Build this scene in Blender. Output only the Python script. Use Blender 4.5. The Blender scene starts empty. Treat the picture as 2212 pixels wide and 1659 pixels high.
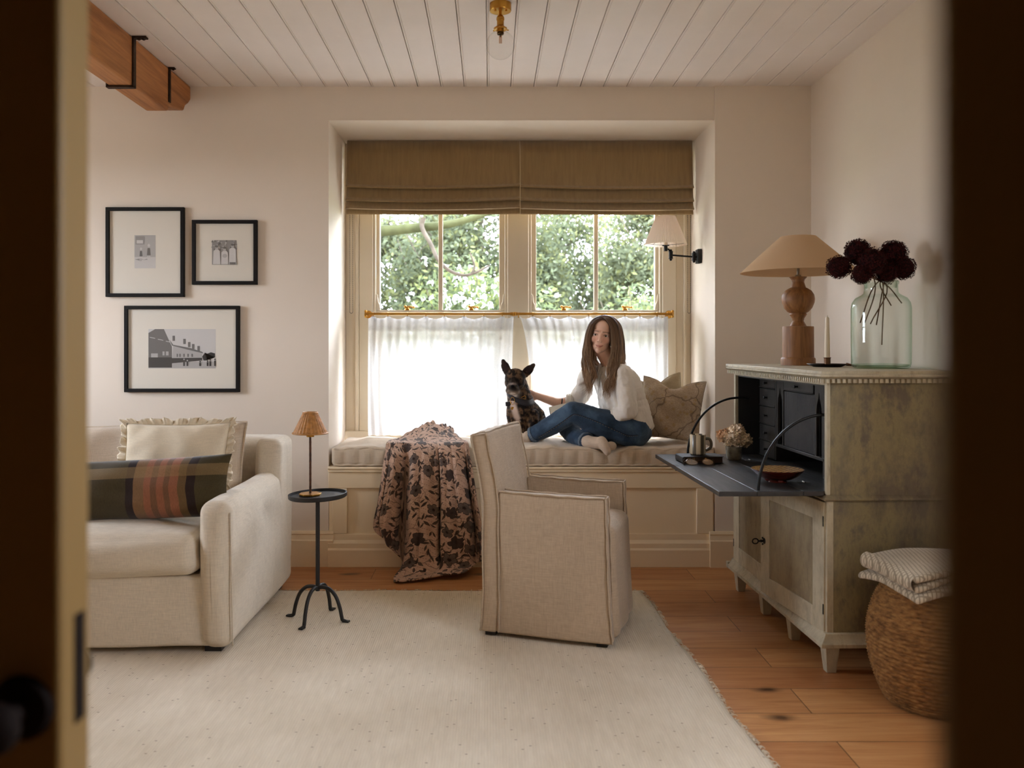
import bpy, bmesh, math, random
import numpy as np
from mathutils import Vector, Matrix, Euler
from mathutils.bvhtree import BVHTree
PI = math.pi
scene = bpy.context.scene
COL = scene.collection
random.seed(7)
rng = np.random.default_rng(11)

# ---------------------------------------------------------------- camera, light, exposure
F, VX, VY, CH = 1850.0, 1060.0, 745.0, 1.12          # focal length and vanishing point (px), eye height (m)
cam_d = bpy.data.cameras.new('camera')
cam = bpy.data.objects.new('camera', cam_d)
COL.objects.link(cam)
cam.location = (0, 0, CH)
cam.rotation_euler = (PI / 2, 0, 0)
cam_d.sensor_fit = 'HORIZONTAL'
cam_d.sensor_width = 36
cam_d.lens = F / 2212 * 36
cam_d.shift_x = (1106 - VX) / 2212
cam_d.shift_y = -(829.5 - VY) / 2212
cam_d.clip_start = 0.02
cam_d.clip_end = 200
cam_d.dof.use_dof = True
cam_d.dof.focus_distance = 3.9
cam_d.dof.aperture_fstop = 3.0
scene.camera = cam

world = bpy.data.worlds.new('overcast_sky')
scene.world = world
world.use_nodes = True
wn, wl = world.node_tree.nodes, world.node_tree.links
wn.clear()
w_out = wn.new('ShaderNodeOutputWorld'); w_bg = wn.new('ShaderNodeBackground')
w_tc = wn.new('ShaderNodeTexCoord'); w_sep = wn.new('ShaderNodeSeparateXYZ'); w_rmp = wn.new('ShaderNodeValToRGB')
wl.new(w_tc.outputs['Generated'], w_sep.inputs[0]); wl.new(w_sep.outputs['Z'], w_rmp.inputs[0])
w_rmp.color_ramp.elements[0].position = 0.0; w_rmp.color_ramp.elements[0].color = (0.85, 0.93, 1.06, 1)
w_rmp.color_ramp.elements[1].position = 0.7; w_rmp.color_ramp.elements[1].color = (0.83, 0.93, 1.12, 1)
wl.new(w_rmp.outputs[0], w_bg.inputs[0]); wl.new(w_bg.outputs[0], w_out.inputs[0])
SKY = 14.0
w_bg.inputs[1].default_value = SKY

def portal(loc, rot, sx, sy):
    d = bpy.data.lights.new('window_portal', 'AREA'); d.shape = 'RECTANGLE'; d.size = sx; d.size_y = sy
    d.cycles.is_portal = True
    o = bpy.data.objects.new('window_portal', d); COL.objects.link(o); o.location = loc; o.rotation_euler = rot
portal((0.157, 4.97, 1.38), (-PI / 2, 0, 0), 1.75, 1.75)
portal((-3.36, 3.30, 1.52), (0, -PI / 2, 0), 1.05, 0.9)
portal((1.69, 1.55, 1.5), (0, PI / 2, 0), 0.9, 0.7)
portal((1.39, -0.75, 1.55), (0, PI / 2, 0), 0.7, 0.6)

vs = scene.view_settings
vs.view_transform = 'Standard'; vs.look = 'None'; vs.gamma = 1.0; vs.use_curve_mapping = False
vs.exposure = 1.08
cy = scene.cycles
cy.use_denoising = True
try: cy.denoiser = 'OPENIMAGEDENOISE'
except Exception: pass
cy.max_bounces = 10; cy.diffuse_bounces = 6; cy.glossy_bounces = 4; cy.transmission_bounces = 8; cy.transparent_max_bounces = 16
cy.caustics_reflective = False; cy.caustics_refractive = False

# ---------------------------------------------------------------- helpers
def P(px, py, Y):
    """point at distance Y along the view axis that the photograph shows at pixel px, py"""
    return Vector(((px - VX) / F * Y, Y, CH - (py - VY) / F * Y))

def lin(c):
    return c / 12.92 if c <= 0.04045 else ((c + 0.055) / 1.055) ** 2.4
def C(r, g, b):
    return (lin(r / 255), lin(g / 255), lin(b / 255), 1.0)

def crom(pts, n):
    """Catmull-Rom resample of a list of points to n samples"""
    pts = np.array([list(p) for p in pts], float)
    m = len(pts)
    if m == 2:
        t = np.linspace(0, 1, n)[:, None]
        return pts[0] * (1 - t) + pts[1] * t
    ext = np.vstack([2 * pts[0] - pts[1], pts, 2 * pts[-1] - pts[-2]])
    u = np.linspace(0, m - 1, n); k = np.minimum(u.astype(int), m - 2); t = (u - k)[:, None]
    p0, p1, p2, p3 = ext[k], ext[k + 1], ext[k + 2], ext[k + 3]
    return 0.5 * ((2 * p1) + (-p0 + p2) * t + (2 * p0 - 5 * p1 + 4 * p2 - p3) * t ** 2 + (-p0 + 3 * p1 - 3 * p2 + p3) * t ** 3)

class MB:
    def __init__(self):
        self.v, self.f, self.mi, self.uv, self.m = [], [], [], [], 0
        self.T = None
    def add(self, vs_, fs, uv=None):
        b = len(self.v)
        for p in vs_:
            p = Vector(p)
            self.v.append(tuple(self.T @ p) if self.T is not None else tuple(p))
        for k, f in enumerate(fs):
            self.f.append([b + i for i in f]); self.mi.append(self.m)
            self.uv.append([uv[i] for i in f] if uv is not None else None)
        return self
    def box(self, x0, x1, y0, y1, z0, z1):
        return self.add([(x0, y0, z0), (x1, y0, z0), (x1, y1, z0), (x0, y1, z0), (x0, y0, z1), (x1, y0, z1), (x1, y1, z1), (x0, y1, z1)],
                        [(3, 2, 1, 0), (4, 5, 6, 7), (0, 1, 5, 4), (1, 2, 6, 5), (2, 3, 7, 6), (3, 0, 4, 7)])
    def prism(self, poly, axis, a, b):
        n = len(poly)
        def mk(p, w):
            if axis == 'x': return (w, p[0], p[1])
            if axis == 'y': return (p[0], w, p[1])
            return (p[0], p[1], w)
        vs_ = [mk(p, a) for p in poly] + [mk(p, b) for p in poly]
        fs = [tuple(range(n - 1, -1, -1)), tuple(range(n, 2 * n))] + [(i, (i + 1) % n, n + (i + 1) % n, n + i) for i in range(n)]
        return self.add(vs_, fs)
    def tube(self, pts, r, n=10, cap=True, closed=False):
        pts = [Vector(p) for p in pts]; m = len(pts)
        rs = [r] * m if not hasattr(r, '__len__') else list(r)
        vs_, fs = [], []
        prev = None
        for i, p in enumerate(pts):
            if closed: d = pts[(i + 1) % m] - pts[(i - 1) % m]
            else: d = pts[min(i + 1, m - 1)] - pts[max(i - 1, 0)]
            if d.length < 1e-9: d = Vector((0, 0, 1))
            d.normalize()
            if prev is None:
                a = Vector((0, 0, 1)) if abs(d.z) < 0.9 else Vector((1, 0, 0))
                u = d.cross(a).normalized()
            else:
                u = (prev - d * prev.dot(d))
                u = u.normalized() if u.length > 1e-6 else d.orthogonal().normalized()
            prev = u
            w = d.cross(u)
            for k in range(n):
                a = 2 * PI * k / n
                vs_.append(p + (u * math.cos(a) + w * math.sin(a)) * rs[i])
        for i in range(m if closed else m - 1):
            j = (i + 1) % m
            for k in range(n):
                k2 = (k + 1) % n
                fs.append((i * n + k, i * n + k2, j * n + k2, j * n + k))
        if cap and not closed:
            fs.append(tuple(range(n - 1, -1, -1))); fs.append(tuple((m - 1) * n + k for k in range(n)))
        return self.add(vs_, fs)
    def cyl(self, p0, p1, r0, r1=None, n=20):
        return self.tube([p0, p1], [r0, r0 if r1 is None else r1], n)
    def lathe(self, prof, n=48, c=(0, 0, 0), off=None):
        vs_, fs = [], []
        m = len(prof)
        for i, (r, z) in enumerate(prof):
            for k in range(n):
                a = 2 * PI * k / n
                rr = r + (off(i, k) if off else 0)
                vs_.append((c[0] + rr * math.cos(a), c[1] + rr * math.sin(a), c[2] + z))
        for i in range(m - 1):
            for k in range(n):
                k2 = (k + 1) % n
                fs.append((i * n + k, i * n + k2, (i + 1) * n + k2, (i + 1) * n + k))
        if prof[0][0] > 1e-5: fs.append(tuple(range(n - 1, -1, -1)))
        if prof[-1][0] > 1e-5: fs.append(tuple((m - 1) * n + k for k in range(n)))
        return self.add(vs_, fs)
    def sphere(self, c, r, n=24, m=14):
        rx, ry, rz = (r, r, r) if not hasattr(r, '__len__') else r
        vs_, fs = [(c[0], c[1], c[2] - rz)], []
        for i in range(1, m):
            t = -PI / 2 + PI * i / m
            for k in range(n):
                a = 2 * PI * k / n
                vs_.append((c[0] + rx * math.cos(t) * math.cos(a), c[1] + ry * math.cos(t) * math.sin(a), c[2] + rz * math.sin(t)))
        vs_.append((c[0], c[1], c[2] + rz))
        for k in range(n):
            fs.append((0, 1 + (k + 1) % n, 1 + k))
            fs.append((len(vs_) - 1, 1 + (m - 2) * n + k, 1 + (m - 2) * n + (k + 1) % n))
        for i in range(m - 2):
            for k in range(n):
                k2 = (k + 1) % n
                fs.append((1 + i * n + k, 1 + i * n + k2, 1 + (i + 1) * n + k2, 1 + (i + 1) * n + k))
        return self.add(vs_, fs)
    def grid(self, pts, closed_u=False):
        """pts: array rows x cols x 3, UV = (col, row) in 0..1"""
        pts = np.asarray(pts); nr, nc = pts.shape[:2]
        vs_ = [tuple(p) for p in pts.reshape(-1, 3)]
        uv = [(c / (nc - 1), r / (nr - 1)) for r in range(nr) for c in range(nc)]
        fs = []
        for r in range(nr - 1):
            for c in range(nc if closed_u else nc - 1):
                c2 = (c + 1) % nc
                fs.append((r * nc + c, r * nc + c2, (r + 1) * nc + c2, (r + 1) * nc + c))
        return self.add(vs_, fs, uv)
    def softbox(self, x0, x1, y0, y1, z0, z1, r=0.03, n=10, bulge=(0, 0, 0), fn=None):
        h = np.array([(x1 - x0) / 2, (y1 - y0) / 2, (z1 - z0) / 2]); c = np.array([(x0 + x1) / 2, (y0 + y1) / 2, (z0 + z1) / 2])
        rr = min(r, *(h * 0.999))
        keys, vs_, fs = {}, [], []
        def steps(hh):
            e = rr / hh
            inner = np.linspace(-1 + e, 1 - e, n)
            edge = np.linspace(0, 1, 5)[:-1]
            return np.concatenate([-1 + e * edge, inner, (1 - e * edge)[::-1]])
        S = [steps(h[0]), steps(h[1]), steps(h[2])]
        def vid(p):
            k = tuple(round(a, 6) for a in p)
            if k in keys: return keys[k]
            q = np.array(p) * h
            inn = np.clip(q, -(h - rr), h - rr)
            d = q - inn
            if (np.abs(d) > 1e-9).sum() > 1:
                l = np.linalg.norm(d); mx = np.abs(d).max()
                d = d / l * mx
            w = inn + d
            b = [(1 - p[(i + 1) % 3] ** 2) * (1 - p[(i + 2) % 3] ** 2) * np.sign(p[i]) * min(1, abs(p[i]) ** 2) * bulge[i] for i in range(3)]
            w = w + np.array(b) + c
            if fn: w = fn(w)
            keys[k] = len(vs_); vs_.append(tuple(w)); return keys[k]
        for ax in range(3):
            u, v = (ax + 1) % 3, (ax + 2) % 3
            for s in (-1, 1):
                for i in range(len(S[u]) - 1):
                    for j in range(len(S[v]) - 1):
                        q = []
                        for (a, b_) in ((i, j), (i + 1, j), (i + 1, j + 1), (i, j + 1)):
                            p = [0, 0, 0]; p[ax] = s; p[u] = S[u][a]; p[v] = S[v][b_]; q.append(vid(p))
                        fs.append(tuple(q if s > 0 else q[::-1]))
        return self.add(vs_, fs)
    def obj(self, name, mat, parent=None, smooth=40, bevel=0, seg=2, subsurf=0, solid=0, uv=False):
        me = bpy.data.meshes.new(name)
        me.from_pydata(self.v, [], self.f)
        mats = mat if isinstance(mat, (list, tuple)) else [mat]
        for m_ in mats: me.materials.append(m_)
        if len(mats) > 1: me.polygons.foreach_set('material_index', self.mi)
        if any(u is not None for u in self.uv):
            l = me.uv_layers.new(name='UVMap'); flat = []
            for f, u in zip(self.f, self.uv):
                for k in range(len(f)): flat += list(u[k]) if u is not None else [0, 0]
            l.data.foreach_set('uv', flat)
        me.validate()
        return link(name, me, parent, smooth, bevel, seg, subsurf, solid)

def link(name, me, parent=None, smooth=40, bevel=0, seg=2, subsurf=0, solid=0):
    me.name = name
    if smooth:
        me.shade_smooth()
        if smooth < 180:
            try: me.set_sharp_from_angle(angle=math.radians(smooth))
            except Exception: pass
    o = bpy.data.objects.new(name, me); COL.objects.link(o)
    if parent is not None: o.parent = parent
    if solid:
        m_ = o.modifiers.new('thickness', 'SOLIDIFY'); m_.thickness = solid; m_.offset = 0
    if bevel:
        m_ = o.modifiers.new('bevel', 'BEVEL'); m_.width = bevel; m_.segments = seg; m_.limit_method = 'ANGLE'; m_.angle_limit = math.radians(40)
        m_.harden_normals = False
    if subsurf:
        m_ = o.modifiers.new('subd', 'SUBSURF'); m_.levels = subsurf; m_.render_levels = subsurf
    return o

def tag(o, label=None, cat=None, group=None, kind=None):
    if label: o['label'] = label
    if cat: o['category'] = cat
    if group: o['group'] = group
    if kind: o['kind'] = kind
    return o
def thing(name, label, cat, loc=(0, 0, 0), rz=0, group=None):
    o = bpy.data.objects.new(name, None); COL.objects.link(o); o.empty_display_size = 0.05
    o.location = loc; o.rotation_euler = (0, 0, rz)
    return tag(o, label, cat, group)
def dup(root, loc, rz=None, label=None, group=None, scale=None, rot=None):
    r = root.copy(); COL.objects.link(r); r.location = loc
    if rz is not None: r.rotation_euler = (0, 0, rz)
    if rot is not None: r.rotation_euler = rot
    if scale is not None: r.scale = (scale,) * 3
    if label: r['label'] = label
    if group: r['group'] = group
    for ch in list(root.children):
        c = ch.copy(); COL.objects.link(c); c.parent = r
        for g in ch.children:
            d = g.copy(); COL.objects.link(d); d.parent = c
    return r
def struct(o):
    o['kind'] = 'structure'; return o
def displace(o, strength, size, depth=2):
    t = bpy.data.textures.new('wrinkle', 'CLOUDS'); t.noise_scale = size; t.noise_depth = depth
    m_ = o.modifiers.new('wrinkles', 'DISPLACE'); m_.texture = t; m_.strength = strength; m_.mid_level = 0.5
    return o

def blob(prims, voxel, smooth_it=6, factor=0.5):
    """one continuous closed surface grown from overlapping tapered limbs and ellipsoids"""
    mb = MB()
    for p in prims:
        if p[0] == 'c':
            _, a, b, ra, rb = p
            a, b = Vector(a), Vector(b)
            n = max(2, int((b - a).length / max(min(ra, rb) * 0.6, 0.003)) + 1)
            pts = []; rs = []
            d = (b - a)
            dn = d.normalized() if d.length > 1e-6 else Vector((0, 0, 1))
            for t in (-0.98, -0.85, -0.6, -0.3): pts.append(a + dn * ra * t); rs.append(ra * math.sqrt(max(0, 1 - t * t)))
            for i in range(n + 1):
                t = i / n; pts.append(a + d * t); rs.append(ra + (rb - ra) * t)
            for t in (0.3, 0.6, 0.85, 0.98): pts.append(b + dn * rb * t); rs.append(rb * math.sqrt(max(0, 1 - t * t)))
            mb.T = None; mb.tube(pts, rs, 16)
        elif p[0] == 'e':
            _, c, r, R = p
            mb.T = Matrix.Translation(Vector(c)) @ (R if R is not None else Matrix.Identity(4))
            mb.sphere((0, 0, 0), r, 24, 16)
        elif p[0] == 't':
            _, pts, rs = p
            q = crom(pts, 28); rr = np.interp(np.linspace(0, len(rs) - 1, 28), range(len(rs)), rs)
            mb.T = None; mb.tube([Vector(a) for a in q], list(rr), 16)
            mb.sphere(q[0], rr[0] * 0.99, 14, 10); mb.sphere(q[-1], rr[-1] * 0.99, 14, 10)
    mb.T = None
    me = bpy.data.meshes.new('tmp'); me.from_pydata(mb.v, [], mb.f)
    bm = bmesh.new(); bm.from_mesh(me); bmesh.ops.recalc_face_normals(bm, faces=bm.faces); bm.to_mesh(me); bm.free()
    o = bpy.data.objects.new('tmp', me); COL.objects.link(o)
    m_ = o.modifiers.new('r', 'REMESH'); m_.mode = 'VOXEL'; m_.voxel_size = voxel; m_.use_smooth_shade = True
    if smooth_it:
        s = o.modifiers.new('s', 'SMOOTH'); s.factor = factor; s.iterations = smooth_it
    dg = bpy.context.evaluated_depsgraph_get(); dg.update()
    out = bpy.data.meshes.new_from_object(o.evaluated_get(dg))
    bpy.data.objects.remove(o); bpy.data.meshes.remove(me)
    return out
def verts_of(me):
    a = np.empty(len(me.vertices) * 3); me.vertices.foreach_get('co', a); return a.reshape(-1, 3)
def set_verts(me, a):
    me.vertices.foreach_set('co', a.reshape(-1)); me.update()
def set_colors(me, cols):
    at = me.color_attributes.new('Col', 'FLOAT_COLOR', 'POINT')
    c4 = np.ones((len(cols), 4)); c4[:, :3] = cols[:, :3]
    at.data.foreach_set('color', c4.reshape(-1))
def fbm(p, s=1.0, seed=0):
    """cheap smooth pseudo noise of an N x 3 array, about -1..1"""
    r = np.random.default_rng(seed); out = np.zeros(len(p)); a = 1.0; tot = 0
    wd = r.normal(size=(3, 3)) * 0.7
    for o_ in range(4):
        f = s * 2 ** o_
        q = p + np.sin(p @ wd.T * f * 0.9 + o_) * (0.55 / f)
        for k in range(7):
            d = r.normal(size=3)
            out += a * np.sin((q @ d) * f * r.uniform(0.7, 1.6) + r.uniform(0, 6.28)) / 2.6
        tot += a; a *= 0.55
    return out / tot

# ---------------------------------------------------------------- materials
class NT:
    def __init__(self, name):
        self.m = bpy.data.materials.new(name); self.m.use_nodes = True
        self.n = self.m.node_tree.nodes; self.l = self.m.node_tree.links; self.n.clear()
        self.out = self.n.new('ShaderNodeOutputMaterial')
    def node(self, t, **k):
        x = self.n.new(t)
        for a, b in k.items(): setattr(x, a, b)
        return x
    def set(self, x, **k):
        for a, b in k.items(): x.inputs[a.replace('_', ' ')].default_value = b
        return x
    def link(self, a, b): self.l.new(a, b)
    def coords(self, kind='Object', scale=(1, 1, 1), rot=(0, 0, 0), loc=(0, 0, 0)):
        tc = self.node('ShaderNodeTexCoord'); mp = self.node('ShaderNodeMapping')
        mp.inputs['Scale'].default_value = scale; mp.inputs['Rotation'].default_value = rot; mp.inputs['Location'].default_value = loc
        self.link(tc.outputs[kind], mp.inputs[0]); return mp.outputs[0]
    def noise(self, vec, scale, detail=4, rough=0.55, dist=0):
        x = self.node('ShaderNodeTexNoise'); x.inputs['Scale'].default_value = scale; x.inputs['Detail'].default_value = detail
        x.inputs['Roughness'].default_value = rough; x.inputs['Distortion'].default_value = dist
        self.link(vec, x.inputs['Vector']); return x.outputs[0]
    def ramp(self, fac, stops, interp='LINEAR'):
        x = self.node('ShaderNodeValToRGB'); e = x.color_ramp.elements; x.color_ramp.interpolation = interp
        while len(e) < len(stops): e.new(0.5)
        for k, (p, c) in enumerate(stops):
            e[k].position = p; e[k].color = c if len(c) == 4 else (*c, 1)
        self.link(fac, x.inputs[0]); return x.outputs[0]
    def mix(self, fac, a, b, blend='MIX'):
        x = self.node('ShaderNodeMix', data_type='RGBA', blend_type=blend)
        for s, v in ((x.inputs[0], fac), (x.inputs[6], a), (x.inputs[7], b)):
            if isinstance(v, (int, float)): s.default_value = v
            elif isinstance(v, tuple): s.default_value = v
            else: self.link(v, s)
        return x.outputs[2]
    def math(self, op, a, b=None, c=None):
        x = self.node('ShaderNodeMath', operation=op)
        for i, v in enumerate((a, b, c)):
            if v is None: continue
            if isinstance(v, (int, float)): x.inputs[i].default_value = v
            else: self.link(v, x.inputs[i])
        return x.outputs[0]
    def bump(self, h, strength=0.3, dist=0.01, normal=None):
        x = self.node('ShaderNodeBump'); x.inputs['Strength'].default_value = strength; x.inputs['Distance'].default_value = dist
        self.link(h, x.inputs['Height'])
        if normal is not None: self.link(normal, x.inputs['Normal'])
        return x.outputs[0]
    def pbr(self, col, rough=0.6, metal=0, spec=0.5, normal=None, sheen=0, **k):
        b = self.node('ShaderNodeBsdfPrincipled')
        for s, v in (('Base Color', col), ('Roughness', rough), ('Metallic', metal)):
            if isinstance(v, (int, float, tuple)): b.inputs[s].default_value = v
            else: self.link(v, b.inputs[s])
        b.inputs['Specular IOR Level'].default_value = spec
        if sheen: b.inputs['Sheen Weight'].default_value = sheen
        for a, v in k.items(): b.inputs[a.replace('_', ' ')].default_value = v
        if normal is not None: self.link(normal, b.inputs['Normal'])
        self.link(b.outputs[0], self.out.inputs[0]); return b

def plain(name, col, rough=0.5, metal=0, spec=0.5, var=0.0, vscale=6, bump=0, bscale=60, stretch=(1, 1, 1), **k):
    t = NT(name); v = t.coords('Object', stretch)
    c = col
    if var:
        lo = tuple(x * (1 - var) for x in col[:3]) + (1,); hi = tuple(min(1, x * (1 + var)) for x in col[:3]) + (1,)
        c = t.ramp(t.noise(v, vscale, 5), [(0.3, lo), (0.7, hi)])
    nrm = t.bump(t.noise(v, bscale, 4), bump, 0.004) if bump else None
    t.pbr(c, rough, metal, spec, nrm, **k); return t.m

def linen(name, col, slub=0.10, sheen=0.15, big=0.04, fine=1.0):
    t = NT(name)
    a = t.noise(t.coords('Object', (25 * fine, 25 * fine, 420 * fine)), 1, 3); b = t.noise(t.coords('Object', (420 * fine, 420 * fine, 25 * fine)), 1, 3)
    s = t.math('ADD', a, b)
    lo = tuple(x * (1 - slub * 1.6) for x in col[:3]) + (1,); hi = tuple(min(1, x * (1 + slub * 1.3)) for x in col[:3]) + (1,)
    c = t.ramp(t.math('MULTIPLY', s, 0.5), [(0.36, lo), (0.64, hi)])
    g = t.ramp(t.noise(t.coords('Object'), 4, 3), [(0.3, (1 - big * 2, 1 - big * 2, 1 - big * 2, 1)), (0.7, (1, 1, 1, 1))])
    c = t.mix(1.0, c, g, 'MULTIPLY')
    n1 = t.bump(t.noise(t.coords('Object'), 7, 4, 0.5, 0.4), 0.25, 0.03)
    nrm = t.bump(s, 0.18, 0.002, n1)
    t.pbr(c, 0.9, 0, 0.2, nrm, sheen); return t.m

def wood(name, c1, c2, axis=2, scale=1.0, rough=0.5, rings=14, bump=0.1, spec=0.4, dark=None):
    t = NT(name)
    st = [22, 22, 22]; st[axis] = 1.6
    v = t.coords('Object', tuple(x * scale for x in st))
    n = t.noise(v, 1.0, 6, 0.6, 1.2)
    fine = t.noise(t.coords('Object', tuple(x * scale * 6 for x in st)), 1.0, 3)
    f = t.math('ADD', t.math('MULTIPLY', n, 0.75), t.math('MULTIPLY', fine, 0.25))
    stops = [(0.30, c1), (0.68, c2)]
    if dark: stops = [(0.25, dark)] + stops
    c = t.ramp(f, stops)
    t.pbr(c, rough, 0, spec, t.bump(f, bump, 0.003)); return t.m

def vcol(name, rough=0.6, spec=0.3, bump=0, bscale=200, sheen=0, **k):
    t = NT(name); a = t.node('ShaderNodeVertexColor', layer_name='Col')
    nrm = t.bump(t.noise(t.coords('Object'), bscale, 3), bump, 0.002) if bump else None
    t.pbr(a.outputs[0], rough, 0, spec, nrm, sheen, **k); return t.m

def glass_pane(name, tint=(1, 1, 1, 1), ior=1.5, extra=0.0, rough=0.0):
    """thin clear glass: mirror by Fresnel over plain see-through"""
    t = NT(name)
    fr = t.node('ShaderNodeFresnel'); fr.inputs[0].default_value = ior
    tr = t.node('ShaderNodeBsdfTransparent'); tr.inputs[0].default_value = tint
    gl = t.node('ShaderNodeBsdfGlossy'); gl.inputs['Roughness'].default_value = rough
    mx = t.node('ShaderNodeMixShader')
    ge = t.node('ShaderNodeNewGeometry'); front = t.math('SUBTRACT', 1.0, ge.outputs['Backfacing'])
    t.link(t.math('MULTIPLY', t.math('ADD', fr.outputs[0], extra), front), mx.inputs[0]); t.link(tr.outputs[0], mx.inputs[1]); t.link(gl.outputs[0], mx.inputs[2])
    t.link(mx.outputs[0], t.out.inputs[0]); return t.m
# ---------------------------------------------------------------- room materials
def plaster(name, col, v=0.03):
    t = NT(name)
    c = t.ramp(t.noise(t.coords('Object'), 1.7, 5), [(0.3, tuple(x * (1 - v) for x in col[:3]) + (1,)), (0.7, tuple(x * (1 + v) for x in col[:3]) + (1,))])
    nrm = t.bump(t.noise(t.coords('Object'), 9, 5), 0.12, 0.01)
    t.pbr(c, 0.85, 0, 0.25, nrm); return t.m
WALL = plaster('wall_paint', C(226, 213, 197))
HALLM = plaster('hall_paint', C(86, 66, 46))
CEIL = plain('ceiling_paint', C(236, 226, 219), 0.6, 0, 0.3, 0.03, 3)
TRIM = plain('cream_trim_paint', C(236, 216, 182), 0.42, 0, 0.4, 0.02, 3)
FRAME = plain('window_paint', C(216, 201, 176), 0.4, 0, 0.4, 0.02, 3)
BRASS = plain('brass', C(196, 146, 66), 0.28, 1.0, 0.5, 0.08, 30)
BLACKM = plain('black_iron', C(24, 22, 20), 0.45, 0.5, 0.5, 0.15, 40, 0.1, 200)
GLASS = glass_pane('window_glass')

def floor_mat():
    t = NT('oak_boards')
    v = t.coords('Object')
    br = t.node('ShaderNodeTexBrick'); br.offset = 0.37; br.offset_frequency = 2; br.squash = 1
    t.set(br, Color1=(0, 0, 0, 1), Color2=(1, 1, 1, 1), Mortar=(0.5, 0.5, 0.5, 1), Scale=1.0, Mortar_Size=0.0016, Mortar_Smooth=0.1, Bias=0.0, Brick_Width=1.55, Row_Height=0.186)
    t.link(v, br.inputs['Vector'])
    rnd = t.node('ShaderNodeSeparateColor'); t.link(br.outputs['Color'], rnd.inputs[0])
    off = t.node('ShaderNodeVectorMath', operation='MULTIPLY_ADD')
    cmb = t.node('ShaderNodeCombineXYZ'); t.link(rnd.outputs[0], cmb.inputs[0]); t.link(rnd.outputs[0], cmb.inputs[1])
    t.link(cmb.outputs[0], off.inputs[0]); off.inputs[1].default_value = (7, 13, 0); t.link(t.coords('Object', (1.2, 15, 1)), off.inputs[2])
    g = t.noise(off.outputs[0], 1.5, 7, 0.62, 1.6)
    fine = t.noise(t.coords('Object', (6, 160, 1)), 1, 3)
    f = t.math('ADD', t.math('MULTIPLY', g, 0.75), t.math('MULTIPLY', fine, 0.25))
    base = t.ramp(f, [(0.28, C(168, 112, 66)), (0.5, C(198, 146, 96)), (0.72, C(214, 168, 118))])
    tone = t.ramp(rnd.outputs[0], [(0.0, C(226, 208, 196)), (0.5, C(242, 232, 222)), (1.0, C(255, 250, 240))])
    c = t.mix(1.0, base, tone, 'MULTIPLY')
    vo = t.node('ShaderNodeTexVoronoi', voronoi_dimensions='2D'); vo.inputs['Scale'].default_value = 1.0; vo.inputs['Randomness'].default_value = 1.0
    nd = t.node('ShaderNodeVectorMath', operation='ADD'); t.link(t.coords('Object', (2.0, 4.2, 1)), nd.inputs[0])
    nn = t.node('ShaderNodeTexNoise'); nn.inputs['Scale'].default_value = 9; t.link(v, nn.inputs['Vector'])
    sc = t.node('ShaderNodeVectorMath', operation='SCALE'); sc.inputs['Scale'].default_value = 0.12; t.link(nn.outputs['Color'], sc.inputs[0]); t.link(sc.outputs[0], nd.inputs[1])
    t.link(nd.outputs[0], vo.inputs['Vector'])
    k = t.ramp(vo.outputs['Distance'], [(0.03, (1, 1, 1, 1)), (0.13, (0, 0, 0, 1))])
    ks = t.node('ShaderNodeSeparateColor'); t.link(vo.outputs['Color'], ks.inputs[0])
    c = t.mix(t.math('MULTIPLY', t.math('MULTIPLY', k, 0.85), t.math('GREATER_THAN', ks.outputs[0], 0.62)), c, C(52, 28, 15))
    gap = t.ramp(br.outputs['Fac'], [(0.0, (0, 0, 0, 1)), (0.6, (1, 1, 1, 1))])
    c = t.mix(t.math('MULTIPLY', gap, 0.8), c, C(40, 20, 10))
    h = t.math('SUBTRACT', t.math('MULTIPLY', f, 0.15), gap)
    t.pbr(c, t.ramp(f, [(0.3, (0.44, 0.44, 0.44, 1)), (0.7, (0.34, 0.34, 0.34, 1))]), 0, 0.45, t.bump(h, 0.25, 0.003)); return t.m
FLOOR = floor_mat()

# ---------------------------------------------------------------- dimensions
D, D2, H = 4.344, 4.85, 2.43
XL, XR, YF = -3.3, 1.62, 0.90
RX0, RX1, RZ = -0.822, 1.134, 2.259
# ---------------------------------------------------------------- shell
struct(MB().box(-3.45, XR + 0.15, -1.75, D + 0.02, -0.12, 0).obj('floor', FLOOR))
m = MB()
w, x = 0.1175, 0.0986 - 0.1175 * 29
prof = []                                            # tongue-and-groove boards: groove, bead, flat face
while x < XR + 0.1:
    prof += [(x, H + 0.0), (x + 0.0004, H + 0.016), (x + 0.0036, H + 0.016), (x + 0.0040, H + 0.0005), (x + 0.006, H - 0.0012), (x + 0.0085, H - 0.0012), (x + 0.011, H + 0.0022), (x + 0.0135, H + 0.0)]
    x += w
poly = prof + [(x, H), (x, H + 0.10), (prof[0][0], H + 0.10)]
mm = MB(); n = len(poly)
vsl = [(p[0], YF - 0.1, p[1]) for p in poly] + [(p[0], D + 0.12, p[1]) for p in poly]
fsl = [(i, i + 1, n + i + 1, n + i) for i in range(n - 1)] + [(n - 1, 0, n, 2 * n - 1)]
mm.add(vsl, fsl)
struct(mm.obj('ceiling', CEIL, smooth=0))
struct(MB().box(-1.75, 1.45, -1.75, YF - 0.1, H, H + 0.1).obj('ceiling_hall', HALLM))

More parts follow.
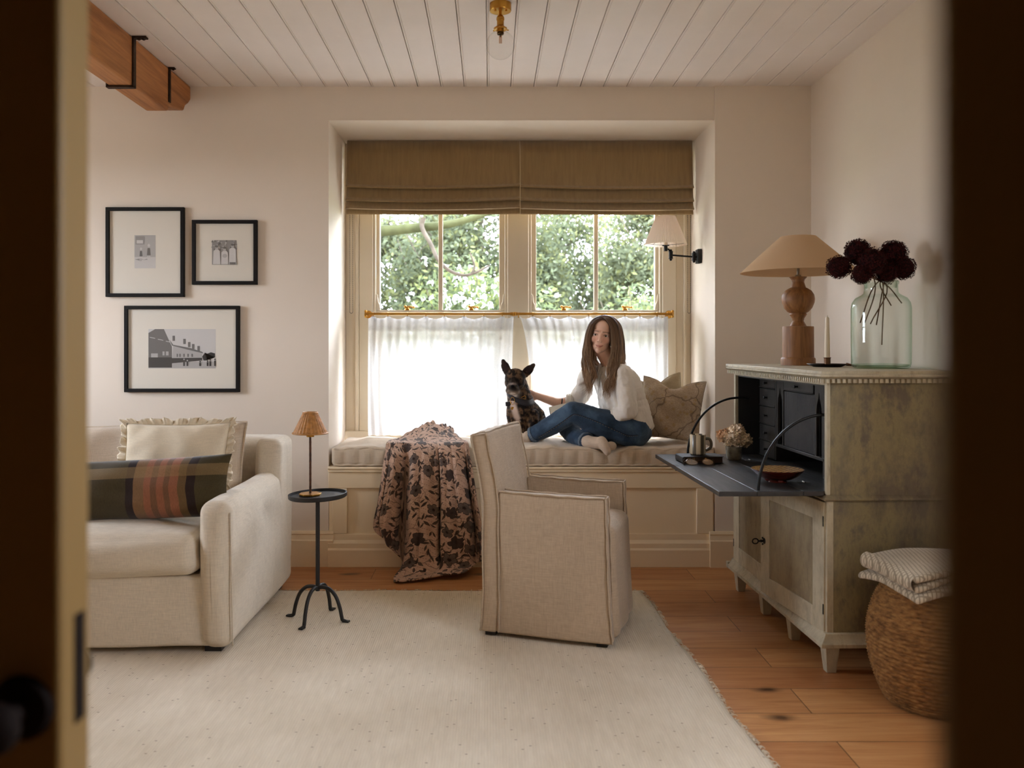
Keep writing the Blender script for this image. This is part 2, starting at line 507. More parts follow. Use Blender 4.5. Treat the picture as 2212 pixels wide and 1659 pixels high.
# wall with the window: deep opening down to the floor, the bench closes its foot
m = MB()
m.box(XL - 0.15, RX0, D, 5.0, 0, H); m.box(RX1, XR + 0.15, D, 5.0, 0, H); m.box(RX0, RX1, D, 5.0, RZ, H)
m.box(RX1, XR, D - 0.014, D, 0, H); m.box(RX0, RX1, D2 - 0.02, 5.0, 0, 0.60)
struct(m.obj('wall_back', WALL, smooth=0))
m = MB(); ry0, ry1, rz0, rz1 = 1.2, 1.9, 1.05, 1.95
m.box(XR, XR + 0.15, YF - 0.12, ry0, 0, H); m.box(XR, XR + 0.15, ry1, D + 0.01, 0, H); m.box(XR, XR + 0.15, ry0, ry1, 0, rz0); m.box(XR, XR + 0.15, ry0, ry1, rz1, H)
struct(m.obj('wall_right', WALL, smooth=0))
m = MB(); wy0, wy1, wz0, wz1 = 2.85, 3.75, 1.0, 2.05
m.box(XL - 0.15, XL, YF - 0.12, wy0, 0, H); m.box(XL - 0.15, XL, wy1, D + 0.01, 0, H); m.box(XL - 0.15, XL, wy0, wy1, 0, wz0); m.box(XL - 0.15, XL, wy0, wy1, wz1, H)
struct(m.obj('wall_left', WALL, smooth=0))
m = MB(); m.box(XL - 0.15, -1.17, YF - 0.12, YF, 0, H); m.box(0.62, XR + 0.15, YF - 0.12, YF, 0, H); m.box(-1.17, 0.62, YF - 0.12, YF, 2.05, H)
struct(m.obj('wall_front', WALL, smooth=0))
m = MB(); m.box(1.35, 1.45, -1.75, -1.05, 0, H); m.box(1.35, 1.45, -0.45, YF - 0.1, 0, H); m.box(1.35, 1.45, -1.05, -0.45, 0, 1.2); m.box(1.35, 1.45, -1.05, -0.45, 1.9, H); m.box(-1.75, -1.65, -1.75, YF - 0.1, 0, H); m.box(-1.75, 1.45, -1.75, -1.65, 0, H)
struct(m.obj('wall_hall', HALLM, smooth=0))
def win_left():
    r = struct(thing('window_2', None, None, (XL - 0.07, 3.30, wz0)))
    m = MB(); hw, hh = (wy1 - wy0) / 2, wz1 - wz0
    for a in (-hw, hw - 0.06): m.box(-0.03, 0.03, a, a + 0.06, 0, hh)
    m.box(-0.03, 0.03, -hw, hw, 0, 0.06); m.box(-0.03, 0.03, -hw, hw, hh - 0.06, hh); m.box(-0.02, 0.02, -0.02, 0.02, 0, hh); m.box(-0.02, 0.02, -hw, hw, hh / 2 - 0.015, hh / 2 + 0.015)
    m.obj('window_frame', FRAME, r)
    MB().box(-0.003, 0.003, -hw + 0.05, hw - 0.05, 0.05, hh - 0.05).obj('window_pane', GLASS, r)
win_left()
r_added4 = struct(thing('added_window_4', None, None, (XR + 0.07, 1.55, rz0)))  # added out-of-view window, brings side light in from the right
m = MB()
for a_ in (-0.35, 0.30): m.box(-0.03, 0.03, a_, a_ + 0.05, 0, 0.9)
m.box(-0.03, 0.03, -0.35, 0.35, 0, 0.05); m.box(-0.03, 0.03, -0.35, 0.35, 0.85, 0.9); m.box(-0.02, 0.02, -0.015, 0.015, 0, 0.9); m.obj('window_frame', FRAME, r_added4)
MB().box(-0.003, 0.003, -0.31, 0.31, 0.04, 0.86).obj('window_pane', GLASS, r_added4)
r_added3 = struct(thing('added_window_3', None, None, (1.40, -0.75, 1.2)))  # added unseen hall window, lifts the dark door faces a little
m = MB()
for a_ in (-0.30, 0.27): m.box(-0.02, 0.02, a_, a_ + 0.03, 0, 0.7)
m.box(-0.02, 0.02, -0.30, 0.30, 0, 0.03); m.box(-0.02, 0.02, -0.30, 0.30, 0.67, 0.7); m.obj('window_frame', FRAME, r_added3)
MB().box(-0.003, 0.003, -0.28, 0.28, 0.02, 0.68).obj('window_pane', GLASS, r_added3)

# skirting boards
def skirt(name, x0, x1, y, hgt, t=0.026, nrm=-1):
    pr = [(0, 0), (t, 0), (t, hgt * 0.74), (t * 0.80, hgt * 0.77), (t * 0.62, hgt * 0.90), (t * 0.75, hgt * 0.93), (t * 0.55, hgt), (0, hgt)]
    m = MB(); m.prism([(y - a, z) for a, z in pr], 'x', x0, x1)
    return struct(m.obj(name, TRIM, smooth=30))
skirt('baseboard_back', XL, RX0 - 0.005 + 0.032, D, 0.178)
skirt('baseboard_back', RX1 - 0.03, XR, D - 0.014, 0.178)
m = MB(); m.prism([(XR, 0), (XR - 0.026, 0), (XR - 0.026, 0.13), (XR - 0.018, 0.16), (XR - 0.014, 0.178), (XR, 0.178)], 'y', YF, D - 0.04)
# prism along y takes (x, z)
struct(m.obj('baseboard_right', TRIM, smooth=30))
m = MB(); m.prism([(XL, 0), (XL + 0.026, 0), (XL + 0.026, 0.13), (XL + 0.018, 0.16), (XL + 0.014, 0.178), (XL, 0.178)], 'y', YF, D - 0.03)
struct(m.obj('baseboard_left', TRIM, smooth=30))

# ---------------------------------------------------------------- sash windows in the recess
win = struct(thing('window_1', None, None, ((RX0 + RX1) / 2, D2, 0.61)))
wx, wy, wz = win.location
def wpart(m, name, mat, bevel=0.003, parent=None, smooth=40):
    m.v = [(a - wx, b - wy, c - wz) for a, b, c in m.v]
    return m.obj(name, mat, parent or win, smooth, bevel)
def X(px, Y): return (px - VX) / F * Y
m = MB()
zb, zt = 0.515, 2.262
m.box(RX0, X(776, D2), D2, D2 + 0.12, zb, zt); m.box(X(776, D2), X(806, D2), D2 - 0.012, D2 + 0.12, zb, zt); m.box(X(768, D2), X(776, D2), D2 - 0.02, D2 + 0.1, zb, zt)
m.box(X(806, D2), X(812, D2), D2 - 0.004, D2 + 0.12, zb, zt)
m.box(X(1460, D2), RX1, D2, D2 + 0.12, zb, zt); m.box(X(1430, D2), X(1460, D2), D2 - 0.012, D2 + 0.12, zb, zt); m.box(X(1476, D2), X(1482, D2), D2 - 0.014, D2 + 0.1, zb, zt)
m.box(X(1424, D2), X(1430, D2), D2 - 0.004, D2 + 0.12, zb, zt)
m.box(X(1096, D2), X(1142, D2), D2 - 0.012, D2 + 0.12, zb, zt); m.box(X(1090, D2), X(1148, D2), D2 - 0.002, D2 + 0.12, zb, zt)
m.box(RX0, RX1, D2 + 0.005, D2 + 0.12, 2.20, zt); m.box(RX0, RX1, D2 - 0.03, D2 + 0.12, zb, 0.635)
wpart(m, 'window_frame', FRAME, 0.004)
yg = D2 + 0.045
for gx0, gx1, mu in ((822, 1078, 952), (1158, 1413, 1287)):
    x0, x1, xm = X(gx0, yg), X(gx1, yg), X(mu, yg)
    o0, o1 = (X(811, D2), X(1091, D2)) if gx0 < 900 else (X(1147, D2), X(1425, D2))
    zr0, zr1 = 1.262, 1.318
    m = MB(); m.box(o0, x0, D2 + 0.02, D2 + 0.06, zr0, 2.21); m.box(x1, o1, D2 + 0.02, D2 + 0.06, zr0, 2.21)
    m.box(o0, o1, D2 + 0.012, D2 + 0.06, zr0, zr1); m.box(o0, o1, D2 + 0.02, D2 + 0.06, 2.15, 2.21)
    for hx, s in ((o0 + 0.002, 1), (o1 - 0.002, -1)):                                # sash horns in profile
        m.prism([(hx, zr1), (hx + s * 0.026, zr1), (hx + s * 0.022, zr1 + 0.03), (hx + s * 0.014, zr1 + 0.045), (hx + s * 0.010, zr1 + 0.085), (hx, zr1 + 0.095)], 'y', D2 + 0.004, D2 + 0.022)
    wpart(m, 'upper_sash', FRAME, 0.004)
    wpart(MB().box(xm - 0.0125, xm + 0.0125, D2 + 0.03, D2 + 0.058, zr1, 2.16), 'glazing_bar', FRAME, 0.004)
    m = MB(); m.box(o0, x0, D2 + 0.062, D2 + 0.098, 0.63, zr1); m.box(x1, o1, D2 + 0.062, D2 + 0.098, 0.63, zr1); m.box(o0, o1, D2 + 0.062, D2 + 0.098, 0.63, 0.71)
    m.box(xm - 0.0125, xm + 0.0125, D2 + 0.07, D2 + 0.095, 0.7, zr1); m.box(o0, o1, D2 + 0.062, D2 + 0.098, 1.222, zr1)
    wpart(m, 'lower_sash', FRAME, 0.004)
    wpart(MB().box(x0 - 0.004, x1 + 0.004, yg + 0.002, yg + 0.005, zr1 - 0.01, 2.17), 'window_pane', GLASS, 0)
    wpart(MB().box(x0 - 0.004, x1 + 0.004, D2 + 0.08, D2 + 0.083, 0.7, zr1), 'window_pane', GLASS, 0)
for fx in (880, 1018, 1218, 1350):
    c = P(fx, 668, D2 + 0.02); m = MB()
    m.cyl((c.x, c.y, 1.316), (c.x, c.y, 1.326), 0.017, 0.015, 16); m.cyl((c.x, c.y, 1.326), (c.x, c.y, 1.336), 0.008, 0.007, 12)
    m.tube([(c.x - 0.012, c.y, 1.333), (c.x + 0.012, c.y, 1.337), (c.x + 0.034, c.y - 0.004, 1.333)], [0.006, 0.005, 0.0035], 10); m.sphere((c.x + 0.036, c.y - 0.004, 1.334), 0.007, 12, 8)
    m.sphere((c.x - 0.012, c.y, 1.338), 0.008, 12, 8)
    wpart(m, 'sash_fastener', BRASS, 0)

# ---------------------------------------------------------------- the pair of doors at the entrance
DOORM = plain('door_paint', C(150, 118, 66), 0.5, 0, 0.4, 0.04, 4, 0.05, 30)
BRONZE = plain('dark_bronze', C(30, 19, 14), 0.8, 0.2, 0.2, 0.2, 30)
r = struct(thing('door_1', None, None, (-1.17, 0.75, 0)))
m = MB(); y0, y1, xe = -0.03, 0.025, 1.17 - 0.362
def leaf(m, W, y0, y1):
    m.box(0, 0.10, y0, y1, 0.01, 2.03); m.box(W - 0.10, W, y0, y1, 0.01, 2.03)
    for a, b in ((0.01, 0.22), (0.86, 1.02), (1.90, 2.03)): m.box(0.10, W - 0.10, y0, y1, a, b)
    m.box(0.10, W - 0.10, y0 + 0.015, y1 - 0.015, 0.01, 2.03)
leaf(m, xe, y0, y1); m.obj('door_leaf', DOORM, r, 40, 0.006, 3)
m = MB()
for s, yy in ((-1, y0), (1, y1)):
    c = (xe - (0.032 if s < 0 else 0.040), yy, 0.815)
    m.tube([(c[0], yy, c[2]), (c[0], yy + s * 0.006, c[2])], [0.028, 0.024], 24); m.cyl((c[0], yy, c[2]), (c[0], yy + s * 0.03, c[2]), 0.008, 0.008, 12); m.sphere((c[0], yy + s * 0.042, c[2]), (0.021, 0.016, 0.021), 20, 12)
m.obj('door_knob', BRONZE, r)
MB().box(xe - 0.001, xe + 0.0016, -0.006, 0.012, 0.79, 0.885).obj('latch_plate', BRONZE, r, 40, 0.002)
ang = math.atan2(0.2 - 0.745, 0.128 - 0.62)
r = struct(thing('door_2', None, None, (0.62, 0.745, 0), ang))
m = MB(); leaf(m, 0.728, -0.025, 0.025); m.obj('door_leaf', DOORM, r, 40, 0.006, 3)

# ---------------------------------------------------------------- outside
GRASS = plain('lawn', C(96, 112, 66), 0.9, 0, 0.1, 0.3, 1.2)
g = MB(); g.box(-40, 40, 5.0, 60, -0.35, -0.3); struct(g.obj('ground', GRASS, smooth=0))
g = MB(); g.box(-40, -3.5, -40, 5.0, -0.35, -0.3); g.box(1.85, 40, -40, 5.0, -0.35, -0.3)
struct(g.obj('yard', plain('gravel', C(132, 128, 120), 0.9, 0, 0.1, 0.2, 4), smooth=0))
struct(MB().box(-3.6, 1.9, 5.0, 5.75, 2.50, 2.60).obj('sky_blocker', plain('sky_blocker_mat', C(150, 140, 124), 0.8), smooth=0))  # added unseen overhang, cuts the overhead sky light entering the main window
BOUNCE = plain('pale_bounce', C(150, 146, 136), 0.85, 0, 0.2, 0.08, 3)
struct(MB().box(-7, 8, 5.0, 8.6, -0.32, -0.28).obj('bounce_slab', BOUNCE, smooth=0))  # added pale slab, bounces more daylight up into the curtains and recess
LEAF = NT('leaves')
a = LEAF.node('ShaderNodeVertexColor', layer_name='Col')
d1 = LEAF.node('ShaderNodeBsdfDiffuse'); d2 = LEAF.node('ShaderNodeBsdfTranslucent'); mxs = LEAF.node('ShaderNodeMixShader'); mxs.inputs[0].default_value = 0.4
LEAF.link(a.outputs[0], d1.inputs[0]); LEAF.link(a.outputs[0], d2.inputs[0]); LEAF.link(d1.outputs[0], mxs.inputs[1]); LEAF.link(d2.outputs[0], mxs.inputs[2]); LEAF.link(mxs.outputs[0], LEAF.out.inputs[0])
LEAF = LEAF.m
BARK = plain('bark', C(78, 70, 60), 0.9, 0, 0.1, 0.35, 14, 0.4, 60)
MOSSB = plain('mossy_bark', C(62, 64, 40), 0.9, 0, 0.1, 0.35, 10, 0.4, 60)
def leaf_mesh(name, centers, size, cols, seed, mat=None, k=1):
    r_ = np.random.default_rng(seed); n = len(centers)
    u = r_.normal(size=(n, 3)); u /= np.linalg.norm(u, axis=1)[:, None]
    w_ = np.cross(u, r_.normal(size=(n, 3))); w_ /= np.linalg.norm(w_, axis=1)[:, None]
    s = size * r_.uniform(0.6, 1.3, n)[:, None]
    v = np.stack([centers - u * s, centers + w_ * s * 0.45, centers + u * s, centers - w_ * s * 0.45], 1).reshape(-1, 3)
    me = bpy.data.meshes.new(name)
    me.vertices.add(4 * n); me.vertices.foreach_set('co', v.reshape(-1))
    me.loops.add(4 * n); me.loops.foreach_set('vertex_index', np.arange(4 * n, dtype=np.int32))
    me.polygons.add(n); me.polygons.foreach_set('loop_start', np.arange(0, 4 * n, 4, dtype=np.int32)); me.polygons.foreach_set('loop_total', np.full(n, 4, dtype=np.int32))
    me.update(); me.validate()
    set_colors(me, np.repeat(cols, 4, axis=0)); me.materials.append(mat or LEAF); return me
def crown(seed, n, R, Hh, z0, clusters):
    r_ = np.random.default_rng(seed)
    cc = r_.normal(size=(clusters, 3)); cc /= np.linalg.norm(cc, axis=1)[:, None]; cc *= r_.uniform(0.35, 1.0, clusters)[:, None] ** 0.5
    cc = cc * np.array([R, R, Hh / 2]) + np.array([0, 0, z0 + Hh / 2])
    k = r_.integers(0, clusters, n)
    p = cc[k] + r_.normal(size=(n, 3)) * np.array([0.30, 0.30, 0.24]) * R * 0.5
    p[:, 2] = np.maximum(p[:, 2], 0.05)
    rad = np.linalg.norm(p[:, :2], axis=1); lim_ = 1.13 * R; p[:, :2] *= np.minimum(1, lim_ * (1 - 0.25 * r_.uniform(size=n) ** 2) / np.maximum(rad, 1e-6))[:, None]
    return p, k
def leafcols(n, k, seed, base, spread=0.25, yellow=0.3):
    r_ = np.random.default_rng(seed); kk = r_.uniform(0.75, 1.3, k.max() + 1)[k] * r_.uniform(1 - spread, 1 + spread, n)
    c = np.array(base)[None, :] * kk[:, None]
    y = (r_.uniform(size=n) < yellow)[:, None]
    return np.clip(np.where(y, c * np.array([1.35, 1.25, 0.9]), c), 0, 1)
def tree_proto(seed, base, label, loc, R=1.25, Hh=3.9, n=38000, z0=0.2, group=None):
    t = thing('tree', label, 'tree', loc, 0, group)
    p, k = crown(seed, n, R, Hh, z0, 130)
    link('foliage', leaf_mesh('foliage', p, 0.045, leafcols(n, k, seed, base), seed), t, 0)
    m = MB(); r_ = random.Random(seed)
    m.tube([(0, 0, 0), (0.05, 0, 1.2), (-0.04, 0.05, 2.4), (0, 0, 3.6)], [0.11, 0.09, 0.06, 0.02], 10); m.obj('trunk', BARK, t)
    m = MB()
    for _ in range(46):
        z = r_.uniform(0.6, 3.2); a_ = r_.uniform(0, 6.28); L = r_.uniform(0.6, 1.25)
        q = [(0, 0, z), (math.cos(a_) * L * 0.4, math.sin(a_) * L * 0.4, z + r_.uniform(0.05, 0.4)), (math.cos(a_ + 0.3) * L * 0.75, math.sin(a_ + 0.3) * L * 0.75, z + r_.uniform(0.1, 0.7)), (math.cos(a_ + 0.2) * L, math.sin(a_ + 0.2) * L, z + r_.uniform(0.2, 1.2))]
        m.tube([Vector(b_) for b_ in crom(q, 9)], list(np.linspace(0.022, 0.005, 9)), 6)
    m.obj('branches', BARK, t); return t
GREENS = [(0.17, 0.23, 0.10), (0.13, 0.20, 0.09), (0.21, 0.26, 0.12)]
spots = [(-2.8, 12.0, 1, 'dark green leafy tree at the far left edge of the left sash window'), (0.1, 12.6, 0, 'green leafy tree behind the white-flowering shrub outside'),
         (3.0, 12.0, 2, 'pale green fine-leaved tree filling the right half of the right sash window'), (5.9, 12.4, 1, 'dense green tree outside, beyond the right edge of the right sash window'), (-1.6, 15.4, 2, 'pale green tree standing behind the others outside the left window'), (1.35, 15.6, 0, 'green tree in the back row outside the right window'), (4.3, 15.5, 2, 'pale green tree in the back row, behind the right edge of the right sash window')]
GREENS = [(0.17, 0.23, 0.10), (0.13, 0.20, 0.09), (0.21, 0.26, 0.12)]
spots = [(-6.2, 12.2, 0, 'dense green tree outside, far to the left of the sash windows'), (-3.1, 12.0, 1, 'dark green leafy tree seen through the left side of the left sash window'), (-0.15, 12.6, 0, 'green leafy tree behind the white-flowering shrub outside'),
         (2.75, 12.0, 2, 'pale green fine-leaved tree filling the right sash window'), (5.7, 12.4, 1, 'dense green tree outside, beyond the right edge of the right sash window'), (-1.6, 15.4, 2, 'pale green tree standing behind the others outside the left window'), (1.35, 15.6, 0, 'green tree in the back row outside the right window'), (4.3, 15.5, 2, 'pale green tree in the back row, far to the right of the sash windows'), (-4.6, 15.4, 1, 'dark tree in the back row, far to the left of the sash windows')]
GREENS = [(0.084, 0.096, 0.056), (0.070, 0.083, 0.053), (0.098, 0.110, 0.064)]
protos = {}
for i, (x_, y_, kx, lb) in enumerate(spots):
    if kx not in protos: protos[kx] = tree_proto(40 + kx, GREENS[kx], lb, (x_, y_, -0.3), group='trees outside the window')
    else: dup(protos[kx], (x_, y_, -0.3), i * 1.3, lb, 'trees outside the window')
# nearer old tree: mossy bough across the left window and a pale forked limb hanging below it
t = thing('old_tree', 'old tree with a mossy bough and pale broken limb across the left window', 'tree', (-2.6, 6.9, -0.3))
def rel(px, py, Y): return P(px, py, Y) - Vector((-2.6, 6.9, -0.3))
m = MB(); m.tube([Vector((0, 0, 0)), Vector((0.03, 0, 1.0)), Vector((0, 0.05, 2.3)), Vector((-0.1, 0.1, 3.6))], [0.2, 0.17, 0.14, 0.08], 14); m.obj('trunk', BARK, t)
m = MB(); m.tube([Vector(b_) for b_ in crom([(0, 0.03, 1.75), rel(700, 500, 6.9), rel(820, 499, 6.8), rel(900, 492, 6.7), rel(960, 486, 6.6), rel(1010, 474, 6.6), rel(1070, 455, 6.6)], 30)], list(np.linspace(0.055, 0.020, 30)), 12); m.obj('mossy_bough', MOSSB, t)
m = MB(); m.tube([Vector(b_) for b_ in crom([rel(915, 470, 6.6), rel(912, 492, 6.6), rel(932, 530, 6.55), rel(947, 562, 6.5), rel(972, 585, 6.5), rel(1003, 595, 6.5), rel(1030, 588, 6.5)], 30)], list(np.linspace(0.020, 0.010, 30)), 10)
m.tube([Vector(b_) for b_ in crom([rel(1018, 592, 6.5), rel(1025, 575, 6.5), rel(1015, 545, 6.5)], 9)], list(np.linspace(0.011, 0.005, 9)), 8)
m.tube([Vector(b_) for b_ in crom([rel(1030, 588, 6.5), rel(1045, 580, 6.5), rel(1058, 573, 6.5)], 9)], list(np.linspace(0.011, 0.005, 9)), 8)
m.obj('pale_limb', BARK, t)
p, k = crown(77, 5200, 1.5, 1.7, 2.2, 60)
link('foliage', leaf_mesh('foliage', p + np.array([0.7, 0.3, 0.35]), 0.06, leafcols(5200, k, 77, GREENS[1]), 77), t, 0)
def shrub(loc, seed, R, Hh, n, base, label, flowers=0):
    t = thing('shrub', label, 'shrub', loc, 0, 'shrubs outside the window')
    p, k = crown(seed, n, R, Hh, 0.1, 70)
    link('foliage', leaf_mesh('foliage', p, 0.036, leafcols(n, k, seed, base), seed), t, 0)
    m = MB(); r_ = random.Random(seed)
    for _ in range(16):
        a_ = r_.uniform(0, 6.28); L = R * r_.uniform(0.3, 0.9)
        m.tube([Vector(b_) for b_ in crom([(0, 0, 0), (math.cos(a_) * L * 0.4, math.sin(a_) * L * 0.4, Hh * 0.5), (math.cos(a_) * L, math.sin(a_) * L, Hh * r_.uniform(0.8, 1.12))], 9)], list(np.linspace(0.014, 0.004, 9)), 6)
    m.obj('stems', BARK, t)
    if flowers:
        q = p[np.argsort(p[:, 1] - p[:, 2] * 0.4)[:flowers * 3]][::3] + np.array([0, -0.06, 0.03])
        r2 = np.random.default_rng(5); qq = np.repeat(q, 5, axis=0) + r2.normal(size=(len(q) * 5, 3)) * 0.014
        f = link('flowers', leaf_mesh('flowers', qq, 0.026, np.full((len(qq), 3), 0.6) * r2.uniform(0.85, 1, (len(qq), 1)), 9), t, 0)
        f['kind'] = 'stuff'
    return t
shrub((-0.10, 8.2, -0.3), 91, 0.9, 2.0, 9000, (0.085, 0.104, 0.05), 'white-flowering shrub in the lower right of the left window', 110)
shrub((-2.1, 9.0, -0.3), 92, 0.9, 1.9, 8000, (0.068, 0.086, 0.055), 'grey-green shrub in the lower left of the left window')
shrub((1.75, 9.0, -0.3), 93, 0.95, 1.85, 8000, (0.085, 0.104, 0.055), 'fresh green shrub low in the right window')
# ---------------------------------------------------------------- window bench
b = thing('window_bench', 'cream painted panelled bench built into the window recess', 'window seat', ((RX0 + RX1) / 2, 4.345, 0))
bx, by = b.location.x, b.location.y
def lx(px, Y=4.33): return (px - VX) / F * Y - bx
L0, L1 = RX0 + 0.0005 - bx, RX1 - 0.0005 - bx
m = MB()
m.box(L0, L1, 0.0, 0.015, 0.02, 0.478)
fy = -0.016
m.box(L0, L1, fy, 0.0, 0.395, 0.478); m.box(L0, L1, fy, 0.0, 0.10, 0.165)
for a, c in ((718, 750), (1080, 1112), (1505, 1541)): m.box(lx(a), lx(c), fy, 0.0, 0.165, 0.395)
m.obj('front_panel', TRIM, b, 30, 0.003)
m = MB(); m.box(L0, L1, fy - 0.010, 0.40, 0.478, 0.505); m.prism([(fy - 0.01, 0.492), (fy - 0.014, 0.492), (fy - 0.018, 0.498), (fy - 0.014, 0.505), (fy - 0.01, 0.505)], 'x', L0, L1)
m.obj('lid', TRIM, b, 30, 0.002)
m = MB(); m.prism([(0, 0.0), (fy - 0.018, 0.0), (fy - 0.018, 0.085), (fy - 0.012, 0.095), (fy - 0.012, 0.118), (fy - 0.004, 0.128), (fy, 0.135), (0, 0.135)], 'x', L0, L1)
m.obj('plinth', TRIM, b, 30, 0.0015)
# ---------------------------------------------------------------- long tufted cushion on the bench
LIN_SEAT = linen('seat_linen', C(206, 188, 164), 0.06, 0.2, 0.05)
def seat_top(x, y):
    d = 0.0
    d -= 0.030 * math.exp(-((x - 0.585) / 0.07) ** 2 - ((y - 4.30) / 0.10) ** 2)      # foot sinks in at the front edge
    d -= 0.012 * math.exp(-((x - 0.72) / 0.16) ** 2 - ((y - 4.50) / 0.16) ** 2)
    return d
sc_x0, sc_x1, sc_y0, sc_y1 = RX0 + 0.018, RX1 - 0.006, 4.318, 4.805
cu = thing('seat_cushion', 'long oatmeal tufted mattress cushion on the window bench', 'cushion', (0.157, 4.56, 0.506))
def fn(w):
    x, y, z = w
    wob = 0.0035 * math.sin(x * 27) + 0.002 * math.sin(x * 61 + y * 9)
    tz = (z - 0.506) / 0.105
    if tz > 0.3: z += (seat_top(x, y) + wob) * min(1, (tz - 0.3) / 0.7)
    if y < 4.36:                                        # stitched tuft columns on the front border
        k = 0.5 + 0.5 * math.cos(2 * PI * x / 0.0735)
        s = max(0, math.sin(PI * min(1, max(0, tz))))
        y += (0.007 * k ** 4) * s - 0.006 * s
        z += 0.002 * math.cos(2 * PI * x / 0.0735) * (1 if tz < 0.5 else 1)
    return np.array((x - 0.157, y - 4.56, max(z, 0.5065) - 0.506))
m = MB(); m.softbox(sc_x0, sc_x1, sc_y0, sc_y1, 0.508, 0.606, 0.020, 150, (0, 0, 0.004), fn)
cush = m.obj('cushion_body', LIN_SEAT, cu, 180)
m = MB()
def edge(z, off, zz):
    pts = []
    for x in np.linspace(sc_x0 + 0.012, sc_x1 - 0.012, 240):
        wob = 0.0035 * math.sin(x * 27) + 0.002 * math.sin(x * 61 + 4.33 * 9)
        pts.append((x - 0.157, sc_y0 + off + 0.0015 * math.sin(x * 90) - 4.56, z + ((seat_top(x, 4.33) + wob) if zz else 0) + 0.0015 * math.sin(x * 2 * PI / 0.0735) - 0.506))
    return pts
m.tube(edge(0.596, 0.004, True), 0.0062, 8); m.tube(edge(0.514, 0.002, False), 0.0060, 8)
m.obj('rolled_edge', LIN_SEAT, cu, 180)
# ---------------------------------------------------------------- roman blinds
VELVET = NT('olive_velvet')
c_ = VELVET.ramp(VELVET.noise(VELVET.coords('Object', (60, 60, 3)), 1, 4), [(0.3, C(142, 117, 80)), (0.7, C(156, 130, 90))])
VELVET.pbr(c_, 0.75, 0, 0.2, VELVET.bump(VELVET.noise(VELVET.coords('Object', (300, 300, 12)), 1, 3), 0.1, 0.002), 0.5); VELVET = VELVET.m
def blind(px0, px1, label, sag, ch_side):
    Y0 = 4.76
    x0, x1 = X(px0, Y0), X(px1, Y0); w_ = x1 - x0
    t = thing('roman_blind', label, 'blind', ((x0 + x1) / 2, Y0, 1.84), 0, 'roman blinds')
    zt = 2.2535 - 1.84
    Z = lambda py, Y=4.74: CH - (py - VY) / F * Y - 1.84
    rows = [(0.0, zt), (-0.010, zt - 0.08), (-0.014, zt - 0.16), (-0.022, Z(396)), (-0.036, Z(401)), (-0.044, Z(403.3)), (-0.041, Z(405)), (-0.022, Z(401)), (-0.010, Z(392)),
            (-0.014, Z(398)), (-0.024, Z(424)), (-0.040, Z(430.5)), (-0.049, Z(433)), (-0.044, Z(434.5)), (-0.022, Z(428)), (-0.012, Z(421)),
            (-0.018, Z(428)), (-0.030, Z(443)), (-0.046, Z(449)), (-0.052, Z(451)), (-0.044, Z(452)), (-0.022, Z(445)), (-0.014, Z(440)),
            (-0.020, Z(450)), (-0.027, Z(461)), (-0.024, Z(463))]
    nc = 40; pts = np.zeros((len(rows), nc, 3))
    for i, (y, z) in enumerate(rows):
        for j in range(nc):
            s = j / (nc - 1); k = max(0, min(1, (zt - 0.16 - z) / 0.08)) if i > 2 else 0
            lo = i >= 23
            dz = -sag[0] * (4 * s * (1 - s)) * k * (0.25 if lo else 1) - sag[1] * s * k * (0.3 if lo else 1)
            pts[i, j] = ((s - 0.5) * w_ , y - 0.01 * k * 4 * s * (1 - s) * 0.6, z + dz)
    m = MB(); m.grid(pts[:, ::-1])
    m.obj('blind_fabric', VELVET, t, 50, solid=0.004)
    MB().box(-w_ / 2, w_ / 2, 0.003, 0.04, zt - 0.035, zt + 0.004).obj('headrail', FRAME, t, 40, 0.002)
    # bead chain
    cx = (X(756, 4.72) if ch_side < 0 else X(1492.5, 4.72)) - (x0 + x1) / 2
    m = MB(); top, bot = 1.86 - 1.84 + 0.1, 1.292 - 1.84
    for dx in (-0.008, 0.008):
        m.tube([(cx + dx, 0.004, top), (cx + dx, 0.004, bot + 0.012)], 0.0007, 6)
        for z in np.arange(bot + 0.012, top, 0.0105): m.sphere((cx + dx, 0.004, z), 0.0022, 6, 5)
    for a in np.linspace(0, PI, 6): m.sphere((cx + 0.008 * math.cos(a), 0.004, bot + 0.012 - 0.008 * math.sin(a)), 0.0022, 6, 5)
    m.obj('bead_chain', plain('chain_metal', C(92, 82, 66), 0.4, 0.6), t)
blind(750, 1122.7, 'olive velvet roman blind over the left sash window, folds sagging to its right', (0.012, -0.004), -1)
blind(1123.7, 1495, 'olive velvet roman blind over the right sash window, above the swing-arm lamp', (0.010, 0.006), 1)
# ---------------------------------------------------------------- cafe curtains on a brass rod
RODY, RODZ = 4.735, CH - (678 - VY) / F * 4.735
rod = thing('curtain_rod', 'slim brass cafe rod across the middle of the sash windows', 'curtain rod', ((X(788, RODY) + X(1455, RODY)) / 2, RODY, RODZ))
ox = rod.location.x
m = MB(); m.cyl((X(790, RODY) - ox, 0, 0), (X(1453, RODY) - ox, 0, 0), 0.0068, None, 14); m.obj('rod', BRASS, rod)
for px in (790, 1453):
    m = MB(); x_ = X(px, RODY) - ox
    m.tube([(x_ - 0.004, 0, 0), (x_ + 0.004, 0, 0)], 0.013, 14); m.cyl((x_, 0, 0), (x_, 0.115, 0), 0.006, None, 10); m.tube([(x_, 0.100, 0), (x_, 0.112, 0)], [0.022, 0.024], 16); m.sphere((x_ , 0, 0.014), 0.008, 10, 8); m.sphere((x_, 0, -0.014), 0.008, 10, 8)
    m.obj('bracket', BRASS, rod)
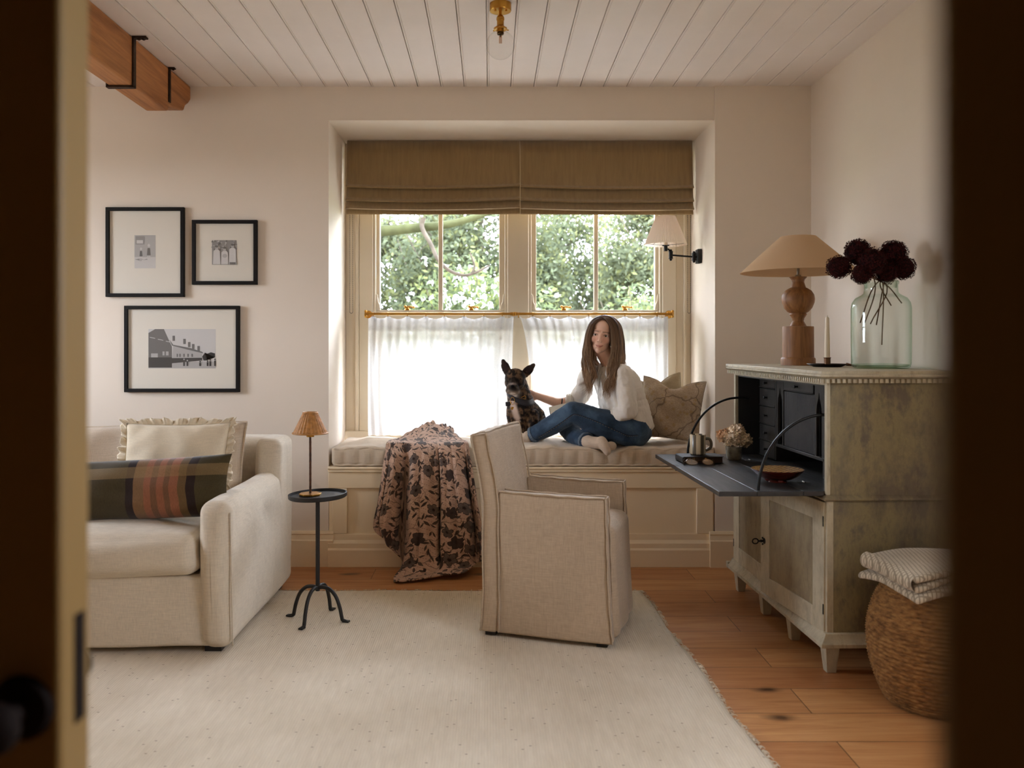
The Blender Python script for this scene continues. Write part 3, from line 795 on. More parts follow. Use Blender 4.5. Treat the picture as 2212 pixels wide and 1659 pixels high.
m = MB(); x_ = X(1110, RODY) - ox; m.tube([(x_ - 0.02, 0, 0), (x_ + 0.02, 0, 0)], 0.0095, 14); m.cyl((x_, 0, 0), (x_, 0.098, 0), 0.006, None, 10); m.sphere((x_ + 0.005, 0, 0), 0.011, 12, 8); m.obj('centre_bracket', BRASS, rod)
SHEER = NT('sheer_linen')
d_ = SHEER.node('ShaderNodeBsdfDiffuse'); tl = SHEER.node('ShaderNodeBsdfTranslucent'); tp = SHEER.node('ShaderNodeBsdfTransparent')
d_.inputs[0].default_value = (0.86, 0.83, 0.78, 1); tl.inputs[0].default_value = (0.60, 0.585, 0.57, 1)
m1 = SHEER.node('ShaderNodeMixShader'); m1.inputs[0].default_value = 0.60; m2 = SHEER.node('ShaderNodeMixShader')
th = SHEER.noise(SHEER.coords('Object', (160, 160, 700)), 1, 2)
SHEER.link(SHEER.ramp(th, [(0.35, (0.04, 0.04, 0.04, 1)), (0.65, (0.16, 0.16, 0.16, 1))]), m2.inputs[0])
SHEER.link(d_.outputs[0], m1.inputs[1]); SHEER.link(tl.outputs[0], m1.inputs[2]); SHEER.link(m1.outputs[0], m2.inputs[1]); SHEER.link(tp.outputs[0], m2.inputs[2]); SHEER.link(m2.outputs[0], SHEER.out.inputs[0]); SHEER = SHEER.m
def cafe(px0, px1, rings, label, seed, flare):
    r_ = random.Random(seed)
    x0, x1 = X(px0, RODY), X(px1, RODY); zt = CH - (685 - VY) / F * RODY; z0 = 0.617
    t = thing('cafe_curtain', label, 'curtain', ((x0 + x1) / 2, RODY, z0), 0, 'cafe curtains')
    cxm = (x0 + x1) / 2
    rx = [X(q, RODY) for q in rings]
    nr, nc = 60, 300; pts = np.zeros((nr, nc, 3))
    ph = [r_.uniform(0, 6.28) for _ in range(8)]
    for i in range(nr):
        v = i / (nr - 1); z = zt + (z0 - zt) * v
        for j in range(nc):
            u = j / (nc - 1); x = x0 + (x1 - x0) * u
            dr = min(abs(x - q) for q in rx)
            pin = math.exp(-(dr / 0.012) ** 2)
            fade = math.exp(-v * 3.2)
            fold = 0.010 * math.sin(x * 62 + ph[0]) * (0.25 + 0.75 * v) + 0.006 * math.sin(x * 131 + ph[1] + 1.5 * math.sin(v * 3)) + 0.006 * math.sin(x * 23 + ph[2]) * v
            y = fold * (1 - 0.7 * pin * fade) - 0.016 * pin * math.exp(-v * 2.6)
            zz = z + (0.004 * (1 if dr < 0.014 else 0) - 0.012 * min(1, dr / 0.05) * (1 if i < 6 else 0) * (1 - i / 6)) 
            if v > 0.93: y += 0.012 * (v - 0.93) / 0.07 * math.sin(x * 40 + ph[3])
            xx = x + flare[0] * (1 - u) * (v ** 0.6) + flare[1] * u * (v ** 0.6)
            pts[i, j] = (xx - cxm, y + 0.008, max(zz, z0) - z0)
    m = MB(); m.grid(pts[:, ::-1]); m.obj('curtain_cloth', SHEER, t, 180)
    hem = 7                                              # doubled heading band
    m = MB(); m.grid((pts[:hem + 1] + np.array([0, 0.004, 0]))[:, ::-1]); m.obj('heading_band', SHEER, t, 180)
    for q in rx:
        m = MB(); m.tube([(q - cxm, 0.0105 * math.cos(a), RODZ - z0 + 0.0105 * math.sin(a) - 0.002) for a in np.linspace(0, 2 * PI, 18)[:-1]], 0.0016, 6, closed=True)
        m.box(q - cxm - 0.003, q - cxm + 0.003, -0.003, 0.003, zt - z0 - 0.004, zt - z0 + 0.010); m.obj('ring_clip', BRASS, t)
cafe(795, 1110, (806, 838, 880, 920, 960, 1003, 1045, 1085, 1109), 'white sheer cafe curtain over the lower left window, behind the dog', 3, (0.0, -0.015))
cafe(1121, 1443, (1120, 1151, 1188, 1229, 1272, 1311, 1350, 1382, 1419, 1441), 'white sheer cafe curtain over the lower right window, behind the seated person', 4, (0.10, 0.0))
# ---------------------------------------------------------------- swing-arm wall lamp
PLEAT = NT('pleated_silk')
d_ = PLEAT.node('ShaderNodeBsdfDiffuse'); tl = PLEAT.node('ShaderNodeBsdfTranslucent'); m1 = PLEAT.node('ShaderNodeMixShader'); m1.inputs[0].default_value = 0.4
d_.inputs[0].default_value = C(236, 220, 204); tl.inputs[0].default_value = C(236, 220, 204)
PLEAT.link(d_.outputs[0], m1.inputs[1]); PLEAT.link(tl.outputs[0], m1.inputs[2]); PLEAT.link(m1.outputs[0], PLEAT.out.inputs[0]); PLEAT = PLEAT.m
sl = thing('wall_lamp', 'black swing-arm wall lamp with pleated pink shade on the right of the window', 'lamp', (RX1, 4.62, 1.597))
def sp(px, py): return P(px, py, 4.62) - Vector((RX1, 4.62, 1.597))
m = MB(); m.box(-0.024, -0.001, -0.03, 0.03, -0.038, 0.038); m.obj('wall_plate', BLACKM, sl, 40, 0.003)
m = MB()
def joint(c):
    m.cyl(c + Vector((0, 0, -0.017)), c + Vector((0, 0, 0.017)), 0.011, None, 16); m.sphere(c + Vector((0, 0, 0.024)), 0.0075, 12, 8); m.sphere(c + Vector((0, 0, -0.024)), 0.0075, 12, 8)
    for s in (-1, 1): m.tube([c + Vector((0, 0, s * 0.017)), c + Vector((0, 0, s * 0.02))], [0.0125, 0.0125], 14)
j1, j2 = sp(1499, 555), sp(1449, 551); j1.y = j2.y = 0
joint(j1); joint(j2); m.cyl(j1 + Vector((0.0, 0, 0)), Vector((-0.02, 0, j1.z)), 0.006); m.cyl(j1, j2, 0.0048, None, 12)
hx = sp(1438, 540)
m.tube([Vector(q) for q in crom([j2, (j2.x - 0.012, 0, hx.z + 0.004), (hx.x, 0, hx.z - 0.004)], 8)], 0.0045, 10)
m.obj('swing_arm', BLACKM, sl)
m = MB(); m.cyl((hx.x, 0, hx.z - 0.006), (hx.x, 0, hx.z + 0.022), 0.0105, None, 16); m.tube([(hx.x, 0, hx.z + 0.022), (hx.x, 0, hx.z + 0.025)], [0.019, 0.02], 18); m.obj('lamp_holder', BLACKM, sl)
m = MB(); m.cyl((hx.x, 0, hx.z + 0.025), (hx.x, 0, hx.z + 0.085), 0.0098, None, 16); m.obj('candle_tube', plain('ivory', C(225, 205, 180), 0.5), sl)
m = MB()
ztop, zbot = sp(1437, 468).z, sp(1437, 529).z
prof = [(0.113 + (0.052 - 0.113) * v, zbot + (ztop - zbot) * v) for v in np.linspace(0, 1, 12)]
m.lathe(prof, 144, (hx.x, 0, 0), lambda i, k: (0.0018 if k % 2 else -0.0018)); m.f = [f for f in m.f if len(f) == 4]; m.mi = [0] * len(m.f); m.uv = [None] * len(m.f)
m.obj('lamp_shade', PLEAT, sl, 0)
m = MB(); m.tube([(hx.x + 0.106 * math.cos(a), 0.106 * math.sin(a), zbot + 0.012) for a in np.linspace(0, 2 * PI, 40)[:-1]], 0.0011, 6, closed=True)
for k in range(3): m.tube([(hx.x + 0.105 * math.cos(k * 2.09), 0.105 * math.sin(k * 2.09), zbot + 0.012), (hx.x, 0, hx.z + 0.08)], 0.001, 6)
m.obj('shade_carrier', BLACKM, sl)
# ---------------------------------------------------------------- ceiling light
cl = thing('ceiling_light', 'brass flush ceiling light with clear glass globe', 'lamp', (X(1081, 3.29), 3.29, H))
m = MB(); m.lathe([(0.0, 0.0), (0.0415, 0.0), (0.0415, -0.026), (0.040, -0.0285), (0.0, -0.0285)], 40); m.cyl((-0.02, -0.018, -0.028), (-0.02, -0.018, -0.036), 0.004); m.cyl((0.022, -0.016, -0.028), (0.022, -0.016, -0.036), 0.004); m.obj('canopy', BRASS, cl)
m = MB(); m.lathe([(0.006, -0.028), (0.006, -0.042), (0.011, -0.046), (0.0155, -0.054), (0.0155, -0.062), (0.0135, -0.064), (0.0135, -0.082), (0.017, -0.088), (0.026, -0.094), (0.0255, -0.099), (0.015, -0.094), (0.013, -0.096), (0.013, -0.108), (0.0, -0.108)], 32)
for a in (0.4, 2.5, 4.6): m.cyl((0.027 * math.cos(a), 0.027 * math.sin(a), -0.0965), (0.034 * math.cos(a), 0.034 * math.sin(a), -0.0965), 0.0025)
m.obj('lamp_holder', BRASS, cl)
m = MB(); m.lathe([(0.022, -0.096), (0.022, -0.102)] + [(0.0545 * math.sin(a), -0.158 + 0.0545 * math.cos(a)) for a in np.linspace(0.42, PI, 24)], 40); m.obj('glass_globe', glass_pane('thin_glass', (0.97, 0.97, 0.96, 1), 1.45), cl)
m = MB(); m.lathe([(0.011, -0.106), (0.013, -0.112), (0.012, -0.118), (0.003, -0.120), (0.0022, -0.128), (0.0, -0.128)], 20); m.obj('bulb_cap', plain('dark_brass', C(90, 66, 34), 0.4, 0.9), cl)
m = MB()
for dx in (-0.004, 0.0, 0.004): m.cyl((dx, 0, -0.122), (dx, 0, -0.152), 0.0012, None, 8)
m.obj('filament', plain('filament', C(214, 150, 92), 0.5), cl)
# ---------------------------------------------------------------- beam with iron straps
BEAMW = wood('old_beam_wood', C(128, 76, 38), C(206, 142, 86), 1, 0.55, 0.6, bump=0.6, dark=C(44, 22, 10))
bm_ = thing('ceiling_beam', 'old dark wood ceiling beam with iron straps', 'beam', (-1.575, D, H))
m = MB(); zb_ = 2.221 - H
pr = [(-3.4, -0.001), (-3.4, zb_), (4.034 - D, zb_), (4.045 - D, zb_ + 0.015), (4.05 - D, zb_ + 0.03), (4.10 - D, zb_ + 0.034), (4.19 - D, zb_ + 0.05), (4.245 - D, zb_ + 0.06), (4.265 - D, zb_ + 0.09), (4.31 - D, zb_ + 0.115), (-0.003, zb_ + 0.14), (-0.003, -0.001)]
m.prism(pr, 'x', -0.048, 0.055); m.obj('beam_timber', BEAMW, bm_, 30, 0.008, 2)
RUST = plain('old_iron', C(62, 44, 32), 0.7, 0.5, 0.4, 0.45, 30, 0.5, 120)
ys = 3.64 - D
m = MB(); m.box(-0.056, -0.048, ys - 0.014, ys + 0.014, zb_ - 0.008, 0); m.box(0.055, 0.063, ys - 0.014, ys + 0.014, zb_ - 0.008, -0.001); m.box(-0.056, 0.063, ys - 0.014, ys + 0.014, zb_ - 0.010, zb_ - 0.0005)
m.box(0.055, 0.115, ys - 0.014, ys + 0.014, -0.009, -0.001)
m.obj('iron_strap', RUST, bm_, 40, 0.002)
m = MB()
for dx in (0.08, 0.10): m.sphere((dx, ys, -0.011), (0.008, 0.008, 0.005), 10, 6)
m.obj('bolt', RUST, bm_)
m = MB(); y2 = 4.045 - D; m.box(0.055, 0.062, y2 - 0.011, y2 + 0.011, -0.165, -0.001); m.box(0.055, 0.085, y2 - 0.011, y2 + 0.011, -0.008, -0.001); m.sphere((0.075, y2, -0.010), (0.007, 0.007, 0.004), 10, 6); m.obj('iron_strap', RUST, bm_, 40, 0.002)
# ---------------------------------------------------------------- rug
RUGM = NT('woven_rug')
vv = RUGM.coords('Object')
wv = RUGM.node('ShaderNodeTexWave', wave_type='BANDS', bands_direction='X'); RUGM.set(wv, Scale=38.0, Distortion=0.6, Detail=2.0, Detail_Scale=1.0); RUGM.link(vv, wv.inputs['Vector'])
wv2 = RUGM.node('ShaderNodeTexWave', wave_type='BANDS', bands_direction='Y'); RUGM.set(wv2, Scale=46.0, Distortion=1.0, Detail=2.0); RUGM.link(vv, wv2.inputs['Vector'])
n1 = RUGM.noise(RUGM.coords('Object', (60, 9, 1)), 1, 4); n2 = RUGM.noise(vv, 2.2, 4)
c_ = RUGM.ramp(n1, [(0.3, C(210, 195, 170)), (0.7, C(222, 208, 184))])
c_ = RUGM.mix(1.0, c_, RUGM.ramp(n2, [(0.35, (0.86, 0.84, 0.80, 1)), (0.65, (1, 1, 1, 1))]), 'MULTIPLY')
vsp = RUGM.node('ShaderNodeTexVoronoi', voronoi_dimensions='2D'); vsp.inputs['Scale'].default_value = 17; RUGM.link(RUGM.coords('Object', (1, 1.5, 1), (0, 0, 0.5)), vsp.inputs['Vector'])
rsp = RUGM.node('ShaderNodeSeparateColor'); RUGM.link(vsp.outputs['Color'], rsp.inputs[0])
spk = RUGM.math('MULTIPLY', RUGM.ramp(vsp.outputs['Distance'], [(0.05, (0.75, 0.75, 0.75, 1)), (0.085, (0, 0, 0, 1))]), RUGM.math('GREATER_THAN', rsp.outputs[0], 0.72))
c_ = RUGM.mix(spk, c_, C(112, 84, 58))
ww = RUGM.math('MULTIPLY', wv.outputs[1], RUGM.math('MULTIPLY_ADD', wv2.outputs[1], 0.5, 0.5))
c_ = RUGM.mix(RUGM.math('MULTIPLY_ADD', ww, -0.10, 0.10), c_, C(146, 124, 92))
RUGM.pbr(c_, 0.95, 0, 0.1, RUGM.bump(RUGM.math('ADD', ww, RUGM.math('MULTIPLY', n1, 0.5)), 0.30, 0.004), 0.2); RUGM = RUGM.m
rg = thing('rug', 'large natural cream woven rug on the oak floor under the armchair', 'rug', (-0.62, 2.45, 0.0))
nr, nc = 120, 120; pts = np.zeros((nr, nc, 3))
for i in range(nr):
    for j in range(nc):
        u, v = j / (nc - 1), i / (nr - 1)
        y = 1.02 + (3.887 - 1.02) * v; x = -2.15 + u * (0.683 + (3.887 - y) * 0.0383 + 2.15)
        x += 0.006 * math.sin(y * 9) * u ** 8 + 0.003 * math.sin(y * 31) * u ** 20; y += (0.005 * math.sin(x * 11) + 0.003 * math.sin(x * 37)) * v ** 12
        e = min(u, 1 - u, v, 1 - v) * nc
        pts[i, j] = (x + 0.62, y - 2.45, 0.010 + 0.0012 * math.sin(x * 7 + y * 3) * min(1, e / 6) - (0.005 if e < 0.5 else 0))
m = MB(); m.grid(pts); o = m.obj('rug_pile', RUGM, rg, 180)
m_ = o.modifiers.new('thickness', 'SOLIDIFY'); m_.thickness = 0.0085; m_.offset = -1
m = MB(); r_ = random.Random(2)
for _ in range(420):                                     # short loose ends along the right and far edges
    if r_.random() < 0.6:
        y = r_.uniform(1.9, 3.88); x = 0.683 + (3.887 - y) * 0.0383 + 0.62 + 0.006 * math.sin(y * 9); d = Vector((r_.uniform(0.006, 0.02), r_.uniform(-0.01, 0.01), 0)); p0 = Vector((x - 0.004, y - 2.45, 0.007))
    else:
        x = r_.uniform(-1.0, 0.68); p0 = Vector((x + 0.62, 3.885 - 2.45 + 0.005 * math.sin(x * 11), 0.007)); d = Vector((r_.uniform(-0.006, 0.006), r_.uniform(0.004, 0.012), 0))
    m.tube([p0, p0 + d * 0.6 + Vector((0, 0, 0.002)), p0 + d - Vector((0, 0, 0.003))], [0.0018, 0.0016, 0.0010], 5)
f = m.obj('loose_ends', RUGM, rg, 0); f['kind'] = 'stuff'
RT = 0.0105                                              # rug top

# ---------------------------------------------------------------- sofa
SOFAM = linen('sofa_linen', C(212, 198, 176), 0.07, 0.2, 0.04)
sf = thing('sofa', 'oatmeal linen slipcovered sofa along the back wall on the left', 'sofa', (-1.95, 3.55, RT))
def sx(x): return x + 1.95
def sy(y): return y - 3.55
XA1, XA0, XB1 = -0.935, -1.052, -2.97
def wrap(amount=0.006, f=3.0, sd=1):
    def fn(w):
        x, y, z = w
        return np.array((x + amount * math.sin(z * 9 * f / 3 + y * 5 + sd), y + amount * math.sin(x * 6 + z * 7 + sd * 2), z))
    return fn
zf = 0.022
m = MB()
def base_fn(w):
    x, y, z = w
    k = max(0, 1 - z / 0.25)
    return np.array((x, y - 0.012 * k * (1 if y < -0.3 else 0) + 0.004 * math.sin(x * 7 + z * 11) * (1 if y < -0.3 else 0), z + 0.004 * math.sin(x * 9) * (1 if z < 0.1 else 0)))
m.softbox(sx(XB1 - 0.1), sx(XA1 - 0.02), sy(3.085), sy(4.02), zf, 0.275, 0.015, 14, (0, 0, 0), base_fn); m.obj('base_cover', SOFAM, sf, 180)
def arm_fn(sgn, X0):
    def fn(w):
        x, y, z = w
        k = max(0, 1 - z / 0.5)
        out = 0.010 * k * sgn + 0.004 * math.sin(y * 6 + z * 5) * (1 if (x - X0) * sgn > 0 else 0.3)
        t = (y - sy(3.55)) / 0.25
        up = 0.0
        return np.array((x + out, y - 0.010 * k * (1 if y < -0.35 else 0) + 0.004 * math.sin(z * 12), z + up - 0.006 * math.exp(-((y - 0.05) / 0.25) ** 2) * (1 if z > 0.4 else 0)))
    return fn
m = MB(); m.softbox(sx(XA0), sx(XA1), sy(3.068), sy(4.0), zf - 0.004, 0.545, 0.045, 12, (0.012, 0.012, 0.008), arm_fn(1, sx(-1.0))); m.obj('arm', SOFAM, sf, 180)
m = MB(); m.softbox(sx(XB1 - 0.12), sx(XB1), sy(3.068), sy(4.0), zf - 0.004, 0.545, 0.045, 12, (0.012, 0.012, 0.008), arm_fn(-1, sx(-3.0))); m.obj('arm', SOFAM, sf, 180)
def back_fn(w):
    x, y, z = w
    return np.array((x, y + 0.05 * max(0, z - 0.3), z + 0.006 * math.sin(x * 5)))
m = MB(); m.softbox(sx(XB1 - 0.11), sx(XA1 + 0.003), sy(3.86), sy(4.03), 0.1, 0.695, 0.04, 14, (0.006, 0.01, 0.006), back_fn)
# swept shoulder where the arm rises into the back
for xa, xb in ((XA0 + 0.004, XA1 + 0.002), (XB1 - 0.122, XB1 - 0.004)):
    def post_fn(w):
        x, y, z = w
        sweep = 0.16 * max(0, (0.66 - z)) ** 1.0 * max(0, min(1, (z - 0.30) / 0.25))
        return np.array((x, y - (sweep if y < sy(3.9) else 0) + 0.03 * max(0, z - 0.5), z + 0.003 * math.sin(x * 30)))
    m.softbox(sx(xa), sx(xb), sy(3.80), sy(4.025), 0.10, 0.690, 0.035, 14, (0.004, 0.006, 0.006), post_fn)
m.obj('back_frame', SOFAM, sf, 180)
def seat_fn(sd):
    def fn(w):
        x, y, z = w
        return np.array((x + 0.004 * math.sin(z * 40 + y * 9), y + 0.006 * math.sin(x * 8 + sd) - 0.012 * math.sin(PI * min(1, max(0, (z - 0.27) / 0.19))) * (1 if y < -0.3 else 0), z + 0.006 * math.sin(x * 6 + y * 7 + sd)))
    return fn
for k, (a, b_) in enumerate(((-2.0, XA0 - 0.004), (XB1 + 0.004, -2.006))):
    m = MB(); m.softbox(sx(a), sx(b_), sy(3.055), sy(3.86), 0.272, 0.425, 0.05, 14, (0.004, 0.02, 0.040), seat_fn(k)); m.obj('seat_cushion', SOFAM, sf, 180)
def bump_pillow(w, h, T, corner=0.06, n=40, p=2.2, sd=0, wr=0.006, pinch=0.5):
    """two puffed faces meeting in a seam; local x width, z height, y thickness"""
    pts = []
    for s in (-1, 1):
        g = np.zeros((n, n, 3))
        for i in range(n):
            for j in range(n):
                u, v = -1 + 2 * j / (n - 1), -1 + 2 * i / (n - 1)
                th = (max(0, 1 - abs(u) ** p) * max(0, 1 - abs(v) ** p)) ** pinch
                xx = u * (w / 2) * (1 - corner * (1 - v * v)); zz = v * (h / 2) * (1 - corner * (1 - u * u))
                wrk = wr * (math.sin(7 * u + 3 * v + sd) * math.cos(5 * v - 2 * u + 2 * sd) + 0.5 * math.sin(15 * u * v + sd))
                g[i, j] = (xx, s * (T / 2 * th + wrk * min(1, th * 1.5)), zz)
        pts.append(g)
    return pts
def pillow_obj(name, parent, w, h, T, mat, M_=None, piping=0, sag=None, **k):
    g = bump_pillow(w, h, T, **k); m = MB()
    for q, s in zip(g, (-1, 1)):
        q = q.copy()
        if sag is not None:
            for a in q.reshape(-1, 3): a[2] += sag(a[0] / w * 2, a[2] / h * 2)
        m.T = M_; m.grid(q if s < 0 else q[:, ::-1]); 
    o = m.obj(name, mat, parent, 180)
    me = o.data; bm = bmesh.new(); bm.from_mesh(me); bmesh.ops.remove_doubles(bm, verts=bm.verts, dist=0.0004); bm.to_mesh(me); bm.free()
    if piping:
        q = g[0].copy()
        if sag is not None:
            for a in q.reshape(-1, 3): a[2] += sag(a[0] / w * 2, a[2] / h * 2)
        loop = list(q[0, :]) + list(q[1:, -1]) + list(q[-1, -2::-1]) + list(q[-2:0:-1, 0])
        m2 = MB(); m2.T = M_; m2.tube([Vector((a[0], 0, a[2])) for a in loop], piping, 7, closed=True); m2.obj('piping', mat, o, 180)
    return o
def RM(loc, rx=0, ry=0, rz=0): return Matrix.Translation(Vector(loc)) @ Euler((rx, ry, rz), 'XYZ').to_matrix().to_4x4()
SOFAB = linen('back_cushion_linen', C(198, 180, 158), 0.08, 0.2, 0.05)
for k, (cx_, w_) in enumerate(((-1.545, 0.94), (-2.47, 0.94))):
    pillow_obj('back_cushion', sf, w_, 0.40, 0.22, SOFAB, RM((sx(cx_), sy(3.735), 0.565), -0.20, 0, 0), 0.0055, lambda u, v: 0.012 * math.sin(u * 2.4), sd=k * 1.7, wr=0.010, n=56, p=3.4, corner=0.03)
m = MB(); m.tube([(sx(XA1) - 0.002 + 0.012 * max(0, 1 - z / 0.5), sy(3.082) - 0.008 * max(0, 1 - z / 0.5), z) for z in np.linspace(0.03, 0.505, 14)], 0.003, 6); m.obj('seam', SOFAM, sf, 180)
for x_, y_ in ((XA1 - 0.07, 3.13), (XA1 - 0.06, 3.93), (XB1 - 0.05, 3.13), (XB1 - 0.05, 3.93)):
    m = MB(); z0_ = -RT if y_ > 3.9 else 0; m.box(sx(x_) - 0.03, sx(x_) + 0.03, sy(y_) - 0.03, sy(y_) + 0.03, z0_ + 0.0005, 0.05); m.obj('foot', plain('dark_foot', C(26, 20, 16), 0.5), sf)
# ---------------------------------------------------------------- frilled cushion
FRILL = linen('cream_frill_linen', C(226, 211, 184), 0.05, 0.2, 0.05)
fc = thing('frilled_cushion', 'cream cushion with ruffled edge leaning on the sofa back', 'cushion', (-1.285, 3.475, 0.47))
Mx = RM((0, 0.01, 0.165), -0.30, 0.0, 0.06)
pillow_obj('cushion_cover', fc, 0.42, 0.34, 0.15, FRILL, Mx, sd=0.6, n=44)
g = bump_pillow(0.42, 0.34, 0.15, sd=0.6, n=44)[0]
loop = list(g[0, :]) + list(g[1:, -1]) + list(g[-1, -2::-1]) + list(g[-2:0:-1, 0])
lp = np.array([(a[0], 0, a[2]) for a in loop]); cl_ = np.vstack([lp, lp[:1]]); q = crom(cl_, 900)
nrm = q / np.linalg.norm(q, axis=1)[:, None]
rows = []
rq = random.Random(3); ph = np.cumsum([0.21 + 0.13 * rq.random() for _ in range(900)])
for v in np.linspace(0, 1, 7):
    out = q + nrm * 0.030 * v * (1 + 0.18 * np.sin(ph * 0.31))[:, None]
    out[:, 1] += v * 0.011 * np.sin(ph) + v * 0.004 * np.sin(ph * 2.3)
    out[:, 0] += v * 0.004 * np.cos(ph * 1.3); out[:, 2] += v * 0.004 * np.sin(ph * 0.7 + 1)
    rows.append(out)
m = MB(); m.T = Mx; m.grid(np.array(rows)); m.obj('ruffle', FRILL, fc, 180, solid=0.0015)
# ---------------------------------------------------------------- tartan bolster cushion
TART = NT('checked_wool')
tc = TART.node('ShaderNodeUVMap'); sep = TART.node('ShaderNodeSeparateXYZ'); TART.link(tc.outputs[0], sep.inputs[0])
OL, OLL, TAN, TERR, DK = C(72, 62, 38), C(122, 104, 66), C(130, 98, 66), C(150, 96, 68), C(46, 32, 28)
cv = TART.ramp(sep.outputs[0], [(0.0, OL), (0.505, DK), (0.545, TAN), (0.60, TERR), (0.635, C(120, 84, 58)), (0.665, TERR), (0.70, C(120, 84, 58)), (0.73, TERR), (0.77, C(108, 84, 52)), (0.81, DK), (0.855, OL)], 'CONSTANT')
ch = TART.ramp(sep.outputs[1], [(0.0, C(0, 0, 0)), (0.66, (1, 1, 1, 1)), (0.85, C(0, 0, 0))], 'CONSTANT')
band = TART.mix(0.5, cv, C(158, 130, 88), 'MIX')
c_ = TART.mix(TART.math('MULTIPLY', ch, 0.85), cv, band)
th = TART.noise(TART.coords('Object', (500, 500, 60)), 1, 3)
c_ = TART.mix(1.0, c_, TART.ramp(th, [(0.3, (0.72, 0.72, 0.72, 1)), (0.7, (1, 1, 1, 1))]), 'MULTIPLY')
TART.pbr(c_, 0.9, 0, 0.15, TART.bump(th, 0.25, 0.002), 0.25); TART = TART.m
tcu = thing('checked_cushion', 'long olive and rust checked lumbar cushion in front of the frilled cushion', 'cushion', (-1.365, 3.255, 0.462))
TW, TH = 0.76, 0.235
MT = RM((0, 0.0, 0.108), -0.24, -0.05, 0.0)
def pillow_uv(name, parent, w, h, T, mat, M_, **k):
    g = bump_pillow(w, h, T, **k); m = MB(); m.T = M_
    m.grid(g[0]); b = g[1][:, ::-1]; m.grid(b)
    return m.obj(name, mat, parent, 180)
pillow_uv('cushion_cover', tcu, TW, TH, 0.14, TART, MT, corner=0.05, n=48, p=2.6, sd=2.0, wr=0.005)
# ---------------------------------------------------------------- occasional table and wicker lamp
IRON = plain('table_iron', C(36, 33, 31), 0.5, 0.3, 0.5, 0.15, 40, 0.08, 150)
tb = thing('side_table', 'small round black iron pedestal table beside the sofa arm', 'table', (-0.700, 3.465, RT))
tz = 0.514 - RT
tilt = Matrix.Translation((0, 0, tz)) @ Euler((0.0, -0.035, 0)).to_matrix().to_4x4()
m = MB(); m.T = tilt; m.lathe([(0.0, -0.012), (0.112, -0.012), (0.117, -0.008), (0.1175, 0.006), (0.113, 0.007), (0.1115, -0.003), (0.0, -0.003)], 56); m.obj('table_top', IRON, tb, 35)
m = MB(); m.tube([(0, 0, 0.115), (0, 0, tz - 0.012)], 0.0085, 14); m.tube([(0, 0, tz - 0.03), (0, 0, tz - 0.012)], [0.010, 0.02], 14); m.obj('stem', IRON, tb)
for k in range(4):
    a = math.radians(-17 + 90 * k); R_ = 0.128
    prof = [(0.0, 0.125), (0.02, 0.131), (0.052, 0.126), (0.080, 0.100), (0.098, 0.058), (0.107, 0.020), (0.112, 0.007), (0.130, 0.0045)]
    pts_ = crom([(r * math.cos(a), r * math.sin(a), z) for r, z in prof], 30)
    m = MB(); m.tube([Vector(p) for p in pts_], [0.0075] * 24 + [0.0074, 0.007, 0.0066, 0.006, 0.005, 0.004], 10)
    m.T = Matrix.Translation((0.126 * math.cos(a), 0.126 * math.sin(a), 0.0035)) @ Matrix.Rotation(a, 4, 'Z'); m.box(-0.012, 0.014, -0.009, 0.009, -0.003, 0.003); m.obj('leg', IRON, tb)
RATTAN = plain('rattan', C(176, 122, 62), 0.5, 0, 0.4, 0.3, 60, 0.2, 300)
tl_ = thing('rattan_lamp', 'small table lamp with rattan shade and bamboo stem on the round black table', 'lamp', (-0.731, 3.47, 0.5135 - 0.0018))
m = MB(); m.prism([(0.046 * math.cos(a), 0.046 * math.sin(a)) for a in np.linspace(0, 2 * PI, 9)[:-1] + PI / 8], 'z', 0.0005, 0.0075); m.obj('base', BRASS, tl_, 30, 0.0015)
TORT = plain('tortoise_bamboo', C(74, 40, 18), 0.3, 0, 0.5, 0.75, 45)
m = MB(); prof = []
for k in range(9):
    z0, z1 = 0.008 + k * 0.0258, 0.008 + (k + 1) * 0.0258
    prof += [(0.0050, z0), (0.0046, z0 + 0.006), (0.0046, z1 - 0.006), (0.0050, z1 - 0.001)]
m.lathe(prof, 16); m.obj('stem', TORT, tl_)
m = MB()
m.tube([(0, 0, 0.236), (0, 0, 0.252)], 0.016, 18); m.tube([(0, 0, 0.252), (0, 0, 0.30)], 0.010, 14); m.obj('lamp_fitting', BRASS, tl_)
nrow, ncol = 19, 28
prof = [(0.0695 + (0.029 - 0.0695) * v, 0.251 + 0.083 * v) for v in np.linspace(0, 1, nrow * 3 + 1)]
def wv_(i, k): return 0.0013 * math.sin(2 * PI * i / 3) + 0.0009 * math.cos(PI * k / 4)
m = MB(); m.lathe(prof, ncol * 4 * 2, (0, 0, 0), wv_); m.f = [f for f in m.f if len(f) == 4]; m.mi = [0] * len(m.f); m.uv = [None] * len(m.f)
for z, r in ((0.251, 0.0705), (0.334, 0.029)): m.tube([(r * math.cos(a), r * math.sin(a), z) for a in np.linspace(0, 2 * PI, 40)[:-1]], 0.003, 7, closed=True)
m.obj('lamp_shade', RATTAN, tl_, 180)
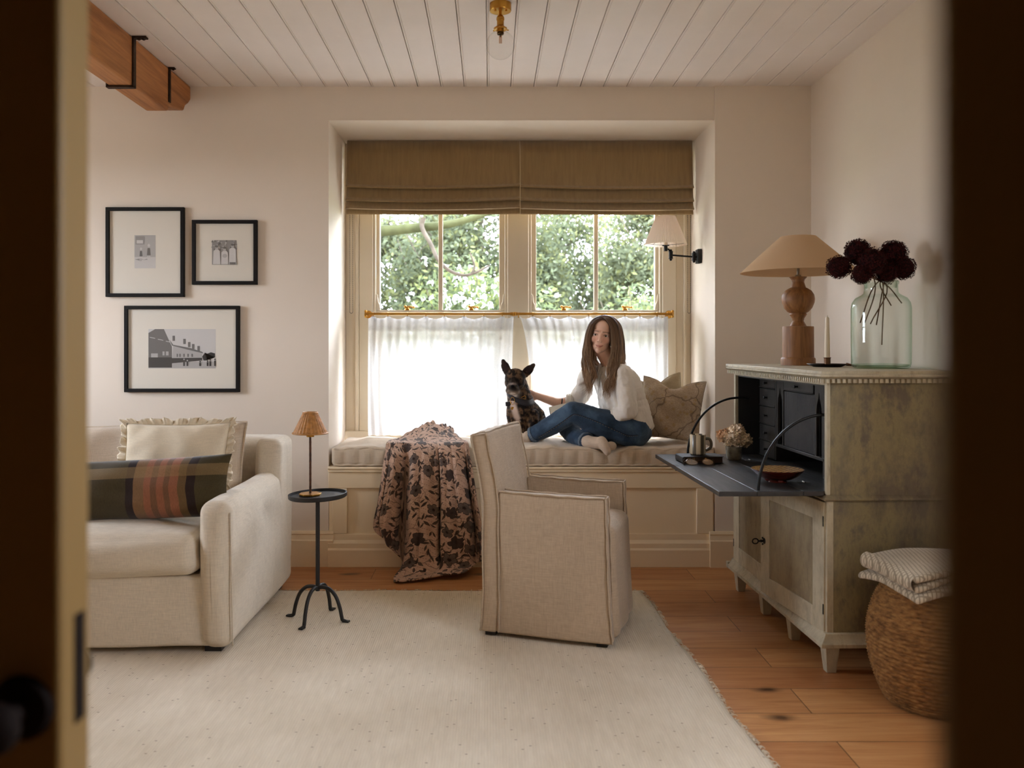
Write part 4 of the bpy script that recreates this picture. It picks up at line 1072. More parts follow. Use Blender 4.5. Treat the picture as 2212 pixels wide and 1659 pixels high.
# ---------------------------------------------------------------- slipcovered armchair
CHM = linen('chair_linen', C(186, 164, 138), 0.09, 0.2, 0.05)
ch_ = thing('armchair', 'taupe linen slipcovered armchair on the rug, its back to the left', 'armchair', (-0.033, 3.275, RT), math.atan2(-0.152, 0.472))
WD = 0.455
def flare(w):
    x, y, z = w
    k = max(0, 1 - z / 0.22) ** 1.5
    fx = (x - 0.25) / 0.25; fy = (y - WD / 2) / (WD / 2)
    return np.array((x + 0.010 * k * np.sign(fx) * (abs(fx) > 0.7), y + 0.010 * k * np.sign(fy) * (abs(fy) > 0.7), z))
def soften(fn_):
    return lambda w: flare(fn_(w))
def back_shape(w):
    x, y, z = w                                         # x 0..0.066 -> leaning above the arms
    lean = -0.085 * max(0, z - 0.50) ** 1.0 / 0.3 * 0.62
    crown_ = 0.006 * math.sin(PI * y / WD) if z > 0.7 else 0
    return np.array((x + lean + 0.003 * math.sin(z * 14 + y * 5), y, z + crown_ + (0.010 * (x / 0.066) if z > 0.725 else 0)))
m = MB(); m.softbox(0.0, 0.068, 0.0, WD, 0.016, 0.762, 0.012, 16, (0.008, 0, 0.003), soften(back_shape)); m.obj('back', CHM, ch_, 180)
def arm_shape(w):
    x, y, z = w
    fz = 0.545 + 0.008 * (1 - x / 0.48) - 0.004 * math.sin(PI * x / 0.5)
    k = (z - 0.016) / 0.53
    return np.array((x + 0.02 * (1 - k) * max(0, (x - 0.3) / 0.18), y + 0.0035 * math.sin(x * 13 + z * 8), 0.016 + k * (fz - 0.016)))
for y0_ in (0.0, WD - 0.052):
    m = MB(); m.softbox(0.066, 0.475, y0_, y0_ + 0.052, 0.016, 0.546, 0.010, 16, (0, 0.008, 0.002), soften(arm_shape)); a_o = m.obj('arm', CHM, ch_, 180)
def seat_shape(w):
    x, y, z = w
    k = max(0, min(1, z / 0.44))
    return np.array((x + 0.012 * (1 - k) + 0.006 * math.sin(y * 34 + z * 4) * (1 - k) * (x > 0.4), y, z))
m = MB(); m.softbox(0.068, 0.500, 0.050, WD - 0.050, 0.016, 0.435, 0.035, 16, (0.006, 0, 0.035), soften(seat_shape)); m.obj('seat', CHM, ch_, 180)
def pipe(pts_, name='piping', r=0.0032, n=40):
    m = MB(); q = crom(pts_, n); r_ = random.Random(len(pts_)); 
    m.tube([Vector(p) + Vector((0.0012 * math.sin(i * 0.9), 0, 0.0012 * math.sin(i * 0.7 + 1))) for i, p in enumerate(q)], r, 7); return m.obj(name, CHM, ch_, 180)
def bk(x, z): 
    lean = -0.085 * max(0, z - 0.50) / 0.3 * 0.62
    return x + lean + 0.003 * math.sin(z * 14)
for yy, s in ((-0.003, -1), (WD + 0.003, 1)):
    pipe([(bk(0.004, z) - 0.010 * max(0, 1 - z / 0.22) ** 1.5, yy + s * 0.010 * max(0, 1 - z / 0.22) ** 1.5, z) for z in (0.02, 0.1, 0.2, 0.4, 0.55, 0.7, 0.757)] + [(bk(0.03, 0.775), yy, 0.770), (bk(0.066, 0.775), yy, 0.777)])
    pipe([(bk(0.068, z), yy + s * 0.010 * max(0, 1 - z / 0.22) ** 1.5, z) for z in (0.02, 0.1, 0.2, 0.4, 0.55, 0.7, 0.774)])
    pipe([(0.070, yy, 0.553), (0.2, yy, 0.549), (0.33, yy, 0.546), (0.474, yy, 0.546)])
    pipe([(0.475 + 0.02 * (1 - z / 0.55) + 0.010 * max(0, 1 - z / 0.22) ** 1.5, yy + s * 0.010 * max(0, 1 - z / 0.22) ** 1.5, z) for z in (0.545, 0.4, 0.25, 0.1, 0.02)])
    y2_ = yy + 0.056 if s < 0 else yy - 0.056
    pipe([(0.075, y2_, 0.553), (0.2, y2_, 0.549), (0.33, y2_, 0.546), (0.474, y2_, 0.546)])
    pipe([(0.476, yy, 0.546), (0.478, (yy + y2_) / 2, 0.547), (0.476, y2_, 0.546)], n=8)
    pipe([(0.477 + 0.02 * (1 - z / 0.55), y2_, z) for z in (0.545, 0.42, 0.25, 0.1)])
pipe([(bk(0.004, 0.765), y, 0.760 + 0.006 * math.sin(PI * y / WD)) for y in np.linspace(0, WD, 8)])
pipe([(bk(0.066, 0.775), y, 0.774 + 0.006 * math.sin(PI * y / WD)) for y in np.linspace(0, WD, 8)])
for x_, y_ in ((0.03, 0.03), (0.03, WD - 0.03), (0.46, 0.03), (0.46, WD - 0.03)):
    MB().box(x_ - 0.02, x_ + 0.02, y_ - 0.02, y_ + 0.02, 0.0003, 0.04).obj('foot', plain('dark_foot', C(26, 20, 16), 0.5), ch_)
# ---------------------------------------------------------------- framed photographs
FRM = plain('black_frame', C(20, 16, 13), 0.6, 0, 0.2, 0.1, 40)
MAT_B = plain('mount_board', C(226, 218, 203), 0.8)
def photo_mats(names):
    return [plain('print_' + k, c, 0.7) for k, c in names]
GR = [plain('print_tone', C(v, v - 4, v - 9), 0.7) for v in (202, 176, 148, 112, 70, 42)]
def picture(px0, px1, py0, py1, label, lw, draw, opening):
    Yp = D - 0.012
    a, c = P(px0, py1, Yp), P(px1, py0, Yp)
    w_, h_ = c.x - a.x, c.z - a.z
    t = thing('framed_photograph', label, 'picture', ((a.x + c.x) / 2, D - 0.0005, (a.z + c.z) / 2))
    m = MB(); W2, H2 = w_ / 2, h_ / 2
    for (x0, x1, z0, z1) in ((-W2, W2, H2 - lw, H2), (-W2, W2, -H2, -H2 + lw), (-W2, -W2 + lw, -H2 + lw, H2 - lw), (W2 - lw, W2, -H2 + lw, H2 - lw)): m.box(x0, x1, -0.022, -0.0005, z0, z1)
    m.obj('frame', FRM, t, 40, 0.0012)
    MB().box(-W2 + lw - 0.002, W2 - lw + 0.002, -0.010, -0.006, -H2 + lw - 0.002, H2 - lw + 0.002).obj('mount', MAT_B, t)
    m = MB(); y = -0.0103
    ox0, ox1, oz0, oz1 = [v for v in opening]
    ox0, ox1 = -W2 + ox0 * w_, -W2 + ox1 * w_; oz0, oz1 = -H2 + oz0 * h_, -H2 + oz1 * h_
    lay = [0]
    def poly(tone, pts_):
        lay[0] += 1; m.m = tone; yy = y - lay[0] * 0.00005
        vs_ = [(ox0 + u * (ox1 - ox0), yy, oz0 + v * (oz1 - oz0)) for u, v in pts_]
        m.add(vs_, [tuple(range(len(vs_)))])
    def rect(tone, u0, u1, v0, v1): poly(tone, [(u0, v0), (u1, v0), (u1, v1), (u0, v1)])
    def disc(tone, u, v, ru, rv, n=14): poly(tone, [(u + ru * math.cos(a), v + rv * math.sin(a)) for a in np.linspace(0, 2 * PI, n + 1)[:-1]])
    draw(poly, rect, disc)
    m.obj('print', GR, t, 0)
    MB().box(-W2 + lw - 0.001, W2 - lw + 0.001, -0.0145, -0.013, -H2 + lw - 0.001, H2 - lw + 0.001).obj('glazing', GLASS, t)
def kids(poly, rect, disc):
    rect(1, 0, 1, 0, 1); rect(0, 0, 1, 0, 0.34); rect(2, 0.05, 0.48, 0.72, 0.97); rect(0, 0.1, 0.40, 0.75, 0.85); rect(2, 0.4, 0.5, 0.78, 0.95)
    poly(2, [(0.02, 0.27), (0.3, 0.22), (0.42, 0.27), (0.3, 0.30)]); poly(2, [(0.4, 0.25), (0.62, 0.26), (0.6, 0.29)])
    for u, v, s, tone in ((0.31, 0.30, 0.8, 3), (0.68, 0.33, 1.0, 3)):
        poly(tone, [(u - 0.09 * s, v + 0.06), (u + 0.09 * s, v + 0.06), (u + 0.06 * s, v + 0.28 * s), (u - 0.06 * s, v + 0.28 * s)]); disc(0, u, v + 0.36 * s, 0.06 * s, 0.05 * s)
        rect(0, u - 0.06, u - 0.02, v - 0.07, v + 0.06); rect(0, u + 0.02, u + 0.06, v - 0.07, v + 0.06)
    poly(1, [(0.37, 0.5), (0.6, 0.56), (0.6, 0.53), (0.38, 0.47)])
def trio(poly, rect, disc):
    rect(2, 0, 1, 0, 1); r_ = random.Random(4)
    for _ in range(60): disc(r_.choice((1, 3, 2, 0)), r_.random(), 0.6 + 0.38 * r_.random(), 0.03, 0.03, 7)
    for u, v, t_ in ((0.2, 0.55, 0), (0.52, 0.5, 0), (0.84, 0.62, 0)):
        poly(t_, [(u - 0.15, 0.02), (u + 0.15, 0.02), (u + 0.13, v), (u + 0.06, v + 0.06), (u - 0.06, v + 0.06), (u - 0.13, v)]); disc(1, u, v + 0.13, 0.06, 0.08); disc(3, u, v + 0.19, 0.07, 0.045)
    disc(1, 0.53, 0.36, 0.10, 0.08); rect(3, 0.72, 0.97, 0, 0.10)
def street(poly, rect, disc):
    rect(0, 0, 1, 0, 1); rect(1, 0, 1, 0, 0.17)
    poly(3, [(0, 0.12), (0.35, 0.12), (0.35, 0.55), (0.23, 1.0), (0.1, 1.0), (0, 0.9)]); rect(4, 0, 0.35, 0.02, 0.28)
    for k in range(3): poly(0, [(0.02 + k * 0.12, 0.80 - k * 0.05), (0.10 + k * 0.12, 0.77 - k * 0.05), (0.10 + k * 0.12, 0.755 - k * 0.05), (0.02 + k * 0.12, 0.785 - k * 0.05)])
    rect(1, 0.04, 0.14, 0.28, 0.38); rect(1, 0.21, 0.24, 0.33, 0.43); rect(1, 0.26, 0.30, 0.33, 0.43)
    poly(1, [(0.35, 0.22), (0.80, 0.25), (0.80, 0.42), (0.62, 0.50), (0.37, 0.58)]); poly(3, [(0.31, 0.74), (0.37, 0.60), (0.62, 0.52), (0.80, 0.42), (0.82, 0.38), (0.6, 0.47), (0.35, 0.58)])
    for u, v in ((0.37, 0.70), (0.53, 0.62), (0.60, 0.54), (0.66, 0.49), (0.74, 0.44)): rect(3, u - 0.012, u + 0.025, v, v + 0.13); 
    for u in (0.42, 0.46, 0.52, 0.58, 0.64): rect(3, u, u + 0.02, 0.29, 0.37)
    poly(4, [(0.35, 0.13), (0.8, 0.2), (0.8, 0.27), (0.35, 0.26)])
    poly(5, [(0.8, 0.3), (0.84, 0.4), (0.86, 0.28), (0.99, 0.28), (0.99, 0.38), (0.93, 0.41), (0.87, 0.37), (0.86, 0.2), (0.82, 0.2)])
    for u, s, tn in ((0.53, 1, 4), (0.58, 0.8, 4), (0.77, 0.6, 5), (0.88, 0.7, 5), (0.99, 1, 5), (0.92, 0.9, 5)): rect(tn, u - 0.012, u + 0.012, 0.06, 0.06 + 0.14 * s); disc(1 if tn == 4 else 5, u, 0.08 + 0.15 * s, 0.011, 0.02)
picture(229.5, 398.5, 448, 641.5, 'black framed photograph of two small children holding hands, upper left of three', 0.018, kids, (0.36, 0.63, 0.32, 0.69))
picture(415.5, 556, 475.5, 615, 'smallest black framed photograph showing three people, upper right of three', 0.018, trio, (0.30, 0.68, 0.31, 0.69))
picture(269.5, 518, 660.5, 847, 'wide black framed photograph of an old street of houses, lowest of three', 0.018, street, (0.205, 0.79, 0.275, 0.73))
# ---------------------------------------------------------------- painted secretaire
def worn(name, base, patch, dark, sc=5.0):
    t = NT(name)
    n1 = t.noise(t.coords('Object', (1, 1, 0.55)), sc, 8, 0.72, 0.15)
    n2 = t.noise(t.coords('Object', (1, 1, 0.3)), sc * 6, 7, 0.75, 0.1)
    n3 = t.noise(t.coords('Object', (1, 1, 0.12)), sc * 22, 4, 0.7)
    c = t.ramp(n1, [(0.40, base), (0.54, patch), (0.62, base)])
    c = t.mix(t.ramp(n2, [(0.52, (0, 0, 0, 1)), (0.75, (0.55, 0.55, 0.55, 1))]), c, dark)
    c = t.mix(t.ramp(n3, [(0.60, (0, 0, 0, 1)), (0.75, (0.4, 0.4, 0.4, 1))]), c, dark)
    t.pbr(c, 0.55, 0, 0.35, t.bump(t.math('ADD', n2, n3), 0.12, 0.003)); return t.m
GUST = worn('worn_grey_paint', C(112, 101, 86), C(144, 132, 98), C(70, 58, 46))
GUSTL = worn('worn_pale_paint', C(172, 162, 140), C(190, 180, 154), C(118, 98, 72), 7)
BLK = plain('worn_black_paint', C(25, 23, 21), 0.42, 0, 0.5, 0.35, 9, 0.06, 60)
BLKG = plain('charcoal_paint', C(47, 44, 41), 0.5, 0, 0.4, 0.3, 12, 0.06, 60)
BLKF = NT('worn_black_boards'); nz = BLKF.noise(BLKF.coords('Object', (30, 3, 30)), 1, 6, 0.6, 1.0)
BLKF.pbr(BLKF.ramp(nz, [(0.3, C(28, 27, 25)), (0.7, C(50, 47, 44))]), BLKF.ramp(nz, [(0.3, (0.32, 0.32, 0.32, 1)), (0.7, (0.48, 0.48, 0.48, 1))]), 0, 0.5, BLKF.bump(nz, 0.1, 0.002)); BLKF = BLKF.m
CW, CD, RZC = 1.02, 0.44, 0.0255
cb = thing('secretaire', 'worn grey painted secretaire with black interior, its flap let down', 'cabinet', (1.142, 2.91, 0), RZC)
def rm_reeds(m, x, y0, y1, z0, z1, pitch, depth):
    n = max(2, int((y1 - y0) / pitch)); pr = [(x + depth * 2, y0)]
    for k in range(n):
        for t_ in np.linspace(0, 1, 6)[:-1]:
            pr.append((x - depth * math.sin(PI * t_), y0 + (k + t_) * (y1 - y0) / n))
    pr += [(x, y1), (x + depth * 2, y1)]
    m.prism(pr, 'z', z0, z1)
# lower case
m = MB(); m.box(0.02, CD, 0.0, CW, 0.13, 0.60); m.obj('lower_case', GUST, cb, 30, 0.003)
m = MB()
for y0_, y1_ in ((0.0, 0.022), (CW - 0.022, CW)): m.box(0.0, 0.024, y0_, y1_, 0.13, 0.60)
m.box(0.0, 0.03, 0.0, CW, 0.585, 0.60); m.obj('front_frame', GUSTL, cb, 30, 0.002)
def door(name_y0, y1, hinge_y, ang, keyed):
    """reeded panel door hinged at hinge_y, opening outwards by ang"""
    y0 = name_y0; w_ = y1 - y0; z0, z1 = 0.138, 0.583
    T = Matrix.Translation((0.004, hinge_y, 0)) @ Matrix.Rotation(ang, 4, 'Z') @ Matrix.Translation((-0.004, -hinge_y, 0))
    m = MB(); m.T = T; st = 0.078
    for a, b_, c, d in ((y0, y0 + st, z0, z1), (y1 - st, y1, z0, z1), (y0 + st, y1 - st, z0, z0 + 0.072), (y0 + st, y1 - st, z1 - 0.068, z1)): m.box(-0.006, 0.016, a, b_, c, d)
    d_o = m.obj('door', GUSTL, cb, 30, 0.0015)
    m = MB(); m.T = T; rm_reeds(m, 0.002, y0 + st, y1 - st, z0 + 0.07, z1 - 0.066, 0.0100, 0.0058); m.obj('reeded_panel', worn_reed, d_o, 50)
    for hz in (0.20, 0.50):
        m = MB(); m.T = T; m.cyl((-0.004, hinge_y + (0.004 if hinge_y < 0.5 else -0.004), hz), (-0.004, hinge_y + (0.004 if hinge_y < 0.5 else -0.004), hz + 0.035), 0.004, None, 10); m.obj('hinge', BLACKM, d_o)
    if keyed:
        yk = y1 - 0.035
        m = MB(); m.T = T; kz = 0.345
        m.tube([(-0.006, yk, kz), (-0.010, yk, kz)], [0.012, 0.008], 14); m.cyl((-0.008, yk, kz), (-0.032, yk, kz), 0.0034, None, 10); m.sphere((-0.018, yk, kz), 0.006, 10, 8); m.sphere((-0.013, yk, kz + 0.012), 0.004, 8, 6); m.sphere((-0.013, yk, kz - 0.012), 0.004, 8, 6)
        m.tube([(-0.043 + 0.012 * math.cos(a), yk, kz + 0.010 * math.sin(a)) for a in np.linspace(0, 2 * PI, 18)[:-1]], 0.0027, 8, closed=True)
        m.obj('key', BLACKM, d_o)
worn_reed = worn('worn_reed_paint', C(150, 136, 112), C(164, 150, 120), C(92, 76, 56), 6)
door(0.012, 0.515, 0.012, math.radians(5.2), True)
door(0.505, CW - 0.012, CW - 0.012, 0.0, False)
m = MB()                                                  # plinth moulding runs round front and end
def mould(pr, zbase):
    """profile (out, z) swept along front and near end"""
    path = [(0.0, CW), (0.0, 0.0), (CD, 0.0)]
    vs_, fs = [], []; n = len(pr)
    for (px_, py_), (ox_, oy_) in zip(path, ((-1, 0), (-1, -1), (0, -1))):
        for o_, z in pr: vs_.append((px_ + ox_ * o_, py_ + oy_ * o_, z))
    # far end return
    for k in range(2):
        for i in range(n):
            j = (i + 1) % n; fs.append((k * n + i, k * n + j, (k + 1) * n + j, (k + 1) * n + i))
    fs.append(tuple(range(n))); fs.append(tuple(range(3 * n - 1, 2 * n - 1, -1)))
    return vs_, fs
m.add(*mould([(-0.02, 0.098), (0.030, 0.098), (0.030, 0.112), (0.024, 0.116), (0.012, 0.132), (0.008, 0.140), (0.0, 0.143), (-0.02, 0.143)], 0)); m.box(0.0, CD, 0.0, CW, 0.10, 0.13); m.box(-0.03, CD, CW - 0.001, CW + 0.02, 0.098, 0.125)
m.obj('plinth_moulding', GUSTL, cb, 30, 0.0015)
m = MB(); m.add(*mould([(-0.01, 0.590), (0.010, 0.590), (0.014, 0.596), (0.008, 0.602), (0.004, 0.606), (0.0, 0.609), (-0.01, 0.609)], 0)); m.obj('waist_moulding', GUST, cb, 30, 0.001)
for x_, y_ in ((0.022, 0.028), (0.022, 0.35), (0.022, 0.66), (0.022, CW - 0.028), (CD - 0.03, 0.028), (CD - 0.03, CW - 0.028)):
    m = MB(); s0, s1 = 0.026, 0.016
    m.add([(x_ - s1, y_ - s1, 0), (x_ + s1, y_ - s1, 0), (x_ + s1, y_ + s1, 0), (x_ - s1, y_ + s1, 0), (x_ - s0, y_ - s0, 0.1), (x_ + s0, y_ - s0, 0.1), (x_ + s0, y_ + s0, 0.1), (x_ - s0, y_ + s0, 0.1)],
          [(3, 2, 1, 0), (4, 5, 6, 7), (0, 1, 5, 4), (1, 2, 6, 5), (2, 3, 7, 6), (3, 0, 4, 7)]); m.obj('leg', GUSTL, cb, 30, 0.002)
# upper case
m = MB(); m.box(0.012, CD, 0.0, 0.02, 0.60, 1.0); m.box(0.012, CD, CW - 0.02, CW, 0.60, 1.0); m.box(CD - 0.02, CD, 0.0, CW, 0.60, 1.0); m.box(0.012, CD, 0, CW, 0.985, 1.0); m.obj('upper_case', GUST, cb, 30, 0.002)
m = MB(); m.box(0, 0.013, 0.0, 0.02, 0.609, 0.992); m.box(0, 0.013, CW - 0.02, CW, 0.609, 0.992); m.box(0, 0.013, 0.02, CW - 0.02, 0.982, 0.992); m.obj('front_stile', GUSTL, cb, 30, 0.002)
m = MB(); m.box(-0.030, CD + 0.005, -0.030, CW + 0.026, 1.020, 1.032); m.add(*mould([(-0.02, 1.004), (0.016, 1.004), (0.020, 1.008), (0.036, 1.012), (0.036, 1.020), (0.030, 1.022), (-0.02, 1.022)], 0)); m.box(-0.016, CD, -0.016, CW + 0.016, 0.99, 1.006)
m.obj('top', GUSTL, cb, 30, 0.002)
m = MB()
for k in range(58): y_ = -0.016 + k * 0.0182; m.box(-0.027, -0.016, y_, y_ + 0.0095, 0.991, 1.0045)
o_ = m.obj('dentil_moulding', GUSTL, cb, 30)
m = MB()
for k in range(26): x_ = -0.012 + k * 0.0182; m.box(x_, x_ + 0.0095, -0.027, -0.016, 0.991, 1.0045)
m.obj('dentil_moulding', GUSTL, cb, 30)
# black writing compartment
FX = 0.112
m = MB(); m.box(0.014, FX + 0.2, 0.0201, 0.024, 0.609, 0.985); m.box(0.014, FX + 0.2, CW - 0.024, CW - 0.0201, 0.609, 0.985); m.box(0.014, FX + 0.2, 0.02, CW - 0.02, 0.976, 0.9849)
m.box(FX + 0.2, FX + 0.21, 0.02, CW - 0.02, 0.609, 0.985); m.obj('interior_lining', BLK, cb, 30)
m = MB(); m.box(-0.02, FX + 0.2, 0.021, CW - 0.021, 0.6095, 0.620); m.obj('writing_bed', BLKF, cb, 30)
fc_ = MB()
fc_.box(FX - 0.004, FX + 0.2, 0.29, 0.79, 0.683, 0.695)
for y_ in (0.29, 0.79): fc_.box(FX - 0.002, FX + 0.2, y_ - 0.006, y_ + 0.006, 0.62, 0.976)
fc_.box(FX + 0.02, FX + 0.022, 0.29, 0.79, 0.695, 0.976); fc_.box(FX + 0.02, FX + 0.022, 0.38, 0.70, 0.695, 0.93)
fc_.obj('pigeonhole_frame', BLKG, cb, 30, 0.0015)
def slot(y0, y1):
    """flat pilaster board with a pointed arch cut through"""
    yc, hw = (y0 + y1) / 2, (y1 - y0) / 2; a = hw * 0.62
    m = MB(); z0, z1 = 0.695, 0.976; zs, zp = 0.87, 0.94
    arch = [(yc - a, z0), (yc - a, zs), (yc - a * 0.8, zs + 0.022), (yc - a * 0.28, zs + 0.045), (yc, zp), (yc + a * 0.28, zs + 0.045), (yc + a * 0.8, zs + 0.022), (yc + a, zs), (yc + a, z0)]
    left = [(y0, z0)] + arch[:5] + [(yc, z1), (y0, z1)]; right = [(yc, z1)] + arch[4:] + [(y1, z0), (y1, z1)]
    m.prism(left, 'x', FX, FX + 0.012); m.prism(right, 'x', FX, FX + 0.012); m.obj('arched_pilaster', BLKG, cb, 0)
slot(0.296, 0.376); slot(0.704, 0.784)
m = MB(); rm_reeds(m, FX + 0.006, 0.38, 0.70, 0.697, 0.925, 0.0125, 0.0055); m.obj('fluted_door', BLKG, cb, 50)
def knobs(c, parent):
    m = MB(); x_, y_, z_ = c
    m.tube([(x_, y_, z_), (x_ - 0.006, y_, z_), (x_ - 0.010, y_, z_), (x_ - 0.016, y_, z_), (x_ - 0.018, y_, z_)], [0.004, 0.0035, 0.005, 0.0078, 0.004], 12); m.obj('knob', BLK, parent)
def drawer(y0, y1, z0, z1):
    m = MB(); m.box(FX - 0.003, FX + 0.12, y0 + 0.0015, y1 - 0.0015, z0 + 0.0015, z1 - 0.0015); m.box(FX - 0.006, FX + 0.01, y0 + 0.001, y1 - 0.001, z0 + 0.0015, z0 + 0.006); d_ = m.obj('drawer', BLKG, cb, 30, 0.0015)
    knobs((FX - 0.003, (y0 + y1) / 2, (z0 + z1) / 2), d_)
drawer(0.384, 0.696, 0.928, 0.974)
zz = [0.622, 0.692, 0.765, 0.846, 0.926, 0.975]
for a, c in zip(zz[:-1], zz[1:]):
    drawer(0.797, 0.994, a, c); drawer(0.027, 0.283, a, c)
# flap and its curved stays
m = MB(); fx0, fx1 = -0.365, -0.002
for a, c in ((fx0, -0.235), (-0.2342, -0.075), (-0.0742, fx1)): m.box(a, c, 0.012, CW - 0.012, 0.604, 0.621)
flp = m.obj('flap', BLKF, cb, 30, 0.0015)
m = MB(); m.box(fx0 - 0.001, fx0 + 0.014, 0.62, 0.665, 0.619, 0.6222); m.cyl((fx0 + 0.006, 0.640, 0.60), (fx0 + 0.006, 0.640, 0.622), 0.004); m.obj('lock_plate', BLACKM, flp)
for k, y_ in enumerate((0.035, CW - 0.035)):
    m = MB(); pts_ = [(0.0 - 0.235 * math.cos(a) + 0.012, y_, 0.612 + 0.268 * math.sin(a)) for a in np.linspace(0, PI / 2 * 1.12, 30)]
    m.tube([Vector(p) for p in pts_], 0.0052, 10); m.obj('curved_stay', BLACKM, cb)
for y_ in (0.2, 0.8):
    m = MB(); m.box(-0.02, 0.02, y_ - 0.012, y_ + 0.012, 0.6205, 0.6222); m.cyl((0, y_ - 0.012, 0.622), (0, y_ + 0.012, 0.622), 0.0025); m.obj('flap_hinge', plain('old_steel', C(120, 112, 100), 0.35, 0.9), flp)
FZ = 0.6215                                              # flap top

# ---------------------------------------------------------------- things on the flap
bk_ = thing('book', 'thick black book with gilt marks lying under the striped mug', 'book', (0.892, 3.655, FZ), 0.05)
m = MB(); m.box(-0.085, 0.085, -0.058, 0.058, 0.0005, 0.0025); m.box(-0.085, 0.085, -0.058, 0.058, 0.0265, 0.029); m.prism([(-0.085, 0.0005), (-0.085, 0.029), (-0.089, 0.026), (-0.0905, 0.015), (-0.089, 0.004)], 'y', -0.058, 0.058); m.box(-0.085, -0.082, -0.058, 0.058, 0.0005, 0.029)
bc = m.obj('cover', plain('black_leather', C(26, 24, 23), 0.5, 0, 0.5, 0.1, 40, 0.1, 200), bk_, 30, 0.0008)
MB().box(-0.082, 0.081, -0.054, 0.054, 0.0026, 0.0264).obj('pages', plain('page_edge', C(70, 54, 40), 0.8, 0, 0.2, 0.2, 40), bk_)
GILT = plain('gilt', C(170, 128, 62), 0.4, 0.7)
m = MB()
for k, z in enumerate((0.008, 0.013, 0.018, 0.023)):
    for x_ in (-0.066, -0.058, -0.046, -0.040): m.box(x_ - 0.0022, x_ + 0.0022, -0.0584, -0.0578, z - 0.0012, z + 0.0009)
m.box(0.0, 0.018, -0.0584, -0.0578, 0.010, 0.018); m.sphere((0.009, -0.058, 0.0205), (0.005, 0.0006, 0.003), 8, 6); m.obj('gilt_marks', GILT, bc)
mugm = NT('striped_glaze'); sp_ = mugm.node('ShaderNodeSeparateXYZ'); tcx = mugm.node('ShaderNodeTexCoord'); mugm.link(tcx.outputs['Object'], sp_.inputs[0])
an = mugm.math('ARCTAN2', sp_.outputs[1], sp_.outputs[0]); st_ = mugm.math('GREATER_THAN', mugm.math('SINE', mugm.math('MULTIPLY_ADD', an, 6.0, 2.4)), 0.1)
mugm.pbr(mugm.mix(st_, C(206, 190, 160), C(104, 96, 82)), 0.25, 0, 0.5); mugm = mugm.m
mg = thing('mug', 'cream and grey striped mug standing on the black book', 'mug', (0.886, 3.668, FZ + 0.0292))
m = MB(); m.lathe([(0.0, 0.001), (0.030, 0.001), (0.0335, 0.005), (0.034, 0.084), (0.0325, 0.086), (0.0305, 0.084), (0.030, 0.008), (0.0, 0.006)], 40); m.obj('mug_body', mugm, mg)
m = MB(); m.tube([Vector(p) for p in crom([(0.032, -0.002, 0.068), (0.048, -0.004, 0.068), (0.057, -0.005, 0.052), (0.054, -0.005, 0.030), (0.034, -0.002, 0.017)], 18)], [0.0062] * 18, 10); m.obj('handle', plain('grey_glaze', C(112, 103, 88), 0.25), mg)
gl = thing('eyeglasses', 'pair of thin-rimmed eyeglasses lying in front of the black book', 'eyeglasses', (0.866, 3.548, FZ), 0.06)
LENS = NT('lens'); l1 = LENS.node('ShaderNodeBsdfTransparent'); l2 = LENS.node('ShaderNodeBsdfGlossy'); l2.inputs['Roughness'].default_value = 0.12; l3 = LENS.node('ShaderNodeMixShader'); l3.inputs[0].default_value = 0.5
LENS.link(l1.outputs[0], l3.inputs[1]); LENS.link(l2.outputs[0], l3.inputs[2]); LENS.link(l3.outputs[0], LENS.out.inputs[0]); LENS = LENS.m
for s in (-1, 1):
    T = Matrix.Translation((s * 0.034, 0, 0.013)) @ Matrix.Rotation(-1.02, 4, 'X'); ring = [(0.0235 * math.cos(a), 0, 0.0185 * math.sin(a) - 0.001 * math.cos(2 * a)) for a in np.linspace(0, 2 * PI, 30)[:-1]]
    m = MB(); m.T = T; m.tube([Vector(p) for p in ring], 0.0015, 6, closed=True); m.tube([Vector(p) for p in crom([(s * 0.0235, 0, 0.006), (s * 0.030, 0.004, 0.005), (s * 0.030, 0.03, -0.004)], 8)], 0.0012, 6); m.obj('rim', plain('bronze_wire', C(96, 70, 44), 0.35, 0.8), gl)
    m = MB(); m.T = T; n_ = len(ring); m.add([(p[0] * 0.97, -0.0006, p[2] * 0.97) for p in ring], [tuple(range(n_))]); m.obj('lens', LENS, gl, 0)
m = MB(); m.tube([Vector(p) for p in crom([(-0.011, 0.001, 0.016), (0, -0.001, 0.020), (0.011, 0.001, 0.016)], 8)], 0.0012, 6)
for s in (-1, 1): m.tube([Vector(p) for p in crom([(s * 0.062, 0.016, 0.020), (s * 0.052, 0.045, 0.010), (-s * 0.03, 0.058 + s * 0.004, 0.006)], 12)], 0.0014, 6)
m.obj('temple_bridge', plain('bronze_wire', C(96, 70, 44), 0.35, 0.8), gl)
